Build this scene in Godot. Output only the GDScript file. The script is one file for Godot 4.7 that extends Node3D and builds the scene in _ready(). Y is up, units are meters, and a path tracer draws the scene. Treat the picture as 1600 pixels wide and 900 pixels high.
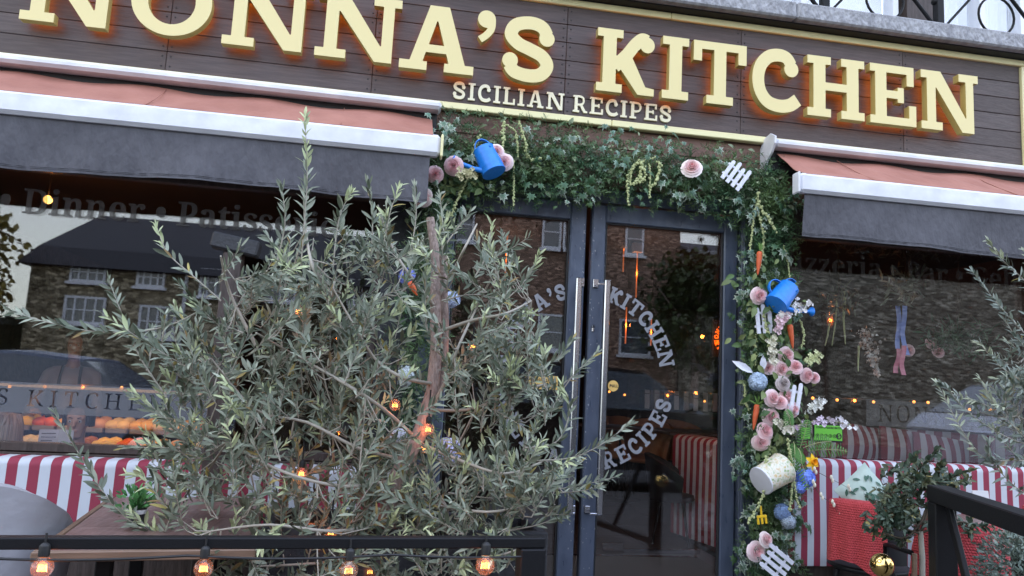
extends Node3D

# ------------------------------------------------------------------ helpers
const FOCAL := 1155.0
var cam_pos := Vector3(0, 1.45, 4.7)
var cam_basis := Basis()
var rng := RandomNumberGenerator.new()
var M := {}
var taken := {}
var base_of := {}


class Buf:
	var v := PackedVector3Array()
	var c := PackedColorArray()
	var idx := PackedInt32Array()
	var col := Color(1, 1, 1)

	func vert(p: Vector3) -> int:
		v.append(p)
		c.append(col)
		return v.size() - 1

	func tri(a: int, b: int, d: int) -> void:
		idx.append_array([a, b, d])

	func quad(a: Vector3, b: Vector3, d: Vector3, e: Vector3) -> void:
		var n := v.size()
		v.append_array([a, b, d, e])
		c.append_array([col, col, col, col])
		idx.append_array([n, n + 1, n + 2, n, n + 2, n + 3])

	func face(pts: Array) -> void:
		var n := v.size()
		for p in pts:
			vert(p)
		for k in range(1, pts.size() - 1):
			tri(n, n + k, n + k + 1)

	func move(from: int, t: Transform3D) -> void:
		for k in range(from, v.size()):
			v[k] = t * v[k]

	# a box with chamfered edges
	func box(lo: Vector3, hi: Vector3, bevel := 0.0, t := Transform3D()) -> void:
		var n := v.size()
		var ctr := (lo + hi) / 2.0
		var h := (hi - lo) / 2.0
		var b: float = minf(bevel, minf(h.x, minf(h.y, h.z)) * 0.9)
		for ax in 3:
			for s in [-1.0, 1.0]:
				var u := (ax + 1) % 3
				var w := (ax + 2) % 3
				var q := []
				for k in [[-1, -1], [1, -1], [1, 1], [-1, 1]]:
					var p := Vector3()
					p[ax] = s * h[ax]
					p[u] = k[0] * (h[u] - b)
					p[w] = k[1] * (h[w] - b)
					q.append(ctr + p)
				if s < 0:
					q.reverse()
				quad(q[0], q[1], q[2], q[3])
		if b > 0.0:
			for ax in 3:
				var u := (ax + 1) % 3
				var w := (ax + 2) % 3
				for su in [-1.0, 1.0]:
					for sw in [-1.0, 1.0]:
						var q := []
						for k in [[-1, 0], [1, 0], [1, 1], [-1, 1]]:
							var p := Vector3()
							p[ax] = k[0] * (h[ax] - b)
							p[u] = su * (h[u] - (b if k[1] else 0.0))
							p[w] = sw * (h[w] - (0.0 if k[1] else b))
							q.append(ctr + p)
						if su * sw < 0:
							q.reverse()
						quad(q[0], q[1], q[2], q[3])
			for sx in [-1.0, 1.0]:
				for sy in [-1.0, 1.0]:
					for sz in [-1.0, 1.0]:
						var s := Vector3(sx, sy, sz)
						var q := []
						for ax in 3:
							var p := Vector3()
							for k in 3:
								p[k] = s[k] * (h[k] - (0.0 if k == ax else b))
							q.append(ctr + p)
						if sx * sy * sz < 0:
							q.reverse()
						face(q)
		move(n, t)

	func tube(pts: Array, r0: float, r1: float, segs := 6, caps := true) -> void:
		var n := v.size()
		var cnt := pts.size()
		var up := Vector3(0, 1, 0)
		var d0: Vector3 = (pts[1] - pts[0]).normalized()
		if absf(d0.dot(up)) > 0.9:
			up = Vector3(1, 0, 0)
		var side := d0.cross(up).normalized()
		for k in cnt:
			var d: Vector3
			if k == 0:
				d = pts[1] - pts[0]
			elif k == cnt - 1:
				d = pts[k] - pts[k - 1]
			else:
				d = (pts[k + 1] - pts[k]).normalized() + (pts[k] - pts[k - 1]).normalized()
			d = d.normalized()
			if d.length() < 0.5:
				d = d0
			side = (side - d * side.dot(d)).normalized()
			var oth := d.cross(side)
			var r := lerpf(r0, r1, float(k) / (cnt - 1))
			for j in segs:
				var a := TAU * j / segs
				vert(pts[k] + (side * cos(a) + oth * sin(a)) * r)
		for k in cnt - 1:
			for j in segs:
				var a := n + k * segs + j
				var b := n + k * segs + (j + 1) % segs
				idx.append_array([a, b, b + segs, a, b + segs, a + segs])
		if caps:
			var f := []
			var g := []
			for j in segs:
				f.append(v[n + (cnt - 1) * segs + j])
				g.append(v[n + segs - 1 - j])
			face(f)
			face(g)

	# profile: pairs (radius, height) from the bottom up
	func lathe(prof: Array, segs := 16, t := Transform3D()) -> void:
		var n := v.size()
		for p in prof:
			for j in segs:
				var a := TAU * j / segs
				vert(Vector3(cos(a) * p[0], p[1], -sin(a) * p[0]))
		for k in prof.size() - 1:
			for j in segs:
				var a := n + k * segs + j
				var b := n + k * segs + (j + 1) % segs
				idx.append_array([a, b, b + segs, a, b + segs, a + segs])
		move(n, t)

	func ball(ctr: Vector3, r: float, segs := 10, rings := 6, squash := Vector3.ONE) -> void:
		var prof := []
		for k in rings + 1:
			var a := PI * k / rings - PI / 2
			prof.append([maxf(cos(a) * r, 0.0002), sin(a) * r])
		lathe(prof, segs, Transform3D(Basis.from_scale(squash), ctr))

	# a sheet of some thickness over a grid of points, rows of columns
	func sheet(g: Array, th: float) -> void:
		var rows := g.size()
		var cols: int = g[0].size()
		var nn := []
		for i in rows:
			var r := []
			for j in cols:
				var du: Vector3 = g[mini(i + 1, rows - 1)][j] - g[maxi(i - 1, 0)][j]
				var dv: Vector3 = g[i][mini(j + 1, cols - 1)] - g[i][maxi(j - 1, 0)]
				r.append(dv.cross(du).normalized())
			nn.append(r)
		for s in [1, -1]:
			var n := v.size()
			for i in rows:
				for j in cols:
					vert(g[i][j] + nn[i][j] * th * 0.5 * s)
			for i in rows - 1:
				for j in cols - 1:
					var a := n + i * cols + j
					if s > 0:
						idx.append_array([a, a + 1, a + cols + 1, a, a + cols + 1, a + cols])
					else:
						idx.append_array([a, a + cols + 1, a + 1, a, a + cols, a + cols + 1])
		var rim := []
		for j in cols:
			rim.append([0, j])
		for i in range(1, rows):
			rim.append([i, cols - 1])
		for j in range(cols - 2, -1, -1):
			rim.append([rows - 1, j])
		for i in range(rows - 2, 0, -1):
			rim.append([i, 0])
		for k in rim.size():
			var a: Array = rim[k]
			var b: Array = rim[(k + 1) % rim.size()]
			var o0: Vector3 = nn[a[0]][a[1]] * th * 0.5
			var o1: Vector3 = nn[b[0]][b[1]] * th * 0.5
			quad(g[a[0]][a[1]] - o0, g[b[0]][b[1]] - o1, g[b[0]][b[1]] + o1, g[a[0]][a[1]] + o0)

	# flat shape [outers, holes] pushed out between z0 and z1
	func push(shape: Array, z0: float, z1: float, t := Transform3D()) -> void:
		var n := v.size()
		var pieces: Array = shape[0].duplicate()
		for h in shape[1]:
			var mid := 0.0
			for p in h:
				mid += p.x
			mid /= h.size()
			var nx := []
			for pc in pieces:
				for side in 2:
					var rc := PackedVector2Array([Vector2(mid - 50, -50), Vector2(mid, -50), Vector2(mid, 50), Vector2(mid - 50, 50)] if side == 0 else [Vector2(mid, -50), Vector2(mid + 50, -50), Vector2(mid + 50, 50), Vector2(mid, 50)])
					for half in Geometry2D.intersect_polygons(pc, rc):
						for left in Geometry2D.clip_polygons(half, h):
							nx.append(left)
			pieces = nx
		for pc in pieces:
			var tr := Geometry2D.triangulate_polygon(pc)
			var m0 := v.size()
			for p in pc:
				vert(Vector3(p.x, p.y, z1))
			var m1 := v.size()
			for p in pc:
				vert(Vector3(p.x, p.y, z0))
			for k in range(0, tr.size(), 3):
				var a := tr[k]
				var b := tr[k + 1]
				var d := tr[k + 2]
				if (pc[b] - pc[a]).cross(pc[d] - pc[a]) < 0:
					var sw := b
					b = d
					d = sw
				idx.append_array([m0 + a, m0 + b, m0 + d, m1 + a, m1 + d, m1 + b])
		for loop in shape[0] + shape[1]:
			for k in loop.size():
				var a: Vector2 = loop[k]
				var b: Vector2 = loop[(k + 1) % loop.size()]
				quad(Vector3(a.x, a.y, z0), Vector3(b.x, b.y, z0), Vector3(b.x, b.y, z1), Vector3(a.x, a.y, z1))
		move(n, t)

	func mesh(off := Vector3.ZERO, tint := true) -> ArrayMesh:
		var nn := PackedVector3Array()
		nn.resize(v.size())
		var ii := PackedInt32Array()
		ii.resize(idx.size())
		for k in range(0, idx.size(), 3):
			var a := idx[k]
			var b := idx[k + 1]
			var d := idx[k + 2]
			var f := (v[b] - v[a]).cross(v[d] - v[a])
			nn[a] += f
			nn[b] += f
			nn[d] += f
			ii[k] = a
			ii[k + 1] = d
			ii[k + 2] = b
		for k in nn.size():
			nn[k] = nn[k].normalized() if nn[k].length_squared() > 1e-24 else Vector3.UP
		if off != Vector3.ZERO:
			for k in v.size():
				v[k] -= off
		var ar := []
		ar.resize(Mesh.ARRAY_MAX)
		ar[Mesh.ARRAY_VERTEX] = v
		ar[Mesh.ARRAY_NORMAL] = nn
		ar[Mesh.ARRAY_INDEX] = ii
		if tint:
			ar[Mesh.ARRAY_COLOR] = c
		var me := ArrayMesh.new()
		me.add_surface_from_arrays(Mesh.PRIMITIVE_TRIANGLES, ar)
		return me


func seen(px: float, py: float, z: float) -> Vector3:
	var d := cam_basis * Vector3((px - 800.0) / FOCAL, -(py - 450.0) / FOCAL, -1.0)
	return cam_pos + d * ((z - cam_pos.z) / d.z)


func seen_h(px: float, py: float, y: float) -> Vector3:
	var d := cam_basis * Vector3((px - 800.0) / FOCAL, -(py - 450.0) / FOCAL, -1.0)
	return cam_pos + d * ((y - cam_pos.y) / d.y)


func numbered(called: String, parent: Node) -> String:
	var key := str(parent.get_instance_id()) + called
	var n: int = taken.get(key, 0)
	taken[key] = n + 1
	return called if n == 0 else "%s_%03d" % [called, n]


func hang(o: Node3D, called: String, parent: Node) -> void:
	o.name = numbered(called, parent)
	parent.add_child(o, true)


# a thing of its own: a node at its base; its parts are built in world places unless local is asked for
func thing(called: String, label: String, category: String, at := Vector3.ZERO, group := "", local := false, turn := 0.0) -> Node3D:
	var o := Node3D.new()
	hang(o, called, self)
	o.position = at
	o.rotation.y = turn
	base_of[o] = Vector3.ZERO if local else at
	tag(o, label, category, group)
	return o


func tag(o: Node3D, label: String, category: String, group := "", kind := "") -> void:
	if label:
		o.set_meta("label", label)
	if category:
		o.set_meta("category", category)
	if group:
		o.set_meta("group", group)
	if kind:
		o.set_meta("kind", kind)


func part(b: Buf, called: String, m: Material, parent: Node, label := "") -> MeshInstance3D:
	var off: Vector3 = base_of.get(parent, Vector3.ZERO)
	var o := MeshInstance3D.new()
	o.mesh = b.mesh(off, (m as BaseMaterial3D).vertex_color_use_as_albedo)
	o.material_override = m
	hang(o, called, parent)
	base_of[o] = off
	if label:
		o.set_meta("label", label)
	return o


func setting(b: Buf, called: String, m: Material) -> MeshInstance3D:
	var o := part(b, called, m, self)
	o.set_meta("kind", "structure")
	return o


func piece(me: Mesh, called: String, m: Material, parent: Node, t: Transform3D) -> MeshInstance3D:
	var o := MeshInstance3D.new()
	o.mesh = me
	o.material_override = m
	o.transform = t
	hang(o, called, parent)
	return o


# very many alike small pieces as one part
func mass(called: String, me: Mesh, xs: Array, cols: Array, m: Material, parent: Node) -> void:
	if xs.is_empty():
		return
	var mm := MultiMesh.new()
	mm.transform_format = MultiMesh.TRANSFORM_3D
	mm.use_colors = true
	mm.mesh = me
	mm.instance_count = xs.size()
	for k in xs.size():
		mm.set_instance_transform(k, xs[k])
		mm.set_instance_color(k, cols[k])
	var o := MultiMeshInstance3D.new()
	o.multimesh = mm
	o.material_override = m
	hang(o, called, parent)
	o.set_meta("kind", "stuff")


func lin(r: float, g: float, b: float) -> Color:
	return Color(r, g, b).linear_to_srgb()


func mat(called: String, c: Color, rough := 0.6, metal := 0.0) -> StandardMaterial3D:
	var m := StandardMaterial3D.new()
	m.resource_name = called
	m.albedo_color = c
	m.roughness = rough
	m.metallic = metal
	M[called] = m
	return m


func noise_tex(freq: float, oct: int, ramp: Array, size := 256, normal := false, bump := 2.0, sd := 1, kind := FastNoiseLite.TYPE_SIMPLEX_SMOOTH) -> NoiseTexture2D:
	var n := FastNoiseLite.new()
	n.noise_type = kind
	n.frequency = freq
	n.fractal_octaves = oct
	n.seed = sd
	var t := NoiseTexture2D.new()
	t.width = size
	t.height = size
	t.seamless = true
	t.noise = n
	if normal:
		t.as_normal_map = true
		t.bump_strength = bump
	elif ramp:
		var g := Gradient.new()
		g.set_color(0, ramp[0])
		g.set_color(1, ramp[-1])
		for k in range(1, ramp.size() - 1):
			g.add_point(float(k) / (ramp.size() - 1), ramp[k])
		t.color_ramp = g
	return t


# surface grain: colour noise between two tones, and fine relief
func grain(m: StandardMaterial3D, lo: Color, hi: Color, freq: float, scale: Vector3, bump := 0.0, sd := 1, oct := 4) -> void:
	m.albedo_color = Color.WHITE
	m.albedo_texture = noise_tex(freq, oct, [lo, lo.lerp(hi, 0.5), hi], 256, false, 0, sd)
	m.uv1_triplanar = true
	m.uv1_world_triplanar = true
	m.uv1_scale = scale
	if bump > 0.0:
		m.normal_enabled = true
		m.normal_texture = noise_tex(freq * 2.0, oct, [], 256, true, 4.0, sd + 7)
		m.normal_scale = bump


# rubble or brickwork far off: cells of differing tone
func masonry(m: StandardMaterial3D, lo: Color, hi: Color, freq: float, scale: Vector3, sd: int) -> void:
	m.albedo_color = Color.WHITE
	var n := FastNoiseLite.new()
	n.noise_type = FastNoiseLite.TYPE_CELLULAR
	n.cellular_return_type = FastNoiseLite.RETURN_CELL_VALUE
	n.cellular_jitter = 0.75
	n.frequency = freq
	n.fractal_type = FastNoiseLite.FRACTAL_NONE
	n.seed = sd
	var t := NoiseTexture2D.new()
	t.width = 512
	t.height = 512
	t.seamless = true
	t.noise = n
	var g := Gradient.new()
	g.set_color(0, lo)
	g.set_color(1, hi)
	g.add_point(0.3, lo.lerp(hi, 0.25))
	g.add_point(0.75, lo.lerp(hi, 0.5))
	t.color_ramp = g
	m.albedo_texture = t
	m.uv1_triplanar = true
	m.uv1_world_triplanar = true
	m.uv1_scale = scale
	m.normal_enabled = true
	m.normal_texture = noise_tex(freq * 1.2, 4, [], 256, true, 6.0, sd + 3)
	m.normal_scale = 1.0


func painted(called: String, rough := 0.6, metal := 0.0, spec := 0.5) -> StandardMaterial3D:
	var m := mat(called, Color.WHITE, rough, metal)
	m.vertex_color_use_as_albedo = true
	m.metallic_specular = spec
	return m


# ------------------------------------------------------------------ flat shapes and lettering
func area(p: PackedVector2Array) -> float:
	var s := 0.0
	for k in p.size():
		s += p[k].cross(p[(k + 1) % p.size()])
	return s


func ccw(p: PackedVector2Array) -> PackedVector2Array:
	if area(p) < 0:
		p = p.duplicate()
		p.reverse()
	return p


func rect(x0: float, y0: float, x1: float, y1: float) -> PackedVector2Array:
	return PackedVector2Array([Vector2(x0, y0), Vector2(x1, y0), Vector2(x1, y1), Vector2(x0, y1)])


func poly(a: Array) -> PackedVector2Array:
	var p := PackedVector2Array()
	for k in range(0, a.size(), 2):
		p.append(Vector2(a[k], a[k + 1]))
	return ccw(p)


func oval(x: float, y: float, rx: float, ry: float, n := 28) -> PackedVector2Array:
	var p := PackedVector2Array()
	for k in n:
		p.append(Vector2(x + rx * cos(TAU * k / n), y + ry * sin(TAU * k / n)))
	return p


func smooth_line(a: Array, per := 5) -> PackedVector2Array:
	var p := PackedVector2Array()
	for k in range(0, a.size(), 2):
		p.append(Vector2(a[k], a[k + 1]))
	var o := PackedVector2Array()
	for k in p.size() - 1:
		for j in per:
			o.append(p[k].cubic_interpolate(p[k + 1], p[maxi(k - 1, 0)], p[mini(k + 2, p.size() - 1)], float(j) / per))
	o.append(p[-1])
	return o


func brush(a: Array, w: float, per := 5) -> Array:
	var r := []
	for q in Geometry2D.offset_polyline(smooth_line(a, per), w / 2, Geometry2D.JOIN_ROUND, Geometry2D.END_BUTT):
		r.append(ccw(q))
	return r


func union(strokes: Array) -> Array:
	var outs := []
	var holes := []
	for s0 in strokes:
		var cur := ccw(s0)
		var nh := []
		for h in holes:
			for r in Geometry2D.clip_polygons(ccw(h), cur):
				nh.append(r)
		holes = nh
		var rest := []
		for o in outs:
			var r := Geometry2D.merge_polygons(o, cur)
			var solid := []
			var cut := []
			for q in r:
				if area(q) > 0:
					solid.append(q)
				else:
					cut.append(q)
			if solid.size() == 1:
				cur = solid[0]
				holes.append_array(cut)
			else:
				rest.append(o)
		outs = rest + [cur]
	var back := []
	for h in holes:
		var q := ccw(h).duplicate()
		q.reverse()
		back.append(q)
	return [outs, back]


var slab_made := {}


# slab-serif capitals, one unit high: [shape, width]
func slab(ch: String) -> Array:
	if slab_made.has(ch):
		return slab_made[ch]
	var s := []
	var w := 0.5
	match ch:
		"I":
			w = 0.48
			s = [rect(0.12, 0, 0.36, 1), rect(0, 0, 0.48, 0.15), rect(0, 0.85, 0.48, 1)]
		"L":
			w = 0.8
			s = [rect(0.1, 0, 0.34, 1), rect(0, 0.85, 0.46, 1), rect(0, 0, 0.8, 0.15), rect(0.64, 0, 0.8, 0.38)]
		"H":
			w = 1.07
			s = [rect(0.11, 0, 0.35, 1), rect(0.72, 0, 0.96, 1), rect(0.3, 0.43, 0.8, 0.58), rect(0, 0, 0.45, 0.15), rect(0, 0.85, 0.45, 1), rect(0.62, 0, 1.07, 0.15), rect(0.62, 0.85, 1.07, 1)]
		"N":
			w = 1.2
			s = [rect(0.12, 0, 0.32, 1), rect(0.92, 0, 1.1, 1), poly([0.1, 1, 0.42, 1, 1.1, 0, 0.84, 0]), rect(0, 0, 0.45, 0.15), rect(0, 0.85, 0.3, 1), rect(0.78, 0.85, 1.2, 1)]
		"T":
			w = 0.98
			s = [rect(0.37, 0, 0.61, 1), rect(0, 0.85, 0.98, 1), rect(0, 0.66, 0.17, 1), rect(0.81, 0.66, 0.98, 1), rect(0.24, 0, 0.74, 0.15)]
		"E":
			w = 0.92
			s = [rect(0.1, 0, 0.34, 1), rect(0, 0.85, 0.88, 1), rect(0.72, 0.66, 0.88, 1), rect(0.3, 0.43, 0.68, 0.58), rect(0.54, 0.37, 0.68, 0.64), rect(0, 0, 0.92, 0.15), rect(0.76, 0, 0.92, 0.36)]
		"A":
			w = 1.1
			s = [poly([0.12, 0.05, 0.33, 0.05, 0.6, 1, 0.4, 1]), poly([0.74, 0.05, 1.0, 0.05, 0.7, 1, 0.45, 1]), rect(0.28, 0.27, 0.8, 0.41), rect(0, 0, 0.42, 0.15), rect(0.65, 0, 1.1, 0.15)]
		"O":
			w = 1.08
			s = []
		"'":
			w = 0.32
			s = [oval(0.16, 0.86, 0.15, 0.15)] + brush([0.245, 0.88, 0.24, 0.72, 0.16, 0.6, 0.06, 0.52], 0.13)
		"S":
			w = 0.82
			s = brush([0.68, 0.74, 0.6, 0.86, 0.42, 0.905, 0.2, 0.85, 0.125, 0.7, 0.24, 0.57, 0.42, 0.5, 0.62, 0.41, 0.7, 0.27, 0.6, 0.13, 0.4, 0.095, 0.2, 0.14, 0.12, 0.24], 0.22) + [oval(0.68, 0.69, 0.13, 0.13), oval(0.13, 0.3, 0.13, 0.13)]
		"C":
			w = 0.86
			s = brush([0.7, 0.76, 0.62, 0.87, 0.48, 0.905, 0.3, 0.86, 0.165, 0.71, 0.12, 0.5, 0.165, 0.29, 0.3, 0.14, 0.5, 0.095, 0.68, 0.13, 0.82, 0.23], 0.225) + [oval(0.7, 0.7, 0.135, 0.135)]
		"K":
			w = 0.98
			s = [rect(0.1, 0, 0.34, 1), rect(0, 0, 0.45, 0.15), rect(0, 0.85, 0.45, 1), poly([0.36, 0.42, 0.6, 0.6, 0.84, 0.15, 0.99, 0.13, 0.99, 0, 0.7, 0])] + brush([0.3, 0.4, 0.5, 0.6, 0.64, 0.78, 0.76, 0.88, 0.86, 0.86], 0.22) + [oval(0.85, 0.8, 0.135, 0.135)]
		"P":
			w = 0.86
			s = [rect(0.1, 0, 0.34, 1), rect(0, 0, 0.48, 0.15), rect(0, 0.85, 0.4, 1)] + brush([0.2, 0.925, 0.5, 0.925, 0.68, 0.86, 0.75, 0.69, 0.68, 0.52, 0.5, 0.44, 0.2, 0.44], 0.16)
		"R":
			w = 0.98
			s = [rect(0.1, 0, 0.34, 1), rect(0, 0, 0.46, 0.15), rect(0, 0.85, 0.4, 1), poly([0.42, 0.44, 0.66, 0.46, 0.86, 0.15, 0.99, 0.14, 0.99, 0, 0.72, 0])] + brush([0.2, 0.925, 0.5, 0.925, 0.66, 0.86, 0.72, 0.7, 0.66, 0.54, 0.5, 0.46, 0.2, 0.46], 0.16)
	var shape := union(s) if ch != "O" else [[oval(0.54, 0.5, 0.54, 0.52, 48)], [oval(0.54, 0.5, 0.3, 0.33, 40)]]
	if ch == "O":
		shape[1][0].reverse()
	slab_made[ch] = [shape, w]
	return slab_made[ch]


func scaled(shape: Array, sx: float, sy: float, dx := 0.0, dy := 0.0) -> Array:
	var r := [[], []]
	for k in 2:
		for p in shape[k]:
			var q := PackedVector2Array()
			for a in p:
				q.append(Vector2(a.x * sx + dx, a.y * sy + dy))
			r[k].append(q)
	return r


# the same letter with thinner strokes
func thinner(shape: Array, by: float) -> Array:
	var r := [[], []]
	for p in shape[0]:
		for q in Geometry2D.offset_polygon(p, -by):
			if area(q) > 0:
				r[0].append(q)
	for p in shape[1]:
		for q in Geometry2D.offset_polygon(ccw(p), by):
			var e: PackedVector2Array = ccw(q).duplicate()
			e.reverse()
			r[1].append(e)
	return r


var fonts := {}


# outline of a font's letter, scaled so that capitals are one unit high: [shape, advance]
func glyph(ch: String, bold := true, family := "Droid Serif") -> Array:
	var key := ch + str(bold) + family
	if fonts.has(key):
		return fonts[key]
	var f := SystemFont.new()
	f.font_names = [family]
	f.font_weight = 700 if bold else 400
	var rid: RID = f.get_rids()[0]
	var ts := TextServerManager.get_primary_interface()
	var gi := ts.font_get_glyph_index(rid, 64, ch.unicode_at(0), 0)
	var d: Dictionary = ts.font_get_glyph_contours(rid, 64, gi)
	var k := 1.0 / 46.0
	var loops := []
	var start := 0
	for e in d.get("contours", []):
		var p: Array = []
		for j in range(start, e + 1):
			p.append(d.points[j])
		start = e + 1
		var q := []
		for j in p.size():
			q.append(p[j])
			var nx: Vector3 = p[(j + 1) % p.size()]
			if p[j].z == 0.0 and nx.z == 0.0:
				q.append(Vector3((p[j].x + nx.x) / 2, (p[j].y + nx.y) / 2, 1))
		var out := PackedVector2Array()
		for j in q.size():
			var a: Vector3 = q[j]
			if a.z == 1.0:
				out.append(Vector2(a.x, -a.y) * k)
			elif a.z == 0.0:
				var b: Vector3 = q[(j - 1 + q.size()) % q.size()]
				var c: Vector3 = q[(j + 1) % q.size()]
				for t in [0.25, 0.5, 0.75]:
					out.append((Vector2(b.x, -b.y) * (1 - t) * (1 - t) + Vector2(a.x, -a.y) * 2 * t * (1 - t) + Vector2(c.x, -c.y) * t * t) * k)
		if out.size() > 2 and absf(area(out)) > 1e-5:
			loops.append(out)
	var outs := []
	var holes := []
	for a in loops:
		var depth := 0
		for b in loops:
			if b != a and Geometry2D.is_point_in_polygon(a[0], b):
				depth += 1
		var q: PackedVector2Array = ccw(a)
		if depth % 2:
			q = q.duplicate()
			q.reverse()
			holes.append(q)
		else:
			outs.append(q)
	fonts[key] = [[outs, holes], ts.font_get_glyph_advance(rid, 64, gi).x * k]
	return fonts[key]


# a line of type as parts of one thing: each letter a mesh of its own
func write(txt: String, at: Vector3, cap: float, depth: float, m: Material, parent: Node, bold := true, family := "Droid Serif", squeeze := 1.0, flip := false) -> float:
	var x := 0.0
	for ch in txt:
		var g := glyph(ch, bold, family)
		if ch != " ":
			var b := Buf.new()
			b.push(scaled(g[0], cap * squeeze, cap), 0, depth)
			b.move(0, Transform3D(Basis.from_scale(Vector3(-1, 1, 1)) if flip else Basis(), Vector3.ZERO) * Transform3D(Basis(), Vector3(x, 0, 0)))
			b.move(0, Transform3D(Basis(), at))
			part(b, "letter", m, parent)
		x += g[1] * cap * squeeze
	return x


# ------------------------------------------------------------------ the place
func _ready() -> void:
	rng.seed = 11
	camera_and_light()
	materials()
	street()
	opposite()
	restaurant()
	interior()
	shop_sign()
	balcony()
	awnings()
	benches()
	garland()
	terrace_left()
	terrace_right()
	olive_trees()


func camera_and_light() -> void:
	var yaw := deg_to_rad(8.963)
	var pitch := deg_to_rad(7.356)
	var roll := deg_to_rad(3.003)
	var fwd := Vector3(sin(yaw) * cos(pitch), sin(pitch), -cos(yaw) * cos(pitch))
	var right := Vector3(cos(yaw), 0, sin(yaw))
	var up := right.cross(fwd)
	cam_basis = Basis(right * cos(roll) + up * sin(roll), up * cos(roll) - right * sin(roll), -fwd)
	var cam := Camera3D.new()
	cam.name = "camera"
	add_child(cam)
	cam.transform = Transform3D(cam_basis, cam_pos)
	cam.fov = rad_to_deg(2.0 * atan(450.0 / FOCAL))
	cam.near = 0.05
	cam.far = 600.0
	cam.current = true
	var env := Environment.new()
	env.background_mode = Environment.BG_SKY
	var sky := Sky.new()
	var sm := ProceduralSkyMaterial.new()
	sm.sky_top_color = Color(0.80, 0.86, 1.0)
	sm.sky_horizon_color = Color(0.95, 0.98, 0.94)
	sm.sky_curve = 0.22
	sm.sky_energy_multiplier = 1.85
	sm.ground_bottom_color = Color(0.35, 0.35, 0.36)
	sm.ground_horizon_color = Color(0.5, 0.5, 0.5)
	sm.sun_angle_max = 1.0
	sky.sky_material = sm
	env.sky = sky
	env.tonemap_mode = Environment.TONE_MAPPER_LINEAR
	env.tonemap_exposure = 0.91
	env.sdfgi_enabled = true
	env.ssao_enabled = true
	env.ssil_enabled = true
	var we := WorldEnvironment.new()
	we.environment = env
	we.name = "daylight"
	add_child(we)
	var sun := DirectionalLight3D.new()
	sun.name = "soft_sun"
	sun.light_energy = 0.25
	sun.light_color = Color(1.0, 0.96, 0.9)
	sun.light_angular_distance = 20.0
	sun.shadow_enabled = true
	add_child(sun)
	sun.look_at_from_position(Vector3(-12, 12, 5), Vector3(0, 0, 0))


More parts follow.
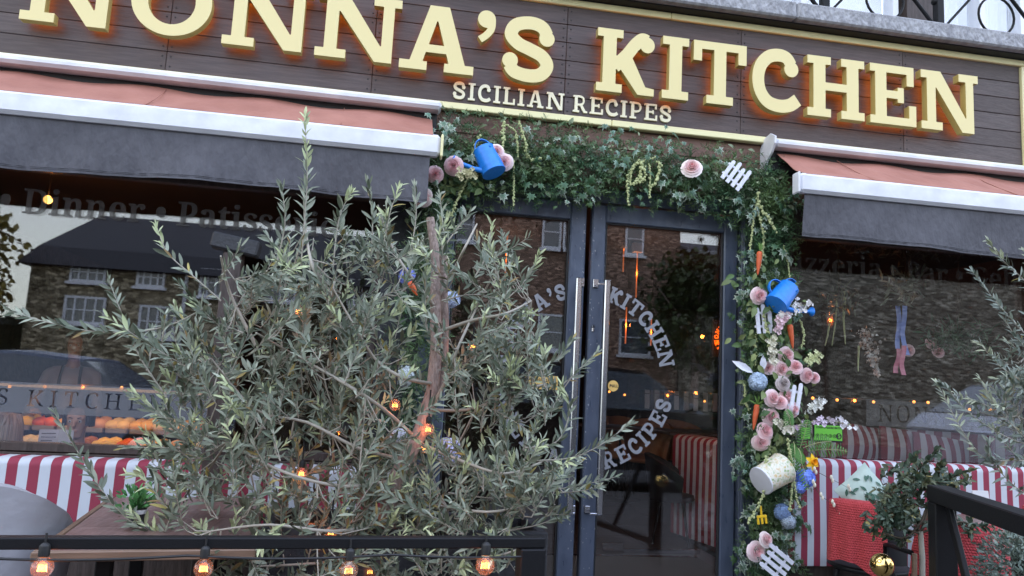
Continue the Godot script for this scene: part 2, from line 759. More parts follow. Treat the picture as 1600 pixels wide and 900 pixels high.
func materials() -> void:
	var m: StandardMaterial3D
	m = mat("sign_wood", Color.WHITE, 0.55)
	grain(m, lin(0.044, 0.028, 0.024), lin(0.08, 0.056, 0.049), 0.02, Vector3(0.6, 9, 0.6), 0.35, 3)
	m = mat("sign_wood_pale", Color.WHITE, 0.5)
	grain(m, lin(0.048, 0.031, 0.027), lin(0.092, 0.064, 0.057), 0.02, Vector3(0.5, 8, 0.5), 0.35, 5)
	m = mat("fascia_wood", Color.WHITE, 0.6)
	grain(m, lin(0.13, 0.065, 0.045), lin(0.21, 0.12, 0.085), 0.02, Vector3(0.6, 9, 0.6), 0.3, 6)
	m = mat("cream_paint", lin(0.78, 0.72, 0.40), 0.35)
	m = mat("cream_letter", lin(0.71, 0.60, 0.28), 0.42)
	m = mat("cream_side", lin(0.46, 0.36, 0.12), 0.4)
	m = mat("halo", lin(1.0, 0.36, 0.05), 0.5)
	m.emission_enabled = true
	m.emission = Color(1.0, 0.54, 0.12)
	m.emission_energy_multiplier = 4.4
	m = mat("concrete", Color.WHITE, 0.9)
	grain(m, lin(0.2, 0.2, 0.21), lin(0.42, 0.42, 0.43), 0.03, Vector3(1.6, 0.9, 1.6), 0.8, 9, 6)
	m = mat("black_iron", lin(0.01, 0.01, 0.011), 0.5)
	m.metallic_specular = 0.28
	m.normal_enabled = true
	m.normal_texture = noise_tex(0.08, 3, [], 256, true, 2.0, 21)
	m.normal_scale = 0.3
	m.uv1_triplanar = true
	m.uv1_scale = Vector3(6, 6, 6)
	m = mat("door_grey", Color.WHITE, 0.38)
	grain(m, lin(0.052, 0.066, 0.096), lin(0.08, 0.098, 0.138), 0.015, Vector3(2, 0.6, 2), 0.15, 31, 6)
	m.roughness = 1.0
	m.roughness_texture = noise_tex(0.03, 5, [Color(0.22, 0.22, 0.22), Color(0.4, 0.4, 0.4), Color(0.62, 0.62, 0.62)], 256, false, 0, 32)
	m.roughness_texture_channel = BaseMaterial3D.TEXTURE_CHANNEL_RED
	m = mat("steel", lin(0.62, 0.62, 0.64), 0.22, 1.0)
	m = mat("white_metal", lin(0.72, 0.74, 0.8), 0.4)
	grain(m, lin(0.57, 0.58, 0.62), lin(0.78, 0.79, 0.83), 0.016, Vector3(1.1, 1.3, 1.1), 0.08, 33, 6)
	m = mat("awning_red", Color.WHITE, 0.85)
	grain(m, lin(0.28, 0.115, 0.082), lin(0.39, 0.178, 0.13), 0.014, Vector3(0.9, 0.9, 0.9), 0.35, 35, 6)
	m.backlight_enabled = true
	m.backlight = Color(0.2, 0.08, 0.06)
	m = mat("valance_grey", Color.WHITE, 0.8)
	grain(m, lin(0.068, 0.067, 0.077), lin(0.098, 0.097, 0.109), 0.03, Vector3(1.6, 0.8, 1.6), 0.3, 37, 6)
	m = mat("glass", Color(0.02, 0.02, 0.02, 0.008), 0.012)
	m.transparency = BaseMaterial3D.TRANSPARENCY_ALPHA
	m = mat("house_glass", lin(0.1, 0.12, 0.14), 0.06)
	m.metallic_specular = 0.9
	m = mat("frosted", Color(0.46, 0.47, 0.49, 0.5), 0.7)
	m.transparency = BaseMaterial3D.TRANSPARENCY_ALPHA
	m = mat("window_letter", Color(0.5, 0.5, 0.5, 0.42), 0.7)
	m.transparency = BaseMaterial3D.TRANSPARENCY_ALPHA
	m = mat("faint_letter", Color(0.5, 0.5, 0.48, 0.12), 0.7)
	m.transparency = BaseMaterial3D.TRANSPARENCY_ALPHA
	m = mat("door_letter", lin(0.23, 0.235, 0.25), 0.6)
	m = mat("small_letter", lin(0.8, 0.75, 0.52), 0.45)
	m = mat("black", lin(0.012, 0.012, 0.012), 0.6)
	m = mat("black_seat", lin(0.014, 0.014, 0.015), 0.55)
	m = mat("sticker_yellow", lin(0.72, 0.46, 0.13), 0.5)
	m = mat("print_black", lin(0.02, 0.018, 0.015), 0.6)
	m = painted("stripes", 0.75)
	m.normal_enabled = true
	m.normal_texture = noise_tex(0.2, 2, [], 256, true, 2.0, 41)
	m.normal_scale = 0.25
	m.uv1_triplanar = true
	m.uv1_scale = Vector3(5, 5, 5)
	m = mat("brown_post", Color.WHITE, 0.6)
	grain(m, lin(0.03, 0.02, 0.016), lin(0.075, 0.052, 0.045), 0.02, Vector3(6, 0.6, 6), 0.3, 43)
	m = mat("table_wood", Color.WHITE, 0.42)
	grain(m, lin(0.12, 0.07, 0.06), lin(0.23, 0.145, 0.125), 0.02, Vector3(8, 8, 0.7), 0.15, 45)
	m = mat("table_edge", Color.WHITE, 0.55)
	grain(m, lin(0.12, 0.075, 0.045), lin(0.2, 0.13, 0.085), 0.02, Vector3(0.7, 8, 8), 0.2, 46)
	m = mat("grey_fabric", Color.WHITE, 0.9)
	grain(m, lin(0.27, 0.27, 0.285), lin(0.39, 0.39, 0.41), 0.02, Vector3(1.2, 1.2, 1.2), 0.25, 47)
	m.rim_enabled = true
	m.rim = 0.3
	m = mat("knit_red", lin(0.40, 0.043, 0.048), 0.95)
	m.normal_enabled = true
	m.normal_texture = knit_normal()
	m.normal_scale = 0.9
	m.uv1_triplanar = true
	m.uv1_scale = Vector3(9, 9, 9)
	m.rim_enabled = true
	m.rim = 0.35
	m = mat("red_shell", lin(0.6, 0.055, 0.04), 0.8)
	m = mat("gold", lin(0.83, 0.58, 0.2), 0.1, 1.0)
	m = mat("floor_tile", Color.WHITE, 0.45)
	grain(m, lin(0.045, 0.032, 0.026), lin(0.09, 0.065, 0.052), 0.02, Vector3(2, 2, 2), 0.2, 51)
	m = mat("door_mat", Color.WHITE, 0.98)
	grain(m, lin(0.05, 0.048, 0.04), lin(0.2, 0.18, 0.14), 0.25, Vector3(3, 3, 3), 0.8, 53, 2)
	m = mat("interior_wall", Color.WHITE, 0.85)
	grain(m, lin(0.05, 0.033, 0.025), lin(0.09, 0.06, 0.045), 0.03, Vector3(1, 1, 1), 0.3, 55)
	m = mat("interior_ceiling", lin(0.02, 0.018, 0.017), 0.9)
	m = mat("paving", Color.WHITE, 0.85)
	grain(m, lin(0.05, 0.046, 0.043), lin(0.095, 0.088, 0.082), 0.03, Vector3(1, 1, 1), 0.5, 57)
	m = mat("asphalt", Color.WHITE, 0.9)
	grain(m, lin(0.028, 0.028, 0.03), lin(0.05, 0.05, 0.052), 0.1, Vector3(1, 1, 1), 0.5, 58)
	m = mat("cottage_stone", Color.WHITE, 0.9)
	masonry(m, lin(0.12, 0.10, 0.06), lin(0.7, 0.6, 0.42), 0.06, Vector3(0.2, 0.42, 0.2), 61)
	m = mat("wall_stone", Color.WHITE, 0.9)
	masonry(m, lin(0.09, 0.08, 0.06), lin(0.46, 0.42, 0.34), 0.055, Vector3(0.17, 0.5, 0.17), 62)
	m = mat("house_brick", Color.WHITE, 0.9)
	masonry(m, lin(0.13, 0.08, 0.055), lin(0.6, 0.4, 0.3), 0.06, Vector3(0.25, 0.8, 0.25), 63)
	m = mat("hedge", lin(0.03, 0.04, 0.02), 0.9)
	m = mat("slate", Color.WHITE, 0.7)
	grain(m, lin(0.012, 0.012, 0.016), lin(0.04, 0.039, 0.047), 0.05, Vector3(0.6, 1.2, 0.6), 0.8, 64, 4)
	m = mat("white_frame", lin(0.75, 0.76, 0.8), 0.4)
	m = mat("pale_curtain", lin(0.72, 0.75, 0.8), 0.9)
	m = mat("bark", Color.WHITE, 0.85)
	grain(m, lin(0.2, 0.145, 0.12), lin(0.44, 0.34, 0.29), 0.05, Vector3(5, 1.2, 5), 0.8, 65)
	m = mat("twig", lin(0.34, 0.31, 0.25), 0.8)
	m = mat("dark_twig", lin(0.07, 0.05, 0.03), 0.8)
	m = painted("leaf", 0.5, 0.0, 0.4)
	m.backlight_enabled = true
	m.backlight = Color(0.25, 0.28, 0.2)
	m = painted("ivy", 0.42, 0.0, 0.4)
	m = painted("petal", 0.7)
	m.backlight_enabled = true
	m.backlight = Color(0.3, 0.25, 0.25)
	m = painted("paint", 0.4)
	m = painted("car_paint", 0.2, 0.2)
	m.clearcoat_enabled = true
	m = mat("can_blue", Color.WHITE, 0.38)
	grain(m, lin(0.008, 0.17, 0.60), lin(0.018, 0.235, 0.74), 0.03, Vector3(4, 4, 4), 0.15, 68, 5)
	m = mat("white_wood", Color.WHITE, 0.6)
	grain(m, lin(0.6, 0.61, 0.66), lin(0.76, 0.77, 0.82), 0.04, Vector3(2, 2, 2), 0.2, 67)
	m = mat("carrot", Color.WHITE, 0.55)
	grain(m, lin(0.5, 0.075, 0.02), lin(0.66, 0.14, 0.04), 0.06, Vector3(3, 20, 3), 0.3, 69)
	m = mat("catkin", lin(0.66, 0.62, 0.5), 0.9)
	m = mat("strand", lin(0.42, 0.46, 0.22), 0.85)
	m = mat("yellow_plastic", lin(0.8, 0.5, 0.02), 0.4)
	m = mat("bucket_print", Color.WHITE, 0.5)
	m.albedo_texture = noise_tex(0.02, 4, [lin(0.12, 0.25, 0.06), lin(0.2, 0.32, 0.1), lin(0.6, 0.58, 0.45), lin(0.7, 0.68, 0.6), lin(0.66, 0.6, 0.45), lin(0.55, 0.35, 0.08), lin(0.4, 0.15, 0.12)], 256, false, 0, 71)
	m.uv1_triplanar = true
	m.uv1_scale = Vector3(5, 5, 5)
	m = mat("copper_glow", lin(0.5, 0.2, 0.06), 0.4)
	m.emission_enabled = true
	m.emission = Color(1.0, 0.5, 0.2)
	m.emission_energy_multiplier = 0.3
	m = mat("neon", lin(1, 0.3, 0.05), 0.4)
	m.emission_enabled = true
	m.emission = Color(1.0, 0.42, 0.08)
	m.emission_energy_multiplier = 1.6
	m = mat("bulb_glass", Color(1.0, 0.8, 0.6, 0.03), 0.05)
	m.transparency = BaseMaterial3D.TRANSPARENCY_ALPHA
	m.emission_enabled = true
	m.emission = Color(1.0, 0.45, 0.15)
	m.emission_energy_multiplier = 0.1
	m = mat("filament", lin(1, 0.6, 0.2), 0.5)
	m.emission_enabled = true
	m.emission = Color(1.0, 0.72, 0.36)
	m.emission_energy_multiplier = 6.0
	m = mat("tiny_glow", lin(1, 0.6, 0.2), 0.5)
	m.emission_enabled = true
	m.emission = Color(1.0, 0.62, 0.25)
	m.emission_energy_multiplier = 3.0
	m = mat("green_sticker", lin(0.16, 0.55, 0.05), 0.5)
	m = mat("tan_shell", lin(0.42, 0.17, 0.07), 0.6)
	m = mat("counter_light", lin(1.0, 0.8, 0.5), 0.5)
	m.emission_enabled = true
	m.emission = Color(1.0, 0.75, 0.45)
	m.emission_energy_multiplier = 0.8
	m = mat("tray_steel", lin(0.45, 0.42, 0.38), 0.35, 0.8)
	m = mat("ribbon_blue", lin(0.24, 0.34, 0.72), 0.6)
	m = mat("ribbon_pink", lin(0.6, 0.22, 0.3), 0.6)
	m = mat("cushion_cloth", Color.WHITE, 0.9)
	grain(m, lin(0.34, 0.44, 0.38), lin(0.5, 0.6, 0.54), 0.02, Vector3(2, 2, 2), 0.2, 73)
	m = mat("pot_white", lin(0.6, 0.6, 0.6), 0.4)
	m = mat("planter_grey", Color.WHITE, 0.6)
	grain(m, lin(0.016, 0.017, 0.02), lin(0.035, 0.037, 0.042), 0.03, Vector3(3, 3, 3), 0.3, 75)


func knit_normal() -> ImageTexture:
	var n := 128
	var im := Image.create(n, n, false, Image.FORMAT_RGB8)
	for y in n:
		for x in n:
			var row := int(y / 16.0)
			var fx := fposmod((x + (8 if row % 2 else 0)) / 16.0, 1.0) - 0.5
			var fy := fposmod(y / 16.0, 1.0) - 0.5
			var h := clampf(1.0 - (fx * fx + fy * fy) * 4.2, 0, 1)
			im.set_pixel(x, y, Color(h, h, h))
	im.bump_map_to_normal_map(6.0)
	return ImageTexture.create_from_image(im)


func lamp(at: Vector3, energy: float, parent: Node, col := Color(1.0, 0.55, 0.22), size := 0.02) -> void:
	var l := OmniLight3D.new()
	l.light_color = col
	l.light_energy = energy
	l.light_size = size
	l.omni_range = 12.0
	l.omni_attenuation = 2.0
	l.shadow_enabled = true
	l.name = "lamp_light"
	parent.add_child(l, true)
	l.position = at - base_of.get(parent, Vector3.ZERO)


# ------------------------------------------------------------------ street and the houses opposite, which the glass mirrors
func street() -> void:
	var b := Buf.new()
	b.box(Vector3(-150, -0.6, -150), Vector3(150, -0.156, 250))
	setting(b, "ground", M.asphalt)
	b = Buf.new()
	b.box(Vector3(-60, -0.154, 5.8), Vector3(60, -0.15, 13.5))
	setting(b, "road", M.asphalt)
	b = Buf.new()
	b.box(Vector3(-60, -0.154, -0.09), Vector3(60, 0.0, 5.7), 0.01)
	setting(b, "terrace_paving", M.paving)
	b = Buf.new()
	b.box(Vector3(-60, -0.154, 13.6), Vector3(60, -0.03, 19.4), 0.01)
	setting(b, "far_pavement", M.paving)


func far_window(par: Node3D, a: Vector3, wd: float, ht: float, bars: int, cross := true) -> void:
	var b := Buf.new()
	var z := a.z - 0.03
	var t := 0.07
	b.box(Vector3(a.x, a.y, z - 0.05), Vector3(a.x + t, a.y + ht, z))
	b.box(Vector3(a.x + wd - t, a.y, z - 0.05), Vector3(a.x + wd, a.y + ht, z))
	b.box(Vector3(a.x + t, a.y, z - 0.05), Vector3(a.x + wd - t, a.y + t, z))
	b.box(Vector3(a.x + t, a.y + ht - t, z - 0.05), Vector3(a.x + wd - t, a.y + ht, z))
	for k in bars:
		var x := a.x + wd * (k + 1) / (bars + 1.0)
		b.box(Vector3(x - 0.025, a.y + t, z - 0.04), Vector3(x + 0.025, a.y + ht - t, z - 0.005))
	if cross:
		b.box(Vector3(a.x + t, a.y + ht * 0.5 - 0.02, z - 0.035), Vector3(a.x + wd - t, a.y + ht * 0.5 + 0.02, z - 0.008))
	b.box(Vector3(a.x - 0.08, a.y - 0.09, z - 0.12), Vector3(a.x + wd + 0.08, a.y - 0.003, z))
	var w := part(b, "window", M.white_frame, par)
	b = Buf.new()
	b.box(Vector3(a.x + t, a.y + t, z - 0.012), Vector3(a.x + wd - t, a.y + ht - t, z - 0.01))
	part(b, "pane", M.house_glass, w)


func opposite() -> void:
	# stone cottage
	var t := thing("stone_cottage", "long stone cottage with dark slate roof and white windows, reflected in the left shop window", "house", Vector3(-6, 0, 20))
	var b := Buf.new()
	b.box(Vector3(-11.2, -0.05, 20), Vector3(1.2, 4.45, 27))
	part(b, "wall", M.cottage_stone, t)
	b = Buf.new()
	b.quad(Vector3(-11.5, 4.35, 19.7), Vector3(1.2, 4.35, 19.7), Vector3(1.2, 5.0, 20.3), Vector3(-11.2, 5.0, 20.3))
	b.quad(Vector3(-11.2, 5.0, 20.3), Vector3(1.2, 5.0, 20.3), Vector3(1.2, 6.7, 23.5), Vector3(-10.7, 6.7, 23.5))
	b.quad(Vector3(1.2, 4.35, 27.3), Vector3(-11.5, 4.35, 27.3), Vector3(-10.7, 6.7, 23.5), Vector3(1.2, 6.7, 23.5))
	b.face([Vector3(-11.5, 4.35, 27.3), Vector3(-11.5, 4.35, 19.7), Vector3(-11.2, 5, 20.3), Vector3(-10.7, 6.7, 23.5)])
	b.quad(Vector3(-11.5, 4.34, 27.3), Vector3(1.2, 4.34, 27.3), Vector3(1.2, 4.34, 19.7), Vector3(-11.5, 4.34, 19.7))
	part(b, "roof", M.slate, t)
	b = Buf.new()
	b.tube([Vector3(-6.6, 0, 19.93), Vector3(-6.6, 4.4, 19.93)], 0.06, 0.06, 8)
	part(b, "downpipe", M.white_metal, t)
	for w in [[-10.05, 3.9, 1.05, 0.62], [-8.1, 3.88, 0.85, 0.62], [-6.2, 3.7, 1.0, 0.9], [-10.1, 2.6, 1.2, 0.85], [-7.9, 2.3, 1.1, 1.0], [-4.2, 3.7, 1.0, 0.9], [-1.6, 3.7, 1.0, 0.9], [-1.6, 1.6, 1.0, 1.1]]:
		far_window(t, Vector3(w[0], w[1], 20), w[2], w[3], 3)
	b = Buf.new()
	b.box(Vector3(-5.6, -0.05, 19.94), Vector3(-4.6, 2.0, 19.985), 0.01)
	part(b, "door", M.tan_shell, t)
	# brick house
	t = thing("brick_house", "tall brown brick house with white casement windows, reflected in the restaurant doors", "house", Vector3(5, 0, 19))
	b = Buf.new()
	b.box(Vector3(1.3, -0.05, 19.2), Vector3(9.6, 9.6, 26))
	part(b, "wall", M.house_brick, t)
	b = Buf.new()
	b.quad(Vector3(1.1, 9.5, 18.9), Vector3(9.8, 9.5, 18.9), Vector3(9.8, 12.2, 22.6), Vector3(1.1, 12.2, 22.6))
	b.quad(Vector3(9.8, 9.5, 26.3), Vector3(1.1, 9.5, 26.3), Vector3(1.1, 12.2, 22.6), Vector3(9.8, 12.2, 22.6))
	b.face([Vector3(9.8, 9.5, 18.9), Vector3(9.8, 9.5, 26.3), Vector3(9.8, 12.2, 22.6)])
	b.face([Vector3(1.1, 9.5, 26.3), Vector3(1.1, 9.5, 18.9), Vector3(1.1, 12.2, 22.6)])
	part(b, "roof", M.slate, t)
	for w in [[1.75, 6.0, 0.66, 1.15], [4.7, 6.0, 0.66, 1.15], [5.42, 6.0, 0.66, 1.15], [7.6, 6.0, 0.66, 1.15], [4.7, 2.6, 1.3, 1.2], [7.5, 2.6, 1.1, 1.2]]:
		far_window(t, Vector3(w[0], w[1], 19.2), w[2], w[3], 0)
	b = Buf.new()
	b.box(Vector3(2.4, -0.05, 19.14), Vector3(3.4, 2.05, 19.185), 0.01)
	part(b, "door", M.black, t)
	# stone wall
	t = thing("stone_barn", "windowless barn of rubble stone, reflected in the right shop window", "building", Vector3(16, 0, 19))
	b = Buf.new()
	b.box(Vector3(9.65, -0.05, 18.6), Vector3(32, 6.1, 25))
	part(b, "wall", M.wall_stone, t)
	b = Buf.new()
	b.box(Vector3(9.6, 6.11, 18.5), Vector3(32.1, 6.25, 25.1), 0.03)
	part(b, "coping", M.concrete, t)
	b = Buf.new()
	b.quad(Vector3(9.6, 6.26, 18.6), Vector3(32, 6.26, 18.6), Vector3(32, 7.2, 22), Vector3(9.6, 7.2, 22))
	b.quad(Vector3(32, 6.26, 25.0), Vector3(9.6, 6.26, 25.0), Vector3(9.6, 7.2, 22), Vector3(32, 7.2, 22))
	part(b, "roof", M.slate, t)
	# clipped hedge at the end of the cottage
	t = thing("garden_hedge", "dark clipped hedge at the end of the cottage, reflected at the left edge", "hedge", Vector3(-15, 0, 21.5))
	b = Buf.new()
	b.box(Vector3(-24, -0.1, 21.3), Vector3(-11.4, 2.7, 22.2), 0.2)
	part(b, "clipped_body", M.hedge, t)
	var hx := []
	var hc := []
	for k in 2500:
		var top := k % 3 == 0
		hx.append(Transform3D(any_turn().scaled(Vector3.ONE * rng.randf_range(1.2, 2.4)), Vector3(rng.randf_range(-9, 3.6), (2.72 + 0.12 * rng.randfn()) if top else rng.randf_range(0, 2.7), rng.randf_range(-0.2, 0.6) if top else -0.22 + 0.06 * rng.randfn())))
		hc.append(Color(0.05, 0.06, 0.03) * rng.randf_range(0.5, 1.8))
	mass("foliage", leaf_mesh(0.09, 0.06, 0.01), hx, hc, M.leaf, t)
	# trees in the street
	street_tree("autumn_tree", "yellowing street tree at the end of the cottage, reflected at the left edge", Vector3(-12.8, -0.03, 19), 6.2, 2.0, lin(0.22, 0.17, 0.03))
	street_tree("pavement_tree", "dark leafy tree before the barn, reflected in the right-hand door", Vector3(9.2, -0.03, 17), 6.0, 2.0, lin(0.05, 0.07, 0.025))
	# parked cars
	car(Vector3(-4.9, -0.15, 7.6), 0.0, Color(0.55, 0.6, 0.72), "silver blue hatchback parked along the kerb, reflected in the left window", 1.12)
	car(Vector3(3.4, -0.15, 7.2), 0.12, Color(0.05, 0.05, 0.06), "large black car parked along the kerb, reflected in the doors", 1.3)
	car(Vector3(14.3, -0.15, 8.8), 0.05, Color(0.75, 0.77, 0.82), "tall white car parked along the kerb, reflected in the right window", 1.42)


func street_tree(called: String, label: String, at: Vector3, h: float, r: float, col: Color) -> void:
	var t := thing(called, label, "tree", at)
	var b := Buf.new()
	b.tube([at, at + Vector3(0.1, h * 0.35, 0), at + Vector3(0, h * 0.75, 0.1)], 0.16, 0.05, 8)
	for k in 7:
		var a := TAU * k / 7.0
		b.tube([at + Vector3(0.05, h * (0.35 + 0.04 * k), 0), at + Vector3(cos(a) * r * 0.4, h * (0.5 + 0.04 * k), sin(a) * r * 0.4), at + Vector3(cos(a) * r * 0.8, h * (0.6 + 0.04 * k), sin(a) * r * 0.8)], 0.05, 0.015, 5)
	part(b, "trunk", M.bark, t)
	var xs := []
	var cs := []
	for k in 2600:
		var d := Vector3(rng.randfn(), rng.randfn(), rng.randfn()).normalized() * pow(rng.randf(), 0.4)
		var lump := 0.75 + 0.3 * sin(d.x * 5.0 + at.x) * cos(d.y * 6.0 + d.z * 4.0)
		var p := Vector3(d.x * r, h * 0.68 + d.y * h * 0.33, d.z * r) * Vector3(lump, 1, lump)
		xs.append(Transform3D(Basis.from_euler(Vector3(rng.randf() * TAU, rng.randf() * TAU, rng.randf() * TAU)).scaled(Vector3.ONE * rng.randf_range(1.6, 3.2)), p))
		cs.append((col.srgb_to_linear() * rng.randf_range(0.5, 1.5)))
	mass("crown", leaf_mesh(0.09, 0.06, 0.01), xs, cs, M.leaf, t)


func car(at: Vector3, turn: float, col: Color, label: String, big: float) -> void:
	var t := thing("parked_car", label, "car", at, "cars parked along the kerb", true, turn)
	t.scale = Vector3.ONE * big
	var b := Buf.new()
	b.col = col.srgb_to_linear()
	# lower body: side outline pushed across
	var low := poly([-2.1, 0.32, 2.1, 0.32, 2.15, 0.62, 2.02, 0.86, 1.2, 0.98, -1.85, 1.02, -2.12, 0.8])
	b.push([[low], []], -0.87, 0.87)
	part(b, "body", M.car_paint, t)
	b = Buf.new()
	b.col = col.srgb_to_linear()
	for k in 1:
		var g := []
		for s in [-1.0, -0.33, 0.33, 1.0]:
			g.append([Vector3(1.15, 1.0, 0.8 * s), Vector3(0.45, 1.46 - absf(s) * 0.03, 0.66 * s), Vector3(-0.4, 1.53 - absf(s) * 0.03, 0.66 * s), Vector3(-1.2, 1.48 - absf(s) * 0.03, 0.66 * s), Vector3(-1.8, 1.04, 0.8 * s)])
		b.sheet([[g[0][1], g[0][2], g[0][3]], [g[1][1], g[1][2], g[1][3]], [g[2][1], g[2][2], g[2][3]], [g[3][1], g[3][2], g[3][3]]], 0.04)
	part(b, "roof_panel", M.car_paint, t)
	b = Buf.new()
	b.quad(Vector3(1.15, 1.0, 0.8), Vector3(1.15, 1.0, -0.8), Vector3(0.45, 1.44, -0.64), Vector3(0.45, 1.44, 0.64))
	part(b, "windscreen", M.house_glass, t)
	b = Buf.new()
	b.quad(Vector3(-1.8, 1.04, -0.8), Vector3(-1.8, 1.04, 0.8), Vector3(-1.2, 1.46, 0.64), Vector3(-1.2, 1.46, -0.64))
	part(b, "rear_window", M.house_glass, t)
	for s in [-1.0, 1.0]:
		b = Buf.new()
		b.face([Vector3(-1.8, 1.03, 0.8 * s), Vector3(1.15, 0.99, 0.8 * s), Vector3(0.45, 1.45, 0.65 * s), Vector3(-0.4, 1.5, 0.65 * s), Vector3(-1.2, 1.46, 0.65 * s)])
		part(b, "side_window", M.house_glass, t)
		b = Buf.new()
		b.col = col.srgb_to_linear()
		b.ball(Vector3(0.95, 1.04, 0.95 * s), 0.1, 8, 5, Vector3(0.7, 0.7, 1))
		part(b, "mirror", M.car_paint, t)
		for x in [-1.3, 1.35]:
			b = Buf.new()
			b.lathe([[0.001, -0.11], [0.2, -0.11], [0.3, -0.1], [0.32, 0.0], [0.3, 0.1], [0.2, 0.11], [0.001, 0.11]], 20, Transform3D(Basis(Vector3(1, 0, 0), PI / 2), Vector3(x, 0.32, 0.8 * s)))
			var wh := part(b, "wheel", M.black, t)
			b = Buf.new()
			b.lathe([[0.001, 0.0], [0.19, 0.0], [0.2, 0.012], [0.001, 0.016]], 14, Transform3D(Basis(Vector3(1, 0, 0), PI / 2 * s), Vector3(x, 0.32, 0.915 * s)))
			part(b, "rim", M.steel, wh)
		b = Buf.new()
		b.ball(Vector3(2.05, 0.72, 0.62 * s), 0.13, 8, 5, Vector3(0.6, 0.6, 1.2))
		part(b, "headlight", M.house_glass, t)


# ------------------------------------------------------------------ restaurant front
const WIN_TOP := 2.62
const SILL := 1.02


func pane(b: Buf, x0: float, x1: float, y0: float, y1: float, z: float) -> void:
	# double glazing: two sheets of glass
	b.box(Vector3(x0, y0, z - 0.004), Vector3(x1, y1, z))
	b.box(Vector3(x0, y0, z - 0.024), Vector3(x1, y1, z - 0.02))


func restaurant() -> void:
	var t := thing("restaurant_building", "restaurant front with dark timber fascia, two big shop windows and grey double doors", "restaurant", Vector3(1, 0, -0.1))
	var b: Buf
	# timber fascia above the doors, board by board
	for k in 4:
		b = Buf.new()
		b.box(Vector3(-4.2, 2.79 + k * 0.135, -0.1), Vector3(5.6, 2.79 + k * 0.135 + 0.131, 0.02), 0.004)
		part(b, "plank", M.fascia_wood, t)
	# head of the glazing and the piers
	b = Buf.new()
	b.box(Vector3(-4.2, 2.62, -0.14), Vector3(0.16, 2.786, 0.0), 0.004)
	part(b, "window_head", M.brown_post, t)
	b = Buf.new()
	b.box(Vector3(2.5, 2.62, -0.14), Vector3(5.6, 2.786, 0.0), 0.004)
	part(b, "window_head", M.brown_post, t)
	b = Buf.new()
	b.box(Vector3(-0.1, 0, -0.2), Vector3(0.16, 2.617, 0.0), 0.004)
	part(b, "pier", M.planter_grey, t)
	b = Buf.new()
	b.box(Vector3(2.42, 0, -0.2), Vector3(2.66, 2.617, 0.0), 0.004)
	part(b, "pier", M.planter_grey, t)
	# low walls under the windows
	b = Buf.new()
	b.box(Vector3(-4.2, 0, -0.14), Vector3(-0.103, 0.915, -0.01), 0.004)
	part(b, "low_wall", M.brown_post, t)
	b = Buf.new()
	b.box(Vector3(2.663, 0, -0.14), Vector3(5.6, 0.985, -0.01), 0.004)
	part(b, "low_wall", M.brown_post, t)
	# upper storey wall behind the sign and balcony
	b = Buf.new()
	b.box(Vector3(-4.2, 3.34, -0.3), Vector3(6.2, 3.985, 0.0))
	part(b, "upper_wall", M.brown_post, t)
	# left window
	b = Buf.new()
	frame(b, -4.2, -0.103, 0.92, 2.617, 0.05, -0.09, -0.02)
	b.box(Vector3(-2.62, 0.971, -0.09), Vector3(-2.56, 2.567, -0.02), 0.004)
	var w := part(b, "window", M.brown_post, t, "left shop window with frosted name band and grey menu words")
	b = Buf.new()
	pane(b, -4.15, -2.621, 0.971, 2.566, -0.04)
	part(b, "pane", M.glass, w)
	b = Buf.new()
	pane(b, -2.559, -0.154, 0.971, 2.566, -0.04)
	part(b, "pane", M.glass, w)
	b = Buf.new()
	frosted_band(b, "NONNA'S KITCHEN", -3.05, -0.99, 1.135, 1.31, 0.093, Transform3D(Basis(), Vector3(0, 0, -0.035)), 0.03, -2.08, 8)
	part(b, "frosted_band", M.frosted, w)
	write("Lunch \u2022 Dinner \u2022 Patisserie", Vector3(-3.04, 2.305, -0.036), 0.15, 0.003, M.window_letter, w, true, "Droid Serif", 0.93)
	# right window
	b = Buf.new()
	frame(b, 2.663, 4.62, 0.99, 2.617, 0.05, -0.09, -0.02)
	w = part(b, "window", M.brown_post, t, "right shop window with faint lettering and hanging ribbons behind")
	b = Buf.new()
	pane(b, 2.714, 4.569, 1.041, 2.566, -0.04)
	part(b, "pane", M.glass, w)
	write("Pizzeria \u2022 Bar \u2022 Gelati", Vector3(2.62, 2.325, -0.036), 0.15, 0.003, M.faint_letter, w, true, "Droid Serif", 0.93)
	b = Buf.new()
	frosted_band(b, "NONNA'S", 3.28, 4.5, 1.29, 1.47, 0.118, Transform3D(Basis(), Vector3(0, 0, -0.035)), 0.012, 3.36, 0)
	part(b, "frosted_band", M.faint_letter, w)
	b = Buf.new()
	b.box(Vector3(4.63, 0, -0.2), Vector3(5.6, 2.617, 0.03), 0.004)
	part(b, "pier", M.brown_post, t)
	# door frame
	b = Buf.new()
	b.box(Vector3(0.163, 0, -0.12), Vector3(0.243, 2.78, 0.01), 0.006)
	b.box(Vector3(2.312, 0, -0.12), Vector3(2.417, 2.78, 0.03), 0.006)
	b.box(Vector3(0.246, 2.683, -0.12), Vector3(2.309, 2.78, 0.014), 0.006)
	b.box(Vector3(2.318, 0, 0.033), Vector3(2.345, 2.78, 0.05), 0.006)
	part(b, "door_frame", M.door_grey, t)
	b = Buf.new()
	b.box(Vector3(0.246, 0.0, -0.12), Vector3(2.309, 0.012, 0.02), 0.003)
	part(b, "threshold", M.steel, t)
	door(t, 0.25, 1.222, -1)
	door(t, 1.262, 2.3, 1)
	# green hygiene rating plates fixed low on the right pier
	var h := thing("rating_sign", "green and black food hygiene rating sign with five circles behind the white blossoms", "sign", seen(1293, 677, 0.06))
	rating(h, 1271, 1317, 664, 690)
	h = thing("rating_sign", "smaller green rating sign partly hidden by fern and pale blossoms", "sign", seen(1258, 678, 0.06))
	rating(h, 1250, 1267, 666, 688)


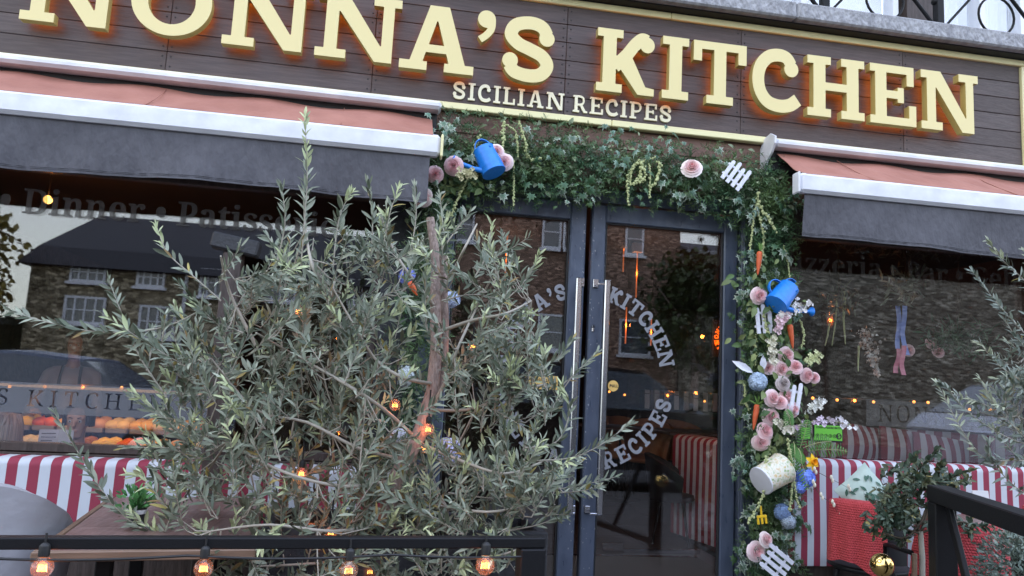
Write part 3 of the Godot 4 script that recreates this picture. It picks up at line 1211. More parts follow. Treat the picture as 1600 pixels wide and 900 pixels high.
func frame(b: Buf, x0: float, x1: float, y0: float, y1: float, t: float, z0: float, z1: float) -> void:
	b.box(Vector3(x0, y0, z0), Vector3(x0 + t, y1, z1), 0.004)
	b.box(Vector3(x1 - t, y0, z0), Vector3(x1, y1, z1), 0.004)
	b.box(Vector3(x0 + t, y0, z0), Vector3(x1 - t, y0 + t, z1), 0.004)
	b.box(Vector3(x0 + t, y1 - t, z0), Vector3(x1 - t, y1, z1), 0.004)


# a strip of frosting with the letters left clear
func frosted_band(b: Buf, txt: String, x0: float, x1: float, y0: float, y1: float, cap: float, t: Transform3D, space: float, anchor: float, nth: int) -> void:
	var shapes := []
	var x := anchor
	for k in txt.length():
		var g := glyph(txt[k], false)
		shapes.append(g)
		if k < nth:
			x -= g[1] * cap + space
	var yb := (y0 + y1 - cap) / 2.0
	if x > x0:
		b.push([[rect(x0, y0, x - 0.001, y1)], []], 0, 0.001, t)
	for k in txt.length():
		var a: float = shapes[k][1] * cap + space
		var cell0 := x
		var cell1: float = minf(x + a, x1)
		var sh := scaled(shapes[k][0], cap, cap, x + space / 2, yb)
		x += a
		if cell1 <= x0 or cell0 >= x1:
			continue
		var bits := [rect(maxf(cell0, x0), y0, cell1, y1)]
		if sh[0].size() > 0:
			var lo := 1e9
			var hi := -1e9
			for p in sh[0][0]:
				lo = minf(lo, p.x)
				hi = maxf(hi, p.x)
			var mid := (lo + hi) / 2
			var out := []
			if mid > cell0 and mid < cell1 and cell0 >= x0:
				for side in [rect(cell0, y0, mid, y1), rect(mid, y0, cell1, y1)]:
					var cur := [side]
					for o in sh[0]:
						var nx := []
						for c in cur:
							nx.append_array(Geometry2D.clip_polygons(c, o))
						cur = nx
					out.append_array(cur)
				for hl in sh[1]:
					out.append(ccw(hl))
				bits = out
		for q in bits:
			if area(q) > 0:
				b.push([[q], []], 0, 0.001, t)
	if x < x1:
		b.push([[rect(x, y0, x1, y1)], []], 0, 0.001, t)


func rating(h: Node3D, px0: float, px1: float, py0: float, py1: float) -> void:
	var a := seen(px0, py1, 0.06)
	var c := seen(px1, py0, 0.06)
	var b := Buf.new()
	b.box(Vector3(a.x, a.y, 0.05), Vector3(c.x, c.y, 0.06), 0.002)
	part(b, "plate", M.black, h)
	var x0 := a.x + 0.007
	var x1 := c.x - 0.007
	b = Buf.new()
	b.box(Vector3(x0, a.y + 0.012, 0.0605), Vector3(x1, c.y - 0.008, 0.062))
	part(b, "panel", M.green_sticker, h)
	if px1 - px0 < 30:
		return
	write("FOOD HYGIENE RATING", Vector3(x0 + 0.012, c.y - 0.03, 0.0622), 0.014, 0.0008, M.print_black, h, true, "Droid Sans", 0.9)
	var n := 6
	for k in n:
		var cx := lerpf(x0 + 0.02, x1 - 0.025, k / 5.0)
		var r := 0.021 if k == 5 else 0.0125
		b = Buf.new()
		if k == 5:
			b.push([[oval(cx, a.y + 0.042, r, r)], []], 0.0622, 0.0632)
			part(b, "circle", M.print_black, h)
			write("5", Vector3(cx - 0.008, a.y + 0.03, 0.0633), 0.026, 0.0008, M.green_sticker, h, true, "Droid Sans")
		else:
			var inner := oval(cx, a.y + 0.042, r * 0.78, r * 0.78)
			inner.reverse()
			b.push([[oval(cx, a.y + 0.042, r, r)], [inner]], 0.0622, 0.0632)
			part(b, "circle", M.print_black, h)
			write(str(k), Vector3(cx - 0.004, a.y + 0.036, 0.0622), 0.012, 0.0008, M.print_black, h, true, "Droid Sans")


func door(t: Node3D, x0: float, x1: float, side: int) -> void:
	var st := 0.096 if side > 0 else 0.108
	var st2 := 0.1
	var b := Buf.new()
	var y1 := 2.675
	var xa := x0 + (st if side > 0 else st2)
	var xb := x1 - (st2 if side > 0 else st)
	b.box(Vector3(x0, 0.015, -0.07), Vector3(xa, y1, 0.0), 0.008)
	b.box(Vector3(xb, 0.015, -0.07), Vector3(x1, y1, 0.0), 0.008)
	b.box(Vector3(xa, y1 - 0.12, -0.07), Vector3(xb, y1, -0.002), 0.006)
	b.box(Vector3(xa, 0.015, -0.07), Vector3(xb, 0.17, -0.002), 0.006)
	var d := part(b, "door", M.door_grey, t, ("right" if side > 0 else "left") + " grey glazed door leaf with long steel pull handle")
	b = Buf.new()
	pane(b, xa + 0.001, xb - 0.001, 0.171, y1 - 0.121, -0.03)
	part(b, "pane", M.glass, d)
	# chipped paint along the meeting edge
	b = Buf.new()
	var r2 := RandomNumberGenerator.new()
	r2.seed = 40 + side
	for k in 70:
		var cx := (x0 + 0.004 + absf(r2.randfn()) * 0.012) if side > 0 else (x1 - 0.004 - absf(r2.randfn()) * 0.01)
		if k % 3 == 0:
			cx = r2.randf_range(x0 + 0.01, x0 + 0.11) if side > 0 else r2.randf_range(x1 - 0.1, x1 - 0.01)
		var cy := r2.randf_range(0.3, 2.62)
		var pts := []
		var sz := r2.randf_range(0.0015, 0.0042)
		for j in 5:
			var a := TAU * j / 5.0
			pts.append(Vector3(cx + cos(a) * sz * r2.randf_range(0.5, 1.0), cy + sin(a) * sz * r2.randf_range(0.6, 2.2), 0.0006))
		b.face(pts)
	part(b, "paint_chips", M.concrete, d).set_meta("kind", "stuff")
	# rubber gasket round the pane
	b = Buf.new()
	frame(b, xa + 0.001, xb - 0.001, 0.171, y1 - 0.121, 0.012, -0.029, -0.012)
	part(b, "gasket", M.black, d)
	# long bow handles, outside and inside
	for out in [1, -1]:
		b = Buf.new()
		var hx := (x0 + 0.098) if side > 0 else (x1 - 0.054)
		var fx := (x0 + 0.036) if side > 0 else (x1 - 0.02)
		var zz := 0.075 if out > 0 else -0.145
		var zf := 0.002 if out > 0 else -0.072
		b.box(Vector3(hx - 0.019, 0.66, zz - 0.012), Vector3(hx + 0.019, 2.155, zz + 0.012), 0.006)
		for y in [0.66, 2.118]:
			b.box(Vector3(minf(hx, fx), y, zz - 0.006), Vector3(maxf(hx, fx), y + 0.012, zz + 0.004), 0.002)
			b.box(Vector3(fx - 0.018, y - 0.012 if y > 1 else y, minf(zf, zz)), Vector3(fx + 0.018, y + 0.045, maxf(zf, zz) - 0.06 * (1 if out > 0 else 0)), 0.003)
		part(b, "handle", M.steel, d)
	b = Buf.new()
	for q in ([[x0 + 0.03, 1.85], [x0 + 0.05, 0.78]] if side > 0 else [[x1 - 0.05, 1.2]]):
		b.lathe([[0.011, 0], [0.011, 0.012], [0.006, 0.016]], 12, Transform3D(Basis(Vector3(1, 0, 0), PI / 2), Vector3(q[0], q[1], 0.0)))
		b.box(Vector3(q[0] - 0.007, q[1] - 0.035, 0.0), Vector3(q[0] + 0.007, q[1] - 0.008, 0.008), 0.003)
	part(b, "lock", M.steel, d)
	# ring of lettering on the glass
	var ring := [["NONNA'S", 180.0, 106.0, true], ["SICILIAN", 183.0, 258.0, false]] if side < 0 else [["KITCHEN", 75.0, 9.0, true], ["RECIPES", -76.0, -14.0, false]]
	for r in ring:
		var txt: String = r[0]
		for k in txt.length():
			var ch := txt[k]
			var g := slab(ch)
			var before: float = g[1] / 2
			var whole := 0.0
			for e in txt.length():
				var wd: float = slab(txt[e])[1] + 0.2
				whole += wd
				if e < k:
					before += wd
			var a := deg_to_rad(lerpf(r[1], r[2], before / (whole - 0.2)))
			var cap := 0.108
			var q := Buf.new()
			q.push(scaled(g[0], cap * 0.82, cap, -g[1] * cap * 0.41, -cap / 2), 0, 0.002)
			var rot := a - PI / 2 if r[3] else a + PI / 2
			q.move(0, Transform3D(Basis(Vector3(0, 0, 1), rot), Vector3(1.262 + cos(a) * 0.565, 1.53 + sin(a) * 0.565, -0.0295)))
			part(q, "letter", M.door_letter, d)
	# yellow notices
	if side > 0:
		var ctr := seen(958, 603, -0.028)
		b = Buf.new()
		b.push([[oval(ctr.x, ctr.y, 0.036, 0.036)], []], -0.0285, -0.0265)
		part(b, "notice", M.sticker_yellow, d)
		write("PULL", ctr + Vector3(-0.026, -0.009, 0.0022), 0.019, 0.001, M.print_black, d, true, "Droid Sans", 0.95)
	else:
		var p0 := seen(825, 607, -0.028)
		var p1 := seen(872, 588, -0.028)
		b = Buf.new()
		b.box(Vector3(p0.x, p0.y, -0.0285), Vector3(p1.x, p1.y, -0.0265), 0.001)
		part(b, "notice", M.sticker_yellow, d)
		write("PLEASE USE", Vector3(p0.x + 0.012, p0.y + 0.047, -0.0263), 0.021, 0.001, M.print_black, d, true, "Droid Sans", 0.78)
		write("OTHER DOOR", Vector3(p0.x + 0.012, p0.y + 0.012, -0.0263), 0.021, 0.001, M.print_black, d, true, "Droid Sans", 0.74)
		b = Buf.new()
		var ax := p1.x - 0.055
		var ay := (p0.y + p1.y) / 2
		b.push([[poly([ax, ay - 0.012, ax + 0.024, ay - 0.012, ax + 0.024, ay - 0.028, ax + 0.05, ay, ax + 0.024, ay + 0.028, ax + 0.024, ay + 0.012, ax, ay + 0.012])], []], -0.0263, -0.0253)
		part(b, "arrow", M.print_black, d)


# ------------------------------------------------------------------ inside the restaurant, seen through the glass
func stripe_panel(b: Buf, path: Array, y0: float, y1: float, depth: float, period: float, red: Color, pale: Color, rad := 0.06, start := 0) -> void:
	# upholstery with woven stripes: a bent path on the floor plan, a rounded top running back by depth
	var pts := []
	for k in path.size() - 1:
		var n: int = maxi(1, int(round(path[k].distance_to(path[k + 1]) / (period / 2))))
		for j in n:
			pts.append(path[k].lerp(path[k + 1], float(j) / n))
	pts.append(path[-1])
	for k in pts.size() - 1:
		b.col = red if (k + start) % 2 == 0 else pale
		var d: Vector3 = (pts[k + 1] - pts[k]).normalized()
		var d0: Vector3 = (pts[k] - pts[maxi(k - 1, 0)]).normalized() if k > 0 else d
		var d1: Vector3 = (pts[mini(k + 2, pts.size() - 1)] - pts[k + 1]).normalized() if k < pts.size() - 2 else d
		var n0 := (d0 + d).normalized().cross(Vector3.UP)
		var n1 := (d1 + d).normalized().cross(Vector3.UP)
		var prof := [[0.0, y0]]
		for j in 4:
			prof.append([0.004 * sin((j + 1) * 1.3), lerpf(y0, y1 - rad, (j + 1) / 4.0)])
		for j in 5:
			var a := PI / 2 * (j + 1) / 5.0
			prof.append([-rad + rad * cos(a), y1 - rad + rad * sin(a)])
		prof.append([-depth, y1])
		var base := b.v.size()
		for q in prof:
			b.vert(Vector3(pts[k].x, q[1], pts[k].z) - n0 * -q[0])
			b.vert(Vector3(pts[k + 1].x, q[1], pts[k + 1].z) - n1 * -q[0])
		for j in prof.size() - 1:
			var a := base + j * 2
			b.idx.append_array([a, a + 1, a + 3, a, a + 3, a + 2])


func tub_chair(at: Vector3, turn: float, m: Material, label: String, big := 1.0) -> void:
	var t := thing("tub_chair", label, "chair", at, "tub chairs inside", true, turn)
	t.scale = Vector3.ONE * big
	var b := Buf.new()
	var g := []
	for i in 9:
		var r := []
		for j in 13:
			var a := lerpf(-2.0, 2.0, j / 12.0)
			var u := i / 8.0
			var top := 0.84 - 0.2 * pow(absf(a) / 2.0, 2.0)
			r.append(Vector3(sin(a) * (0.21 + 0.05 * u), lerpf(0.42, top, u), -cos(a) * (0.2 + 0.06 * u)))
		g.append(r)
	b.sheet(g, 0.035)
	part(b, "backrest", m, t)
	b = Buf.new()
	b.lathe([[0.001, 0.4], [0.2, 0.4], [0.225, 0.425], [0.215, 0.46], [0.001, 0.475]], 18)
	part(b, "seat", m, t)
	for k in 4:
		var a := PI / 4 + k * PI / 2
		b = Buf.new()
		b.tube([Vector3(cos(a) * 0.15, 0.4, sin(a) * 0.15), Vector3(cos(a) * 0.24, 0, sin(a) * 0.24)], 0.015, 0.01, 6)
		part(b, "leg", M.black, t)


func interior() -> void:
	var b := Buf.new()
	b.box(Vector3(-4.4, -0.15, -7.6), Vector3(5.8, -0.012, -0.13))
	var fl := setting(b, "floor", M.black)
	var tile := Buf.new()
	tile.box(Vector3(-0.297, -0.01, -0.297), Vector3(0.297, 0.0, 0.297), 0.003)
	var tm := tile.mesh()
	for i in 9:
		for j in 12:
			piece(tm, "tile", M.floor_tile, fl, Transform3D(Basis(), Vector3(-0.2 + i * 0.6, 0, -0.55 - j * 0.6)))
	b = Buf.new()
	b.box(Vector3(-4.4, 2.9, -7.6), Vector3(5.8, 3.1, -0.31))
	setting(b, "ceiling", M.interior_ceiling)
	b = Buf.new()
	b.box(Vector3(-4.4, -0.15, -7.75), Vector3(5.8, 3.1, -7.6))
	setting(b, "back_wall", M.interior_wall)
	b = Buf.new()
	b.box(Vector3(-4.6, -0.15, -7.75), Vector3(-4.41, 3.1, 0.0))
	setting(b, "side_wall", M.interior_wall)
	b = Buf.new()
	b.box(Vector3(5.81, -0.15, -7.75), Vector3(6.0, 3.1, 0.0))
	setting(b, "side_wall", M.interior_wall)
	var t := thing("door_mat", "grey brown coir mat set in the floor just inside the doors", "mat", Vector3(1.4, 0, -0.9))
	b = Buf.new()
	b.box(Vector3(0.3, 0.002, -1.72), Vector3(2.8, 0.012, -0.16), 0.004)
	part(b, "pile", M.door_mat, t)
	b = Buf.new()
	b.box(Vector3(0.3, 0.002, -1.77), Vector3(2.8, 0.014, -1.722), 0.003)
	part(b, "trim", M.steel, t)
	# inner glass screen with its floor patch
	t = thing("glass_screen", "frameless inner glass screen with steel floor patch behind the right door", "screen", Vector3(2.1, 0, -1.9))
	b = Buf.new()
	b.box(Vector3(2.17, 0.03, -1.906), Vector3(3.0, 2.7, -1.9))
	part(b, "pane", M.glass, t)
	b = Buf.new()
	b.box(Vector3(1.98, 0.015, -1.92), Vector3(2.17, 0.085, -1.89), 0.004)
	b.box(Vector3(2.175, 0.0, -1.92), Vector3(2.9, 0.04, -1.89), 0.004)
	part(b, "patch_fitting", M.steel, t)
	# gelato counter
	var p := seen(150, 712, -2.3)
	t = thing("gelato_counter", "gelato display with trays of orange, red and cream ice cream behind the left window", "counter", Vector3(p.x, 0, -2.6))
	var x0 := seen(-30, 700, -2.3).x
	var x1 := seen(330, 700, -2.3).x
	b = Buf.new()
	b.box(Vector3(x0, 0.0, -3.1), Vector3(x1, p.y, -2.25), 0.02)
	part(b, "body", M.black, t)
	b = Buf.new()
	b.box(Vector3(x0, p.y + 0.003, -2.33), Vector3(x1, p.y + 0.06, -2.26), 0.01)
	part(b, "rail", M.tray_steel, t)
	var cols := [lin(0.75, 0.45, 0.12), lin(0.7, 0.6, 0.4), lin(0.8, 0.5, 0.15), lin(0.3, 0.1, 0.05), lin(0.85, 0.55, 0.1), lin(0.75, 0.12, 0.04), lin(0.85, 0.5, 0.2), lin(0.6, 0.35, 0.25), lin(0.8, 0.6, 0.3)]
	for row in 2:
		for k in 9:
			var xa := lerpf(x0, x1, k / 9.0) + 0.01
			var xb := lerpf(x0, x1, (k + 1) / 9.0) - 0.01
			var za := -2.36 - row * 0.3
			var ya := p.y + 0.05 + row * 0.16
			b = Buf.new()
			b.box(Vector3(xa, ya - 0.05, za - 0.27), Vector3(xb, ya, za), 0.008)
			var tr := part(b, "tray", M.tray_steel, t)
			b = Buf.new()
			b.col = cols[(k + row * 4) % 9].srgb_to_linear()
			for j in 4:
				b.ball(Vector3(lerpf(xa, xb, 0.25 + 0.5 * (j % 2)), ya + 0.02, za - 0.07 - 0.13 * int(j / 2.0)), 0.075, 10, 5, Vector3(1, 0.7 + 0.1 * j, 1))
			part(b, "ice_cream", M.paint, tr)
	b = Buf.new()
	b.box(Vector3(x0, p.y + 0.55, -2.5), Vector3(x1, p.y + 0.575, -2.46))
	part(b, "strip_light", M.counter_light, t)
	var al := AreaLight3D.new()
	al.name = "strip_light_glow"
	al.area_size = Vector2(x1 - x0, 0.05)
	al.light_color = Color(1.0, 0.75, 0.45)
	al.light_energy = 0.5
	al.area_range = 10.0
	al.shadow_enabled = true
	t.add_child(al)
	al.position = Vector3((x0 + x1) / 2, p.y + 0.54, -2.48) - t.position
	al.rotation.x = -PI / 2
	# striped sofa end inside the door
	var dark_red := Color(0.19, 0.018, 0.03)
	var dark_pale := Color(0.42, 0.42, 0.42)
	t = thing("striped_sofa", "red and white striped sofa back standing just inside the right door", "sofa", Vector3(3.1, 0, -2))
	b = Buf.new()
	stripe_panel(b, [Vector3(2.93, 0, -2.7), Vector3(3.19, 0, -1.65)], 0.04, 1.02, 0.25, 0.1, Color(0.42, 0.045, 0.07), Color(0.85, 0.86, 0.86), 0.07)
	part(b, "upholstery", M.stripes, t)
	b = Buf.new()
	b.box(Vector3(3.0, 0, -2.66), Vector3(3.3, 0.039, -1.7))
	part(b, "plinth", M.black, t)
	# booth behind the right window
	t = thing("striped_booth", "curved red and grey striped booth sofa behind the right window", "sofa", Vector3(3.7, 0, -1.3))
	b = Buf.new()
	var path := []
	for q in [[1236, 676, -1.3], [1290, 664, -1.5], [1350, 662, -1.55], [1420, 672, -1.45], [1500, 692, -1.2], [1600, 730, -0.85]]:
		var w := seen(q[0], q[1], q[2])
		path.append(Vector3(w.x, 0, w.z))
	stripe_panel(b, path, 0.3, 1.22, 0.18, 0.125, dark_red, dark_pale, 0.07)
	part(b, "backrest", M.stripes, t)
	for q in [[1290, 700, -1.1, 0.0], [1345, 697, -1.05, 0.2], [1415, 705, -1.0, -0.1], [1470, 715, -0.85, -0.2]]:
		var ctr := seen(q[0], q[1], q[2])
		var c := thing("striped_cushion", "plump striped scatter cushion leaning in the booth, " + ["leftmost of four", "second from the rating sign", "third, largest in view", "rightmost of four"][int(taken.get(str(get_instance_id()) + "striped_cushion", 0))], "cushion", ctr, "striped cushions in the booth", true, q[3])
		b = Buf.new()
		for k in 10:
			b.col = dark_red if k % 2 == 0 else dark_pale
			var g := []
			for s in [1.0, -1.0]:
				var base := b.v.size()
				for i in 2:
					for j in 7:
						var u := lerpf(-1, 1, (k + i) / 10.0)
						var vv := lerpf(-1, 1, j / 6.0)
						b.vert(Vector3(u * 0.22, vv * 0.17 - u * 0.03, s * (0.075 * (1 - u * u) * (1 - vv * vv) + 0.012)))
				for j in 6:
					var a := base + j
					if s > 0:
						b.idx.append_array([a, a + 7, a + 8, a, a + 8, a + 1])
					else:
						b.idx.append_array([a, a + 8, a + 7, a, a + 1, a + 8])
		part(b, "cover", M.stripes, c)
	# far striped bench
	t = thing("striped_bench", "black and white striped bench back far inside, seen through the right door", "bench", Vector3(4, 0, -5.6))
	b = Buf.new()
	var q0 := seen(1000, 608, -5.6)
	var q1 := seen(1136, 622, -5.6)
	stripe_panel(b, [Vector3(q0.x, 0, -5.6), Vector3(q1.x, 0, -5.6)], q0.y - 0.27, q0.y, 0.1, 0.15, Color(0.02, 0.02, 0.025), Color(0.9, 0.92, 0.95), 0.02)
	part(b, "backrest", M.stripes, t)
	b = Buf.new()
	b.box(Vector3(q0.x, 0, -5.98), Vector3(q1.x, q0.y - 0.28, -5.6), 0.02)
	part(b, "base", M.black, t)
	# tables and chairs further in
	var tabs := [[972, 658, -5.0], [1085, 652, -4.6]]
	for k in 2:
		var a := seen(tabs[k][0], tabs[k][1], tabs[k][2])
		t = thing("bistro_table", ["dark bistro table between the tan chairs inside", "dark bistro table behind the striped sofa inside"][k], "table", Vector3(a.x, 0, a.z), "", true)
		t.scale = Vector3.ONE * 1.28
		b = Buf.new()
		b.box(Vector3(-0.4, 0.72, -0.35), Vector3(0.4, 0.75, 0.35), 0.008)
		part(b, "tabletop", M.table_wood, t)
		b = Buf.new()
		b.tube([Vector3(0, 0.015, 0), Vector3(0, 0.72, 0)], 0.03, 0.03, 8)
		part(b, "pedestal", M.black, t)
		b = Buf.new()
		b.lathe([[0.22, 0.0], [0.22, 0.012], [0.05, 0.02]], 16)
		part(b, "base", M.black, t)
	for q in [[958, 665, -5.6, 0.6, "tan tub chair behind the yellow pull notice"], [985, 680, -5.2, 0.3, "tan tub chair second from the pull notice, turned away"], [1010, 690, -4.9, -0.5, "tan tub chair nearest the lettering on the right door"], [1062, 700, -5.4, 2.4, "tan tub chair beside the far bistro table, facing the street"]]:
		var a := seen(q[0], q[1], q[2])
		tub_chair(Vector3(a.x, 0, a.z), q[3], M.tan_shell if q[4].begins_with("tan") else M.awning_red, q[4], 1.28)
	var dc := seen(1050, 750, -2.4)
	tub_chair(Vector3(dc.x, 0, dc.z), 1.2, M.black_seat, "black tub chair beside the striped sofa inside")
	# hanging copper lamps
	for q in [[795, 330, 470, -2.4], [976, 350, 425, -2.6], [996, 390, 465, -2.2], [979, 480, 537, -2.0], [1018, 498, 540, -2.8]]:
		var a := seen(q[0], q[1], q[3])
		var c := seen(q[0], q[2], q[3])
		var n: int = taken.get(str(get_instance_id()) + "pendant_lamp", 0)
		t = thing("pendant_lamp", "slim copper tube lamp hanging inside, " + ["alone in the left door", "nearest the door gap", "with square holder at its top", "lowest of the tubes", "between the letters on the right door"][n], "lamp", a, "copper tube lamps")
		b = Buf.new()
		b.tube([Vector3(a.x, c.y, a.z), Vector3(a.x, a.y, a.z)], 0.007, 0.007, 8)
		part(b, "tube", M.copper_glow, t)
		b = Buf.new()
		b.tube([Vector3(a.x, a.y, a.z), Vector3(a.x, 2.9, a.z)], 0.004, 0.004, 5)
		part(b, "cord", M.black, t)
		if n == 2:
			b = Buf.new()
			b.box(a + Vector3(-0.05, -0.03, -0.03), a + Vector3(0.05, 0.07, 0.03), 0.006)
			part(b, "holder", M.white_metal, t)
		lamp(Vector3(a.x, (a.y + c.y) / 2, a.z + 0.03), 0.04, t, Color(1.0, 0.6, 0.32))
	# neon ring of words
	var nc := seen(1141, 530, -3.2)
	t = thing("neon_sign", "round orange neon sign with words in a ring, half hidden by the door stile", "neon sign", nc, "", false)
	for r in [["NONNA'S", 195.0, 70.0, true], ["KITCHEN", 200.0, 300.0, false]]:
		var txt: String = r[0]
		for k in txt.length():
			var a := deg_to_rad(lerpf(r[1], r[2], float(k) / (txt.length() - 1)))
			var g := slab(txt[k])
			b = Buf.new()
			b.push(scaled(g[0], 0.04, 0.05, -g[1] * 0.02, -0.025), 0, 0.01)
			b.move(0, Transform3D(Basis(Vector3(0, 0, 1), a - PI / 2 if r[3] else a + PI / 2), nc + Vector3(cos(a), sin(a), 0) * 0.17))
			part(b, "letter", M.neon, t)
	b = Buf.new()
	b.box(nc + Vector3(-0.22, -0.22, -0.03), nc + Vector3(0.22, 0.22, -0.01), 0.005)
	part(b, "backboard", M.black, t)
	lamp(nc + Vector3(-0.1, 0, 0.12), 0.04, t, Color(1.0, 0.42, 0.1))
	# little lights on wires
	lights_on_wire("string of tiny amber lights across the left shop window", [[15, 604], [70, 604], [130, 605], [190, 606], [248, 606], [305, 610]], -0.45)
	lights_on_wire("string of tiny amber lights across the right shop window", [[1270, 622], [1308, 625], [1335, 626], [1365, 628], [1428, 628], [1450, 629], [1515, 640], [1547, 640], [1582, 645]], -0.45)
	lights_on_wire("three tiny amber lights strung behind the right door", [[952, 612], [976, 617], [1043, 618], [1101, 627]], -2.0)
	hanging_decor()
	diners()


func lights_on_wire(label: String, pts: Array, z: float) -> void:
	var a := seen(pts[0][0], pts[0][1], z)
	var t := thing("string_lights", label, "string lights", a)
	var b := Buf.new()
	var line := []
	for q in pts:
		line.append(seen(q[0], q[1], z) + Vector3(0, 0.015, 0))
	b.tube(line, 0.003, 0.003, 4)
	part(b, "wire", M.black, t)
	for q in pts:
		b = Buf.new()
		b.ball(seen(q[0], q[1], z), 0.011, 8, 6)
		part(b, "bulb", M.tiny_glow, t)
	lamp(seen(pts[2][0], pts[2][1], z) + Vector3(0, 0, 0.03), 0.03, t)


func hanging_decor() -> void:
	var z := -0.4
	var b: Buf
	# ribbons
	for q in [["ribbon_blue", "pale blue satin ribbons hanging behind the right window", [[1402, 478], [1404, 515], [1403, 545]], [[1412, 478], [1411, 520], [1417, 555]]], ["ribbon_pink", "dusty pink ribbons hanging below the blue ones", [[1404, 545], [1402, 565], [1400, 583]], [[1411, 540], [1410, 565], [1411, 586]]]]:
		var t := thing("hanging_ribbon", q[1], "ribbon", seen(q[2][0][0], q[2][0][1], z))
		for s in 2:
			b = Buf.new()
			var g := []
			var line := []
			for e in q[2 + s]:
				line.append(seen(e[0], e[1], z + 0.02 * s))
			for i in 9:
				var u := i / 8.0 * 2.0
				var k: int = mini(int(u), 1)
				var p: Vector3 = line[k].lerp(line[k + 1], u - k)
				p.z += 0.012 * sin(u * 3.0 + s)
				g.append([p - Vector3(0.018, 0, 0), p, p + Vector3(0.018, 0, 0.004)])
			b.sheet(g, 0.002)
			part(b, "ribbon", M[q[0]], t)
	# white wisteria
	var t := thing("wisteria_spray", "hanging spray of cream wisteria blossom behind the right window", "flowers", seen(1355, 505, z))
	var xs := []
	var cs := []
	for k in 300:
		var u := rng.randf()
		var p := seen(lerpf(1348, 1372, u) + rng.randfn() * 9.0 * (1.1 - u), lerpf(512, 586, u), z + rng.randfn() * 0.03)
		xs.append(Transform3D(Basis.from_euler(Vector3(rng.randf() * TAU, rng.randf() * TAU, 0)).scaled(Vector3.ONE * rng.randf_range(0.8, 1.5)), p - t.position))
		cs.append(Color(0.55, 0.55, 0.5) * rng.randf_range(0.7, 1.1))
	mass("blossom", leaf_mesh(0.02, 0.018, 0.004), xs, cs, M.petal, t)
	# leaf bunches
	for q in [["sage green leafy bunch tied above the blue ribbons", 1415, 450, 26, 22, 200, Color(0.20, 0.25, 0.18)], ["dark green bamboo foliage hanging low behind the right window", 1500, 535, 50, 24, 420, Color(0.05, 0.11, 0.06)], ["wispy grey green foliage hanging beside the cream wisteria", 1310, 480, 40, 30, 120, Color(0.09, 0.11, 0.07)], ["loose leafy garland along the top of the right window", 1420, 390, 130, 14, 420, Color(0.06, 0.07, 0.05)]]:
		t = thing("hanging_foliage", q[0], "foliage", seen(q[1], q[2], z))
		xs = []
		cs = []
		for k in q[5]:
			var p := seen(q[1] + rng.randfn() * q[3] * 0.5, q[2] + rng.randfn() * q[4] * 0.55, z + rng.randfn() * 0.05)
			xs.append(Transform3D(Basis.from_euler(Vector3(rng.randfn() * 0.6 - 0.6, rng.randf() * TAU, rng.randfn() * 0.7)).scaled(Vector3.ONE * rng.randf_range(0.7, 1.4)), p - t.position))
			cs.append(q[6] * rng.randf_range(0.5, 1.6))
		mass("leaves", leaf_mesh(0.075, 0.016, 0.01), xs, cs, M.leaf, t)
		b = Buf.new()
		var top := seen(q[1], q[2] - 15, z)
		b.tube([seen(q[1], q[2], z), top, Vector3(top.x, 2.9, z)], 0.004, 0.004, 4)
		part(b, "stem", M.dark_twig, t)
	# trailing yellow-green strands
	for q in [[[1320, 455], [1318, 500], [1321, 538]], [[1308, 465], [1305, 505], [1300, 540]], [[1296, 505], [1293, 525], [1289, 540]], [[1342, 540], [1341, 565], [1341, 580]]]:
		var n: int = taken.get(str(get_instance_id()) + "hanging_strand", 0)
		t = thing("hanging_strand", "pale green strand hanging behind the right window, " + ["broadest and brightest", "second, curling left at its tip", "short and nearest the watering can", "beside the wisteria"][n], "strand", seen(q[0][0], q[0][1], z), "pale strands behind the window")
		b = Buf.new()
		b.tube([seen(q[0][0], q[0][1], z), seen(q[1][0], q[1][1], z), seen(q[2][0], q[2][1], z)], 0.013 if n == 0 else 0.008, 0.004, 6)
		part(b, "catkin", M.strand, t)
	# pinkish roses inside
	for q in [[1455, 537, "pink rose behind the right window above the white car"], [1467, 549, "peach rose half under the pink one behind the window"], [1420, 547, "shaded rose beside the pink ribbon"]]:
		rose(seen(q[0], q[1], z), 0.042, q[2], Vector3(0, 0.1, 1), Color(0.6, 0.42, 0.42), "roses behind the right window")
	# green exit-like lantern glow reflected: an amber lantern hung inside
	var lp := seen(1297, 500, z - 0.3)
	t = thing("amber_lantern", "small amber glass lantern hanging beside the pale strands", "lantern", lp)
	b = Buf.new()
	b.lathe([[0.004, -0.06], [0.02, -0.045], [0.026, 0], [0.02, 0.045], [0.008, 0.06]], 10, Transform3D(Basis(), lp))
	part(b, "shade", M.bulb_glass, t)
	b = Buf.new()
	b.tube([lp + Vector3(0, 0.06, 0), Vector3(lp.x, 2.9, lp.z)], 0.003, 0.003, 4)
	part(b, "cord", M.black, t)
	lamp(lp + Vector3(0, 0, 0.05), 0.05, t)
	# the lit lantern up in the left window
	lp = seen(75, 312, -0.9)
	t = thing("ceiling_lantern", "warm ceiling lantern behind the word Dinner in the left window", "lantern", lp)
	b = Buf.new()
	b.ball(lp, 0.03, 10, 8)
	part(b, "bulb", M.filament, t)
	b = Buf.new()
	b.tube([lp + Vector3(0, 0.03, 0), Vector3(lp.x, 2.9, lp.z)], 0.006, 0.006, 6)
	part(b, "stem", M.black, t)
	lamp(lp, 0.35, t)


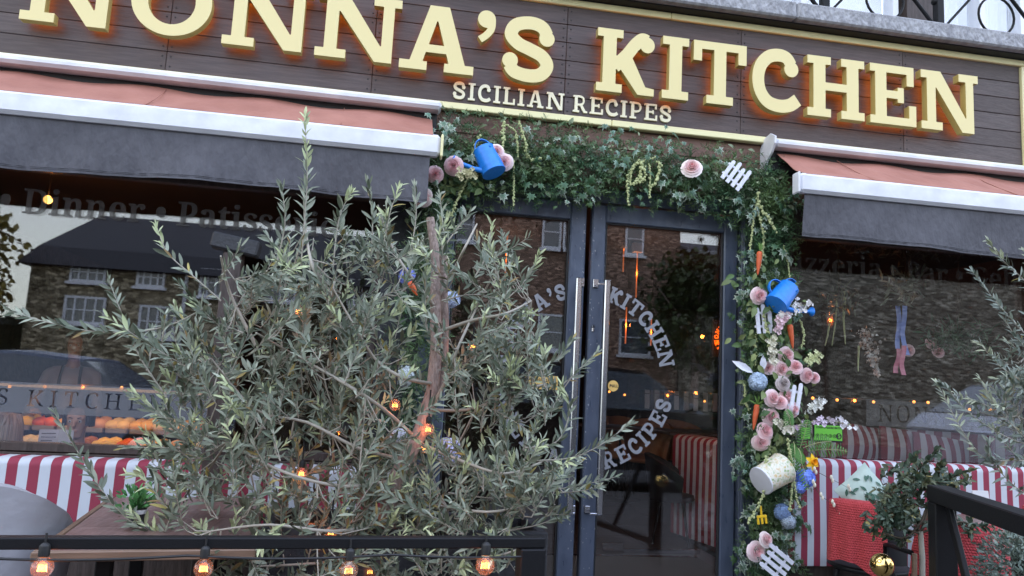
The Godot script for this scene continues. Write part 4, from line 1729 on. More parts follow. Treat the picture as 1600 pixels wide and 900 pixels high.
# ------------------------------------------------------------------ the sign
func shop_sign() -> void:
	var t := thing("shop_sign", "long dark plank sign with raised cream NONNA'S KITCHEN letters glowing orange behind", "sign", Vector3(1.2, 3.2, 0))
	var rows := 6
	var y0 := 3.245
	var y1 := 4.015
	var seams := [-4.0, -2.75, -1.5, -0.25, 1.02, 2.28, 3.54, 4.515]
	for k in rows:
		for j in seams.size() - 1:
			var b := Buf.new()
			var a := lerpf(y0, y1, float(k) / rows)
			var c := lerpf(y0, y1, float(k + 1) / rows)
			b.box(Vector3(seams[j] + 0.001, a + 0.0012, 0.02), Vector3(seams[j + 1] - 0.001, c - 0.0012, 0.05 + rng.randf() * 0.001), 0.003)
			part(b, "plank", M.sign_wood if (k * 3 + j) % 2 else M.sign_wood_pale, t)
	var b := Buf.new()
	b.box(Vector3(-4.0, 3.2, 0.003), Vector3(4.56, 4.06, 0.02))
	part(b, "backing_board", M.black, t)
	b = Buf.new()
	for j in seams.size() - 1:
		for k in rows:
			for s in [0.025, -0.025]:
				var y := lerpf(y0, y1, (k + 0.25) / rows)
				for yy in [y, y + 0.065]:
					if seams[j] + s > -3.9:
						b.lathe([[0.006, 0.0], [0.005, 0.002], [0.001, 0.0025]], 7, Transform3D(Basis(Vector3(1, 0, 0), PI / 2), Vector3(seams[j] + s, yy, 0.051)))
	var sc := part(b, "screws", M.black, t)
	sc.set_meta("kind", "stuff")
	# cream edging
	for q in [[-4.0, 1.35, 3.198, 3.243], [1.353, 4.56, 3.198, 3.243], [-4.0, 1.75, 4.017, 4.062], [1.753, 4.56, 4.017, 4.062]]:
		b = Buf.new()
		b.box(Vector3(q[0], q[2], 0.021), Vector3(q[1], q[3], 0.072), 0.005)
		part(b, "trim", M.cream_paint, t)
	b = Buf.new()
	b.box(Vector3(4.518, 3.245, 0.021), Vector3(4.56, 4.015, 0.072), 0.005)
	part(b, "trim", M.cream_paint, t)
	# raised letters: [letter, left edge, width, foot, height]
	for q in [["N", -2.31, 0.53, 3.425, 0.44], ["O", -1.71, 0.475, 3.437, 0.432], ["N", -1.17, 0.53, 3.42, 0.44], ["N", -0.615, 0.53, 3.415, 0.44], ["A", -0.09, 0.485, 3.4, 0.45], ["'", 0.392, 0.135, 3.43, 0.43], ["S", 0.57, 0.355, 3.405, 0.45], ["K", 1.205, 0.405, 3.4, 0.45], ["I", 1.662, 0.195, 3.4, 0.45], ["T", 1.883, 0.393, 3.4, 0.45], ["C", 2.308, 0.365, 3.4, 0.455], ["H", 2.722, 0.445, 3.4, 0.45], ["E", 3.203, 0.368, 3.4, 0.45], ["N", 3.604, 0.47, 3.4, 0.45]]:
		var g := slab(q[0])
		var sh := scaled(thinner(g[0], 0.011), q[2] / g[1], q[4], q[1], q[3])
		b = Buf.new()
		b.push(sh, 0.148, 0.15)
		var face := part(b, "letter", M.cream_letter, t)
		b = Buf.new()
		b.push(sh, 0.095, 0.1478)
		part(b, "return_edge", M.cream_side, face)
		# light box on the letter's back, a little smaller than the letter
		b = Buf.new()
		for o in sh[0]:
			for r in Geometry2D.offset_polygon(o, -0.012):
				if area(r) > 0:
					var holes := []
					for h in sh[1]:
						for e in Geometry2D.offset_polygon(ccw(h), 0.012):
							var f: PackedVector2Array = ccw(e).duplicate()
							f.reverse()
							holes.append(f)
					b.push([[r], holes], 0.09, 0.0948)
		part(b, "led_backlight", M.halo, face)
	# painted strap line
	var txt := "SICILIAN RECIPES"
	var total := 0.0
	for ch in txt:
		total += 0.42 if ch == " " else slab(ch)[1] + 0.14
	var k := 1.5 / (total - 0.14)
	var x := 0.272
	for ch in txt:
		if ch == " ":
			x += 0.42 * k
			continue
		var g := slab(ch)
		b = Buf.new()
		b.push(scaled(thinner(g[0], 0.022), k, 0.122, x, 3.27), 0.052, 0.064)
		part(b, "small_letter", M.small_letter, t)
		x += (g[1] + 0.14) * k


func balcony() -> void:
	var t := thing("balcony", "weathered concrete balcony ledge with black wrought iron railing of rings and crossed bars", "balcony", Vector3(2, 3.98, 0.2))
	var b := Buf.new()
	b.box(Vector3(-4.0, 4.075, -1.2), Vector3(2.62, 4.2, 0.2), 0.012)
	part(b, "slab", M.concrete, t)
	b = Buf.new()
	b.box(Vector3(2.625, 4.075, -1.2), Vector3(6.4, 4.2, 0.2), 0.012)
	part(b, "slab", M.concrete, t)
	b = Buf.new()
	b.box(Vector3(-4.0, 4.066, 0.0), Vector3(6.4, 4.0745, 0.14))
	part(b, "drip_edge", M.black, t)
	var zr := 0.08
	var posts := [-0.9, 0.05, 1.0, 1.95, 2.9, 3.82, 4.74, 5.7]
	for x in posts:
		b = Buf.new()
		b.box(Vector3(x - 0.028, 4.2, zr - 0.028), Vector3(x + 0.028, 5.2, zr + 0.028), 0.004)
		part(b, "post", M.black_iron, t)
	b = Buf.new()
	b.box(Vector3(-0.9, 5.2, zr - 0.03), Vector3(5.7, 5.23, zr + 0.03), 0.004)
	part(b, "top_rail", M.black_iron, t)
	for k in posts.size() - 1:
		var xc: float = (posts[k] + posts[k + 1]) / 2
		var hw: float = (posts[k + 1] - posts[k]) / 2 - 0.03
		for s in [1.0, -1.0]:
			b = Buf.new()
			b.tube([Vector3(xc - hw * s, 5.19, zr + 0.011 * s), Vector3(xc + hw * s, 4.21, zr + 0.011 * s)], 0.01 if s < 0 else 0.014, 0.01 if s < 0 else 0.014, 6)
			part(b, "crossed_bar", M.black_iron, t)
		for yc in [4.36, 4.72]:
			b = Buf.new()
			var pts := []
			for j in 25:
				var a := TAU * j / 24.0
				pts.append(Vector3(xc + cos(a) * 0.15, yc + sin(a) * 0.15, zr + 0.03))
			b.tube(pts, 0.009, 0.009, 6, false)
			part(b, "ring", M.black_iron, t)
		b = Buf.new()
		b.ball(Vector3(posts[k] + 0.028 - 0.06, 4.42, zr), 0.025, 8, 6)
		part(b, "knob", M.black_iron, t)
	# flat behind the balcony: glazed doors with pale blinds
	t = thing("upper_flat", "upper floor front with white framed windows and pale blinds behind the balcony", "building", Vector3(2, 4.2, -1.2))
	b = Buf.new()
	b.box(Vector3(-4.0, 4.2, -1.5), Vector3(6.4, 4.32, -1.2))
	b.box(Vector3(-4.0, 6.4, -1.5), Vector3(6.4, 7.4, -1.2))
	for x in [-4.0, 1.2, 4.55]:
		b.box(Vector3(x, 4.321, -1.5), Vector3(x + 0.35, 6.399, -1.2))
	part(b, "wall", M.brown_post, t)
	for q in [[-3.6, 1.15], [1.6, 4.5], [4.95, 6.3]]:
		b = Buf.new()
		frame(b, q[0], q[1], 4.322, 6.398, 0.06, -1.4, -1.25)
		var n := 3
		for k in range(1, n):
			var x := lerpf(q[0], q[1], float(k) / n)
			b.box(Vector3(x - 0.035, 4.383, -1.4), Vector3(x + 0.035, 6.337, -1.25), 0.004)
		var w := part(b, "window", M.white_frame, t)
		b = Buf.new()
		b.box(Vector3(q[0] + 0.06, 4.383, -1.33), Vector3(q[1] - 0.06, 6.337, -1.32))
		part(b, "pane", M.glass, w)
		b = Buf.new()
		var g := []
		for i in 2:
			var r := []
			for j in 60:
				var u := j / 59.0
				r.append(Vector3(lerpf(q[0] + 0.06, q[1] - 0.06, u), 4.383 if i == 0 else 6.337, -1.42 + 0.015 * sin(u * 70.0)))
			g.append(r)
		b.sheet(g, 0.003)
		part(b, "curtain", M.pale_curtain, w)
	b = Buf.new()
	b.box(Vector3(-4.0, 7.4, -8), Vector3(6.4, 7.6, 0.1), 0.02)
	part(b, "roof", M.slate, t)
	b = Buf.new()
	b.box(Vector3(-4.0, 4.2, -8), Vector3(6.4, 4.25, -1.5))
	part(b, "floor_slab", M.concrete, t)


func awning(label: String, x0: float, x1: float, capped: bool, left: bool) -> void:
	var t := thing("awning", label, "awning", Vector3((x0 + x1) / 2, 3.0, 0.2))
	var b := Buf.new()
	# cassette lip, rounded
	b.box(Vector3(x0, 3.135, 0.075), Vector3(x1, 3.19, 0.215), 0.018)
	part(b, "cassette", M.white_metal, t)
	b = Buf.new()
	b.box(Vector3(x0 + 0.02, 2.99, 0.022), Vector3(x1 - 0.02, 3.134, 0.12), 0.004)
	part(b, "housing", M.black, t)
	# cloth from the roller down to the front bar, slightly sagging, with seams
	var zf := 0.5
	var ytop := 2.865
	var cx0 := x0 + (0.05 if not left else 0.0)
	var cx1 := x1 - (0.05 if left else 0.0)
	b = Buf.new()
	var g := []
	for i in 13:
		var r := []
		for j in 61:
			var u := i / 12.0
			var x := lerpf(cx0, cx1, j / 60.0)
			var sag := sin(u * PI) * (0.01 + 0.012 * sin(x * 3.1)) + 0.011 * sin(x * 9.0 + u * 4.0) * (1 - u) + 0.006 * sin(x * 23.0 - u * 9.0) * (1.0 - u) * u * 4.0
			r.append(Vector3(x, lerpf(3.1, ytop, u) - sag, lerpf(0.13, zf, u)))
		g.append(r)
	b.sheet(g, 0.003)
	part(b, "cloth", M.awning_red, t)
	b = Buf.new()
	var x := cx0 + 0.45
	while x < cx1:
		var pts := []
		for i in 7:
			var u := i / 6.0
			pts.append(Vector3(x + 0.02 * u, lerpf(3.1, ytop, u) - sin(u * PI) * 0.008 + 0.004, lerpf(0.13, zf, u)))
		b.tube(pts, 0.003, 0.003, 4)
		x += 1.05
	part(b, "seam", M.awning_red, t)
	# front bar
	b = Buf.new()
	b.box(Vector3(x0 + 0.003, ytop - 0.125, 0.44), Vector3(x1 - 0.003, ytop + 0.004, 0.515), 0.02)
	part(b, "front_bar", M.white_metal, t)
	for s in ([1] if left else [-1]):
		b = Buf.new()
		var xe := x1 if s > 0 else x0
		b.box(Vector3(xe - 0.003 if s > 0 else xe - 0.012, ytop - 0.13, 0.436), Vector3(xe + 0.012 if s > 0 else xe + 0.003, ytop + 0.007, 0.519), 0.012)
		part(b, "end_cap", M.cream_paint if left else M.white_metal, t)
	# valance
	b = Buf.new()
	g = []
	var vx0 := x0 + (0.05 if not left else 0.0)
	var vx1 := x1 - (0.06 if left else 0.0)
	for i in 7:
		var r := []
		for j in 81:
			var u := i / 6.0
			var xx := lerpf(vx0, vx1, j / 80.0)
			r.append(Vector3(xx, lerpf(ytop - 0.126, ytop - 0.405 - (0.012 * sin(xx * 2.0)), u), 0.478 + u * (0.022 * sin(xx * 4.3) + 0.012 * sin(xx * 11.0 + u * 2.0)) + 0.004 * sin(xx * 31.0 + u * 5.0) * u))
		g.append(r)
	b.sheet(g, 0.004)
	part(b, "valance", M.valance_grey, t)
	b = Buf.new()
	for yy in [ytop - 0.382, ytop - 0.39]:
		var pts := []
		for j in 61:
			var xx := lerpf(vx0, vx1, j / 60.0)
			pts.append(Vector3(xx, yy - 0.0115 * sin(xx * 2.0), 0.481 + 0.94 * (0.022 * sin(xx * 4.3) + 0.012 * sin(xx * 11.0 + 1.88)) + 0.004 * sin(xx * 31.0 + 4.7) * 0.94))
		b.tube(pts, 0.0016, 0.0016, 4)
	part(b, "stitching", M.valance_grey, t)
	# folding arms below the cloth
	for xa in ([x1 - 0.35, x0 + 0.8] if left else [x0 + 0.3, x1 - 0.8]):
		b = Buf.new()
		b.tube([Vector3(xa, 2.98, 0.1), Vector3(xa - 0.28 if left else xa + 0.28, 2.9, 0.28), Vector3(xa, 2.82, 0.44)], 0.022, 0.022, 8)
		part(b, "arm", M.white_metal, t)
	if capped:
		# plate at the end of the cassette
		b = Buf.new()
		b.push([[poly([-0.02, 3.02, 0.02, 2.96, 0.05, 2.96, 0.09, 3.05, 0.16, 3.1, 0.2, 3.15, 0.2, 3.2, 0.14, 3.235, 0.06, 3.225, -0.01, 3.16])], []], 0, 0.014, Transform3D(Basis(Vector3(0, 1, 0), -PI / 2), Vector3(x0 - 0.001, 0, 0.02)))
		part(b, "end_plate", M.white_metal, t)
		b = Buf.new()
		b.box(Vector3(x0 - 0.02, 2.8, 0.02), Vector3(x0 + 0.02, 2.955, 0.06), 0.004)
		part(b, "bracket", M.cream_paint, t)


func awnings() -> void:
	awning("left half-open awning of faded red cloth with white front bar and grey valance", -4.0, 0.2, false, true)
	awning("right half-open awning with white end plate, red cloth and grey valance", 2.46, 5.6, true, false)


func benches() -> void:
	var red := Color(0.26, 0.03, 0.055)
	var pale := Color(0.52, 0.55, 0.59)
	var t := thing("striped_bench", "burgundy and white striped bench back along the left shop window", "bench", Vector3(-1.5, 0, 0.1))
	var b := Buf.new()
	stripe_panel(b, [Vector3(-3.6, 0, 0.16), Vector3(0.14, 0, 0.16)], 0.42, 0.905, 0.15, 0.112, red, pale, 0.05)
	part(b, "upholstery", M.stripes, t)
	b = Buf.new()
	b.box(Vector3(-3.6, 0, 0.01), Vector3(0.13, 0.415, 0.13), 0.004)
	part(b, "plinth", M.brown_post, t)
	t = thing("striped_bench", "burgundy and white striped bench front under the right shop window", "bench", Vector3(3.5, 0, 0.1))
	b = Buf.new()
	stripe_panel(b, [Vector3(2.56, 0, 0.13), Vector3(4.4, 0, 0.13)], 0.385, 1.06, 0.12, 0.089, red, pale, 0.055, 1)
	part(b, "upholstery", M.stripes, t)
	b = Buf.new()
	b.box(Vector3(2.6, 0, 0.01), Vector3(4.38, 0.38, 0.09), 0.004)
	part(b, "plinth", M.brown_post, t)
	# square timber post with lamp box before the left window
	t = thing("lamp_post", "dark square timber post with slanted grey lamp box on top, behind the olive tree", "lamp post", Vector3(-0.93, 0, 0.35))
	b = Buf.new()
	b.box(Vector3(-0.97, 0, 0.3), Vector3(-0.87, 2.1, 0.4), 0.006)
	part(b, "post", M.brown_post, t)
	b = Buf.new()
	var c := seen(370, 382, 0.36)
	b.box(Vector3(-0.13, -0.05, -0.05), Vector3(0.13, 0.04, 0.06), 0.01, Transform3D(Basis(Vector3(0, 0, 1), -0.16), c))
	part(b, "lamp_box", M.planter_grey, t)


# ------------------------------------------------------------------ leaves and flowers
# a leaf along +y, folded a little along its midrib and curling back
func leaf_buf(ln: float, wd: float, curl: float, col := Color.WHITE, edge := Color.WHITE) -> Buf:
	var b := Buf.new()
	var prof := [[0.0, 0.1], [0.22, 0.72], [0.5, 1.0], [0.78, 0.68], [1.0, 0.02]]
	for q in prof:
		var y: float = q[0] * ln
		var z: float = -curl * q[0] * q[0] * 2.0
		var w: float = q[1] * wd / 2
		b.col = edge
		b.vert(Vector3(-w, y, z + w * 0.35))
		b.col = col
		b.vert(Vector3(0, y, z))
		b.col = edge
		b.vert(Vector3(w, y, z + w * 0.35))
	for k in 4:
		for j in 2:
			var a := k * 3 + j
			b.idx.append_array([a, a + 1, a + 4, a, a + 4, a + 3])
	return b


func leaf_mesh(ln: float, wd: float, curl: float, col := Color.WHITE, edge := Color.WHITE) -> ArrayMesh:
	return leaf_buf(ln, wd, curl, col, edge).mesh()


func ivy_mesh(r: float, mid: Color, edge: Color, cup: float) -> ArrayMesh:
	var b := Buf.new()
	b.col = mid
	b.vert(Vector3(0, r * 0.2, 0))
	var out := [[-90, 0.2], [-125, 0.78], [-150, 0.5], [-172, 0.95], [165, 0.5], [135, 0.85], [112, 0.55], [90, 1.35], [68, 0.55], [45, 0.85], [15, 0.5], [-8, 0.95], [-30, 0.5], [-55, 0.78]]
	for q in out:
		var a := deg_to_rad(q[0])
		b.col = mid.lerp(edge, 0.25)
		b.vert(Vector3(cos(a) * q[1] * r * 0.62, r * 0.2 + sin(a) * q[1] * r * 0.62, -cup * q[1] * 0.3))
	for q in out:
		var a := deg_to_rad(q[0])
		b.col = edge
		b.vert(Vector3(cos(a) * q[1] * r, r * 0.2 + sin(a) * q[1] * r, -cup * q[1]))
	var n := out.size()
	for k in n:
		var k2 := (k + 1) % n
		b.tri(0, 1 + k2, 1 + k)
		b.idx.append_array([1 + k, 1 + k2, 1 + n + k2, 1 + k, 1 + n + k2, 1 + n + k])
	return b.mesh()


func sprig_mesh(ln: float, n: int) -> ArrayMesh:
	var b := Buf.new()
	var r2 := RandomNumberGenerator.new()
	r2.seed = n
	for k in n:
		var a := TAU * k / n * 2.4
		var y0 := ln * 0.85 * k / n
		var d := Vector3(cos(a), 0.75, sin(a)).normalized() * ln * r2.randf_range(0.35, 0.6)
		var s := d.cross(Vector3(0.3, 0.2, 1)).normalized() * ln * 0.035
		var p := Vector3(0, y0, 0)
		b.face([p - s, p + s, p + d * 0.6 + s * 0.8, p + d])
		b.face([p + d * 0.4 - s, p + d * 0.4 + s * 0.3, p + d * 0.75 + Vector3(0, 0.3, 0.2) * ln * 0.4])
	return b.mesh()


func any_turn() -> Basis:
	return Basis.from_euler(Vector3(rng.randf() * TAU, rng.randf() * TAU, rng.randf() * TAU))


# a basis whose z looks along f and whose y is as near up as it can be
func facing(f: Vector3, up := Vector3.UP) -> Basis:
	var z := f.normalized()
	var x := up.cross(z)
	if x.length() < 0.05:
		x = Vector3.RIGHT.cross(z)
	x = x.normalized()
	return Basis(x, z.cross(x), z)


# a basis whose y runs along d and whose z is as near n as it can be
func along(d: Vector3, n: Vector3) -> Basis:
	var y := d.normalized()
	var x := y.cross(n)
	if x.length() < 0.05:
		x = y.cross(Vector3(0.3, 0.5, 0.8))
	x = x.normalized()
	return Basis(x, y, x.cross(y))


var rose_made := {}


func rose_mesh(pale: Color, deep: Color, sd: int, heart: bool) -> ArrayMesh:
	var key := str(pale) + str(sd % 3) + str(heart)
	if rose_made.has(key):
		return rose_made[key]
	var b := Buf.new()
	var r2 := RandomNumberGenerator.new()
	r2.seed = sd % 3 + 5
	for l in ([3, 4, 5] if heart else [0, 1, 2]):
		var n: int = [6, 6, 5, 5, 4, 3][l]
		var big: float = [1.12, 0.9, 0.72, 0.55, 0.38, 0.22][l]
		var hi: float = [0.02, 0.28, 0.48, 0.64, 0.76, 0.84][l]
		for k in n:
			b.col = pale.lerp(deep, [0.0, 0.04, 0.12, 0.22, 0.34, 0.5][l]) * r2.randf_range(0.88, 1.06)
			var lift := r2.randf_range(-0.05, 0.07)
			var a0: float = TAU * (k + 0.5 * (l % 2)) / n + r2.randf() * 0.3
			var span := TAU / n * 0.72
			var g := []
			for i in 5:
				var row := []
				var u := i / 4.0
				for j in 5:
					var v := lerpf(-1, 1, j / 4.0)
					var round_ := sqrt(maxf(0.0, 1.0 - pow(v, 4.0) * u))
					var uu := u * (0.8 + 0.2 * round_)
					var rho := big * (0.25 + 0.75 * sin(uu * 1.45)) + 0.07 * pow(uu, 4.0) * (1.0 if l < 3 else 0.2)
					var z := (hi + lift) * pow(uu, 0.9) - 0.06 * pow(uu, 5.0) * (2.2 if l < 2 else 1.0) + 0.03 * sin(v * 5.0 + k)
					var a: float = a0 + v * span * (0.55 + 0.45 * sin(uu * 1.6))
					row.append(Vector3(cos(a) * rho, sin(a) * rho, z))
				g.append(row)
			var from := b.v.size()
			b.sheet(g, 0.02)
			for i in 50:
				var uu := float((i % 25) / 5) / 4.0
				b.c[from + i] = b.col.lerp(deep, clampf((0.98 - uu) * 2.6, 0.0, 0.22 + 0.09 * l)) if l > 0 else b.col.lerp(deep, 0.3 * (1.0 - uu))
	rose_made[key] = b.mesh()
	return rose_made[key]


func rose(at: Vector3, r: float, label: String, look: Vector3, pale := Color(0.86, 0.66, 0.66), group := "pink roses in the garland", cat := "rose") -> void:
	var t := thing("rose", label, cat, at, group, true)
	var mood := rng.randf()
	if group == "pink roses in the garland":
		pale = [Color(0.9, 0.73, 0.71), Color(0.88, 0.78, 0.73), Color(0.86, 0.63, 0.63), Color(0.9, 0.76, 0.75)][int(mood * 3.99)]
		r *= rng.randf_range(1.02, 1.32)
	t.basis = facing(look + Vector3(rng.randfn() * 0.2, rng.randfn() * 0.18, 0)) * Basis(Vector3(0, 0, 1), rng.randf() * TAU)
	var sd := rng.randi() % 3
	var deep := Color(0.86, 0.42, 0.44)
	if pale.g > 0.5 and pale.r < 0.62:
		deep = pale * 0.75
	var sc := Transform3D(Basis.from_scale(Vector3.ONE * r), Vector3(0, 0, -r * 0.2))
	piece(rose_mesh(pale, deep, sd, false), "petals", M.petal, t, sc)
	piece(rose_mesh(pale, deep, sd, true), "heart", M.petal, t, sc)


func bloom_ball(at: Vector3, r: float, label: String, col: Color, n: int) -> void:
	var t := thing("hydrangea", label, "hydrangea", at, "hydrangea heads in the garland")
	var b := Buf.new()
	var g := 2.39996
	for k in n:
		var z := lerpf(1.0, -0.35, float(k) / n)
		var a := g * k
		var s := sqrt(1 - z * z)
		var d := Vector3(cos(a) * s, sin(a) * s, z)
		var c := at + d * r * rng.randf_range(0.85, 1.03)
		var bs := facing(d) * Basis(Vector3(0, 0, 1), rng.randf() * TAU)
		b.col = col * rng.randf_range(0.75, 1.2)
		for q in 4:
			var e := bs * Vector3(cos(q * PI / 2), sin(q * PI / 2), 0.15)
			var f := bs * Vector3(-sin(q * PI / 2), cos(q * PI / 2), 0)
			var w := r * 0.3
			b.face([c, c + e * w * 0.55 + f * w * 0.4, c + e * w, c + e * w * 0.55 - f * w * 0.4])
	part(b, "florets", M.petal, t)


func strand(label: String, pts: Array, z: float, r: float) -> void:
	var line := []
	for q in pts:
		line.append(seen(q[0], q[1], z + (q[2] if q.size() > 2 else 0.0)))
	var t := thing("amaranth_strand", label, "trailing flower", line[0], "trailing amaranth strands")
	var b := Buf.new()
	var smooth := []
	for k in line.size() - 1:
		for j in 4:
			smooth.append(line[k].cubic_interpolate(line[k + 1], line[maxi(k - 1, 0)], line[mini(k + 2, line.size() - 1)], j / 4.0))
	smooth.append(line[-1])
	b.tube(smooth, 0.004, 0.003, 5)
	part(b, "stem", M.strand, t)
	b = Buf.new()
	var total := 0.0
	for k in smooth.size() - 1:
		total += smooth[k].distance_to(smooth[k + 1])
	var step := r * 0.62
	var run := 0.0
	for k in smooth.size() - 1:
		var d: float = smooth[k].distance_to(smooth[k + 1])
		while run < d:
			var p: Vector3 = smooth[k].lerp(smooth[k + 1], run / d)
			b.ball(p + Vector3(rng.randfn(), rng.randfn(), rng.randfn()) * r * 0.4, r * rng.randf_range(0.4, 0.85), 6, 4)
			run += step
		run -= d
	part(b, "blossom", M.strand, t)


func watering_can(label: String, at: Vector3, turn: Basis, flip: float, side_handle: bool) -> void:
	var t := thing("watering_can", label, "watering can", at, "", true)
	t.basis = turn
	var b := Buf.new()
	b.lathe([[0.001, -0.088], [0.074, -0.088], [0.077, -0.084], [0.074, -0.08], [0.074, -0.05], [0.0755, -0.047], [0.074, -0.044], [0.069, 0.04], [0.0705, 0.043], [0.069, 0.046], [0.066, 0.085], [0.068, 0.089], [0.064, 0.09], [0.062, 0.08], [0.06, 0.04], [0.001, 0.03]], 28)
	part(b, "body", M.can_blue, t)
	b = Buf.new()
	b.tube([Vector3(0.06 * flip, -0.055, 0.01), Vector3(0.11 * flip, -0.025, 0.015), Vector3(0.19 * flip, 0.055, 0.02)], 0.019, 0.011, 10)
	var sp := part(b, "spout", M.can_blue, t)
	b = Buf.new()
	var d := Vector3(0.08 * flip, 0.08, 0.005).normalized()
	b.lathe([[0.01, 0.0], [0.012, 0.01], [0.03, 0.032], [0.031, 0.036], [0.001, 0.04]], 16, Transform3D(along(d, Vector3(0, 0, 1)), Vector3(0.185 * flip, 0.05, 0.02)))
	part(b, "sprinkler_rose", M.can_blue, sp)
	for k in (2 if side_handle else 1):
		b = Buf.new()
		var g := []
		for i in 13:
			var a := PI * i / 12.0
			var c := Vector3(-cos(a) * 0.055, 0.075 + sin(a) * 0.085, 0.0) if k == 0 else Vector3(-flip * (0.066 + sin(a) * 0.055), 0.01 + cos(a) * 0.055, 0.0)
			g.append([c + Vector3(0, 0, -0.011), c, c + Vector3(0, 0, 0.011)])
		b.sheet(g, 0.005)
		part(b, "handle", M.can_blue, t)
	b = Buf.new()
	b.lathe([[0.008, 0], [0.008, 0.004], [0.003, 0.007]], 8, Transform3D(Basis(Vector3(1, 0, 0), PI / 2), Vector3(0.03, 0.065, 0.06)))
	part(b, "rivet", M.can_blue, t)


func picket_fence(label: String, at: Vector3, spin: float, n: int, h: float, tilt := 0.0) -> void:
	var t := thing("picket_fence", label, "fence piece", at, "little white picket fence pieces", true)
	t.basis = Basis(Vector3(0, 0, 1), spin) * Basis(Vector3(0, 1, 0), tilt)
	var pitch := 0.042
	for k in n:
		var b := Buf.new()
		var x := (k - (n - 1) / 2.0) * pitch
		var hh := h * (1.0 if (k % 2) else 0.9)
		b.push([[poly([x - 0.013, -h / 2, x + 0.013, -h / 2, x + 0.013, hh - h / 2 - 0.012, x + 0.007, hh - h / 2, x - 0.007, hh - h / 2, x - 0.013, hh - h / 2 - 0.012])], []], 0.0, 0.007)
		part(b, "slat", M.white_wood, t)
	for y in [-0.26, 0.2]:
		var b := Buf.new()
		b.box(Vector3(-n * pitch / 2, y * h - 0.008, -0.007), Vector3(n * pitch / 2, y * h + 0.008, -0.0005), 0.002)
		part(b, "rail", M.white_wood, t)


func carrot(label: String, a: Vector3, c: Vector3) -> void:
	var t := thing("carrot", label, "toy carrot", a, "orange carrots in the garland")
	var b := Buf.new()
	var l := a.distance_to(c)
	b.lathe([[0.001, 0.0], [0.014, 0.002], [0.019, 0.014], [0.0175, 0.03], [0.0182, 0.036], [0.016, l * 0.45], [0.0165, l * 0.47], [0.012, l * 0.7], [0.0055, l * 0.93], [0.001, l]], 12, Transform3D(along(c - a, Vector3(0, 0, 1)), a))
	part(b, "root", M.carrot, t)
	b = Buf.new()
	b.col = Color(0.12, 0.22, 0.05)
	for k in 7:
		var d := ((a - c).normalized() + Vector3(rng.randfn(), rng.randfn(), rng.randf()) * 0.35).normalized()
		var lf := leaf_buf(0.06, 0.012, 0.01, b.col, b.col)
		lf.move(0, Transform3D(along(d, Vector3(0, 0, 1)), a))
		var n := b.v.size()
		b.v.append_array(lf.v)
		b.c.append_array(lf.c)
		for i in lf.idx:
			b.idx.append(n + i)
	part(b, "leafy_top", M.leaf, t)


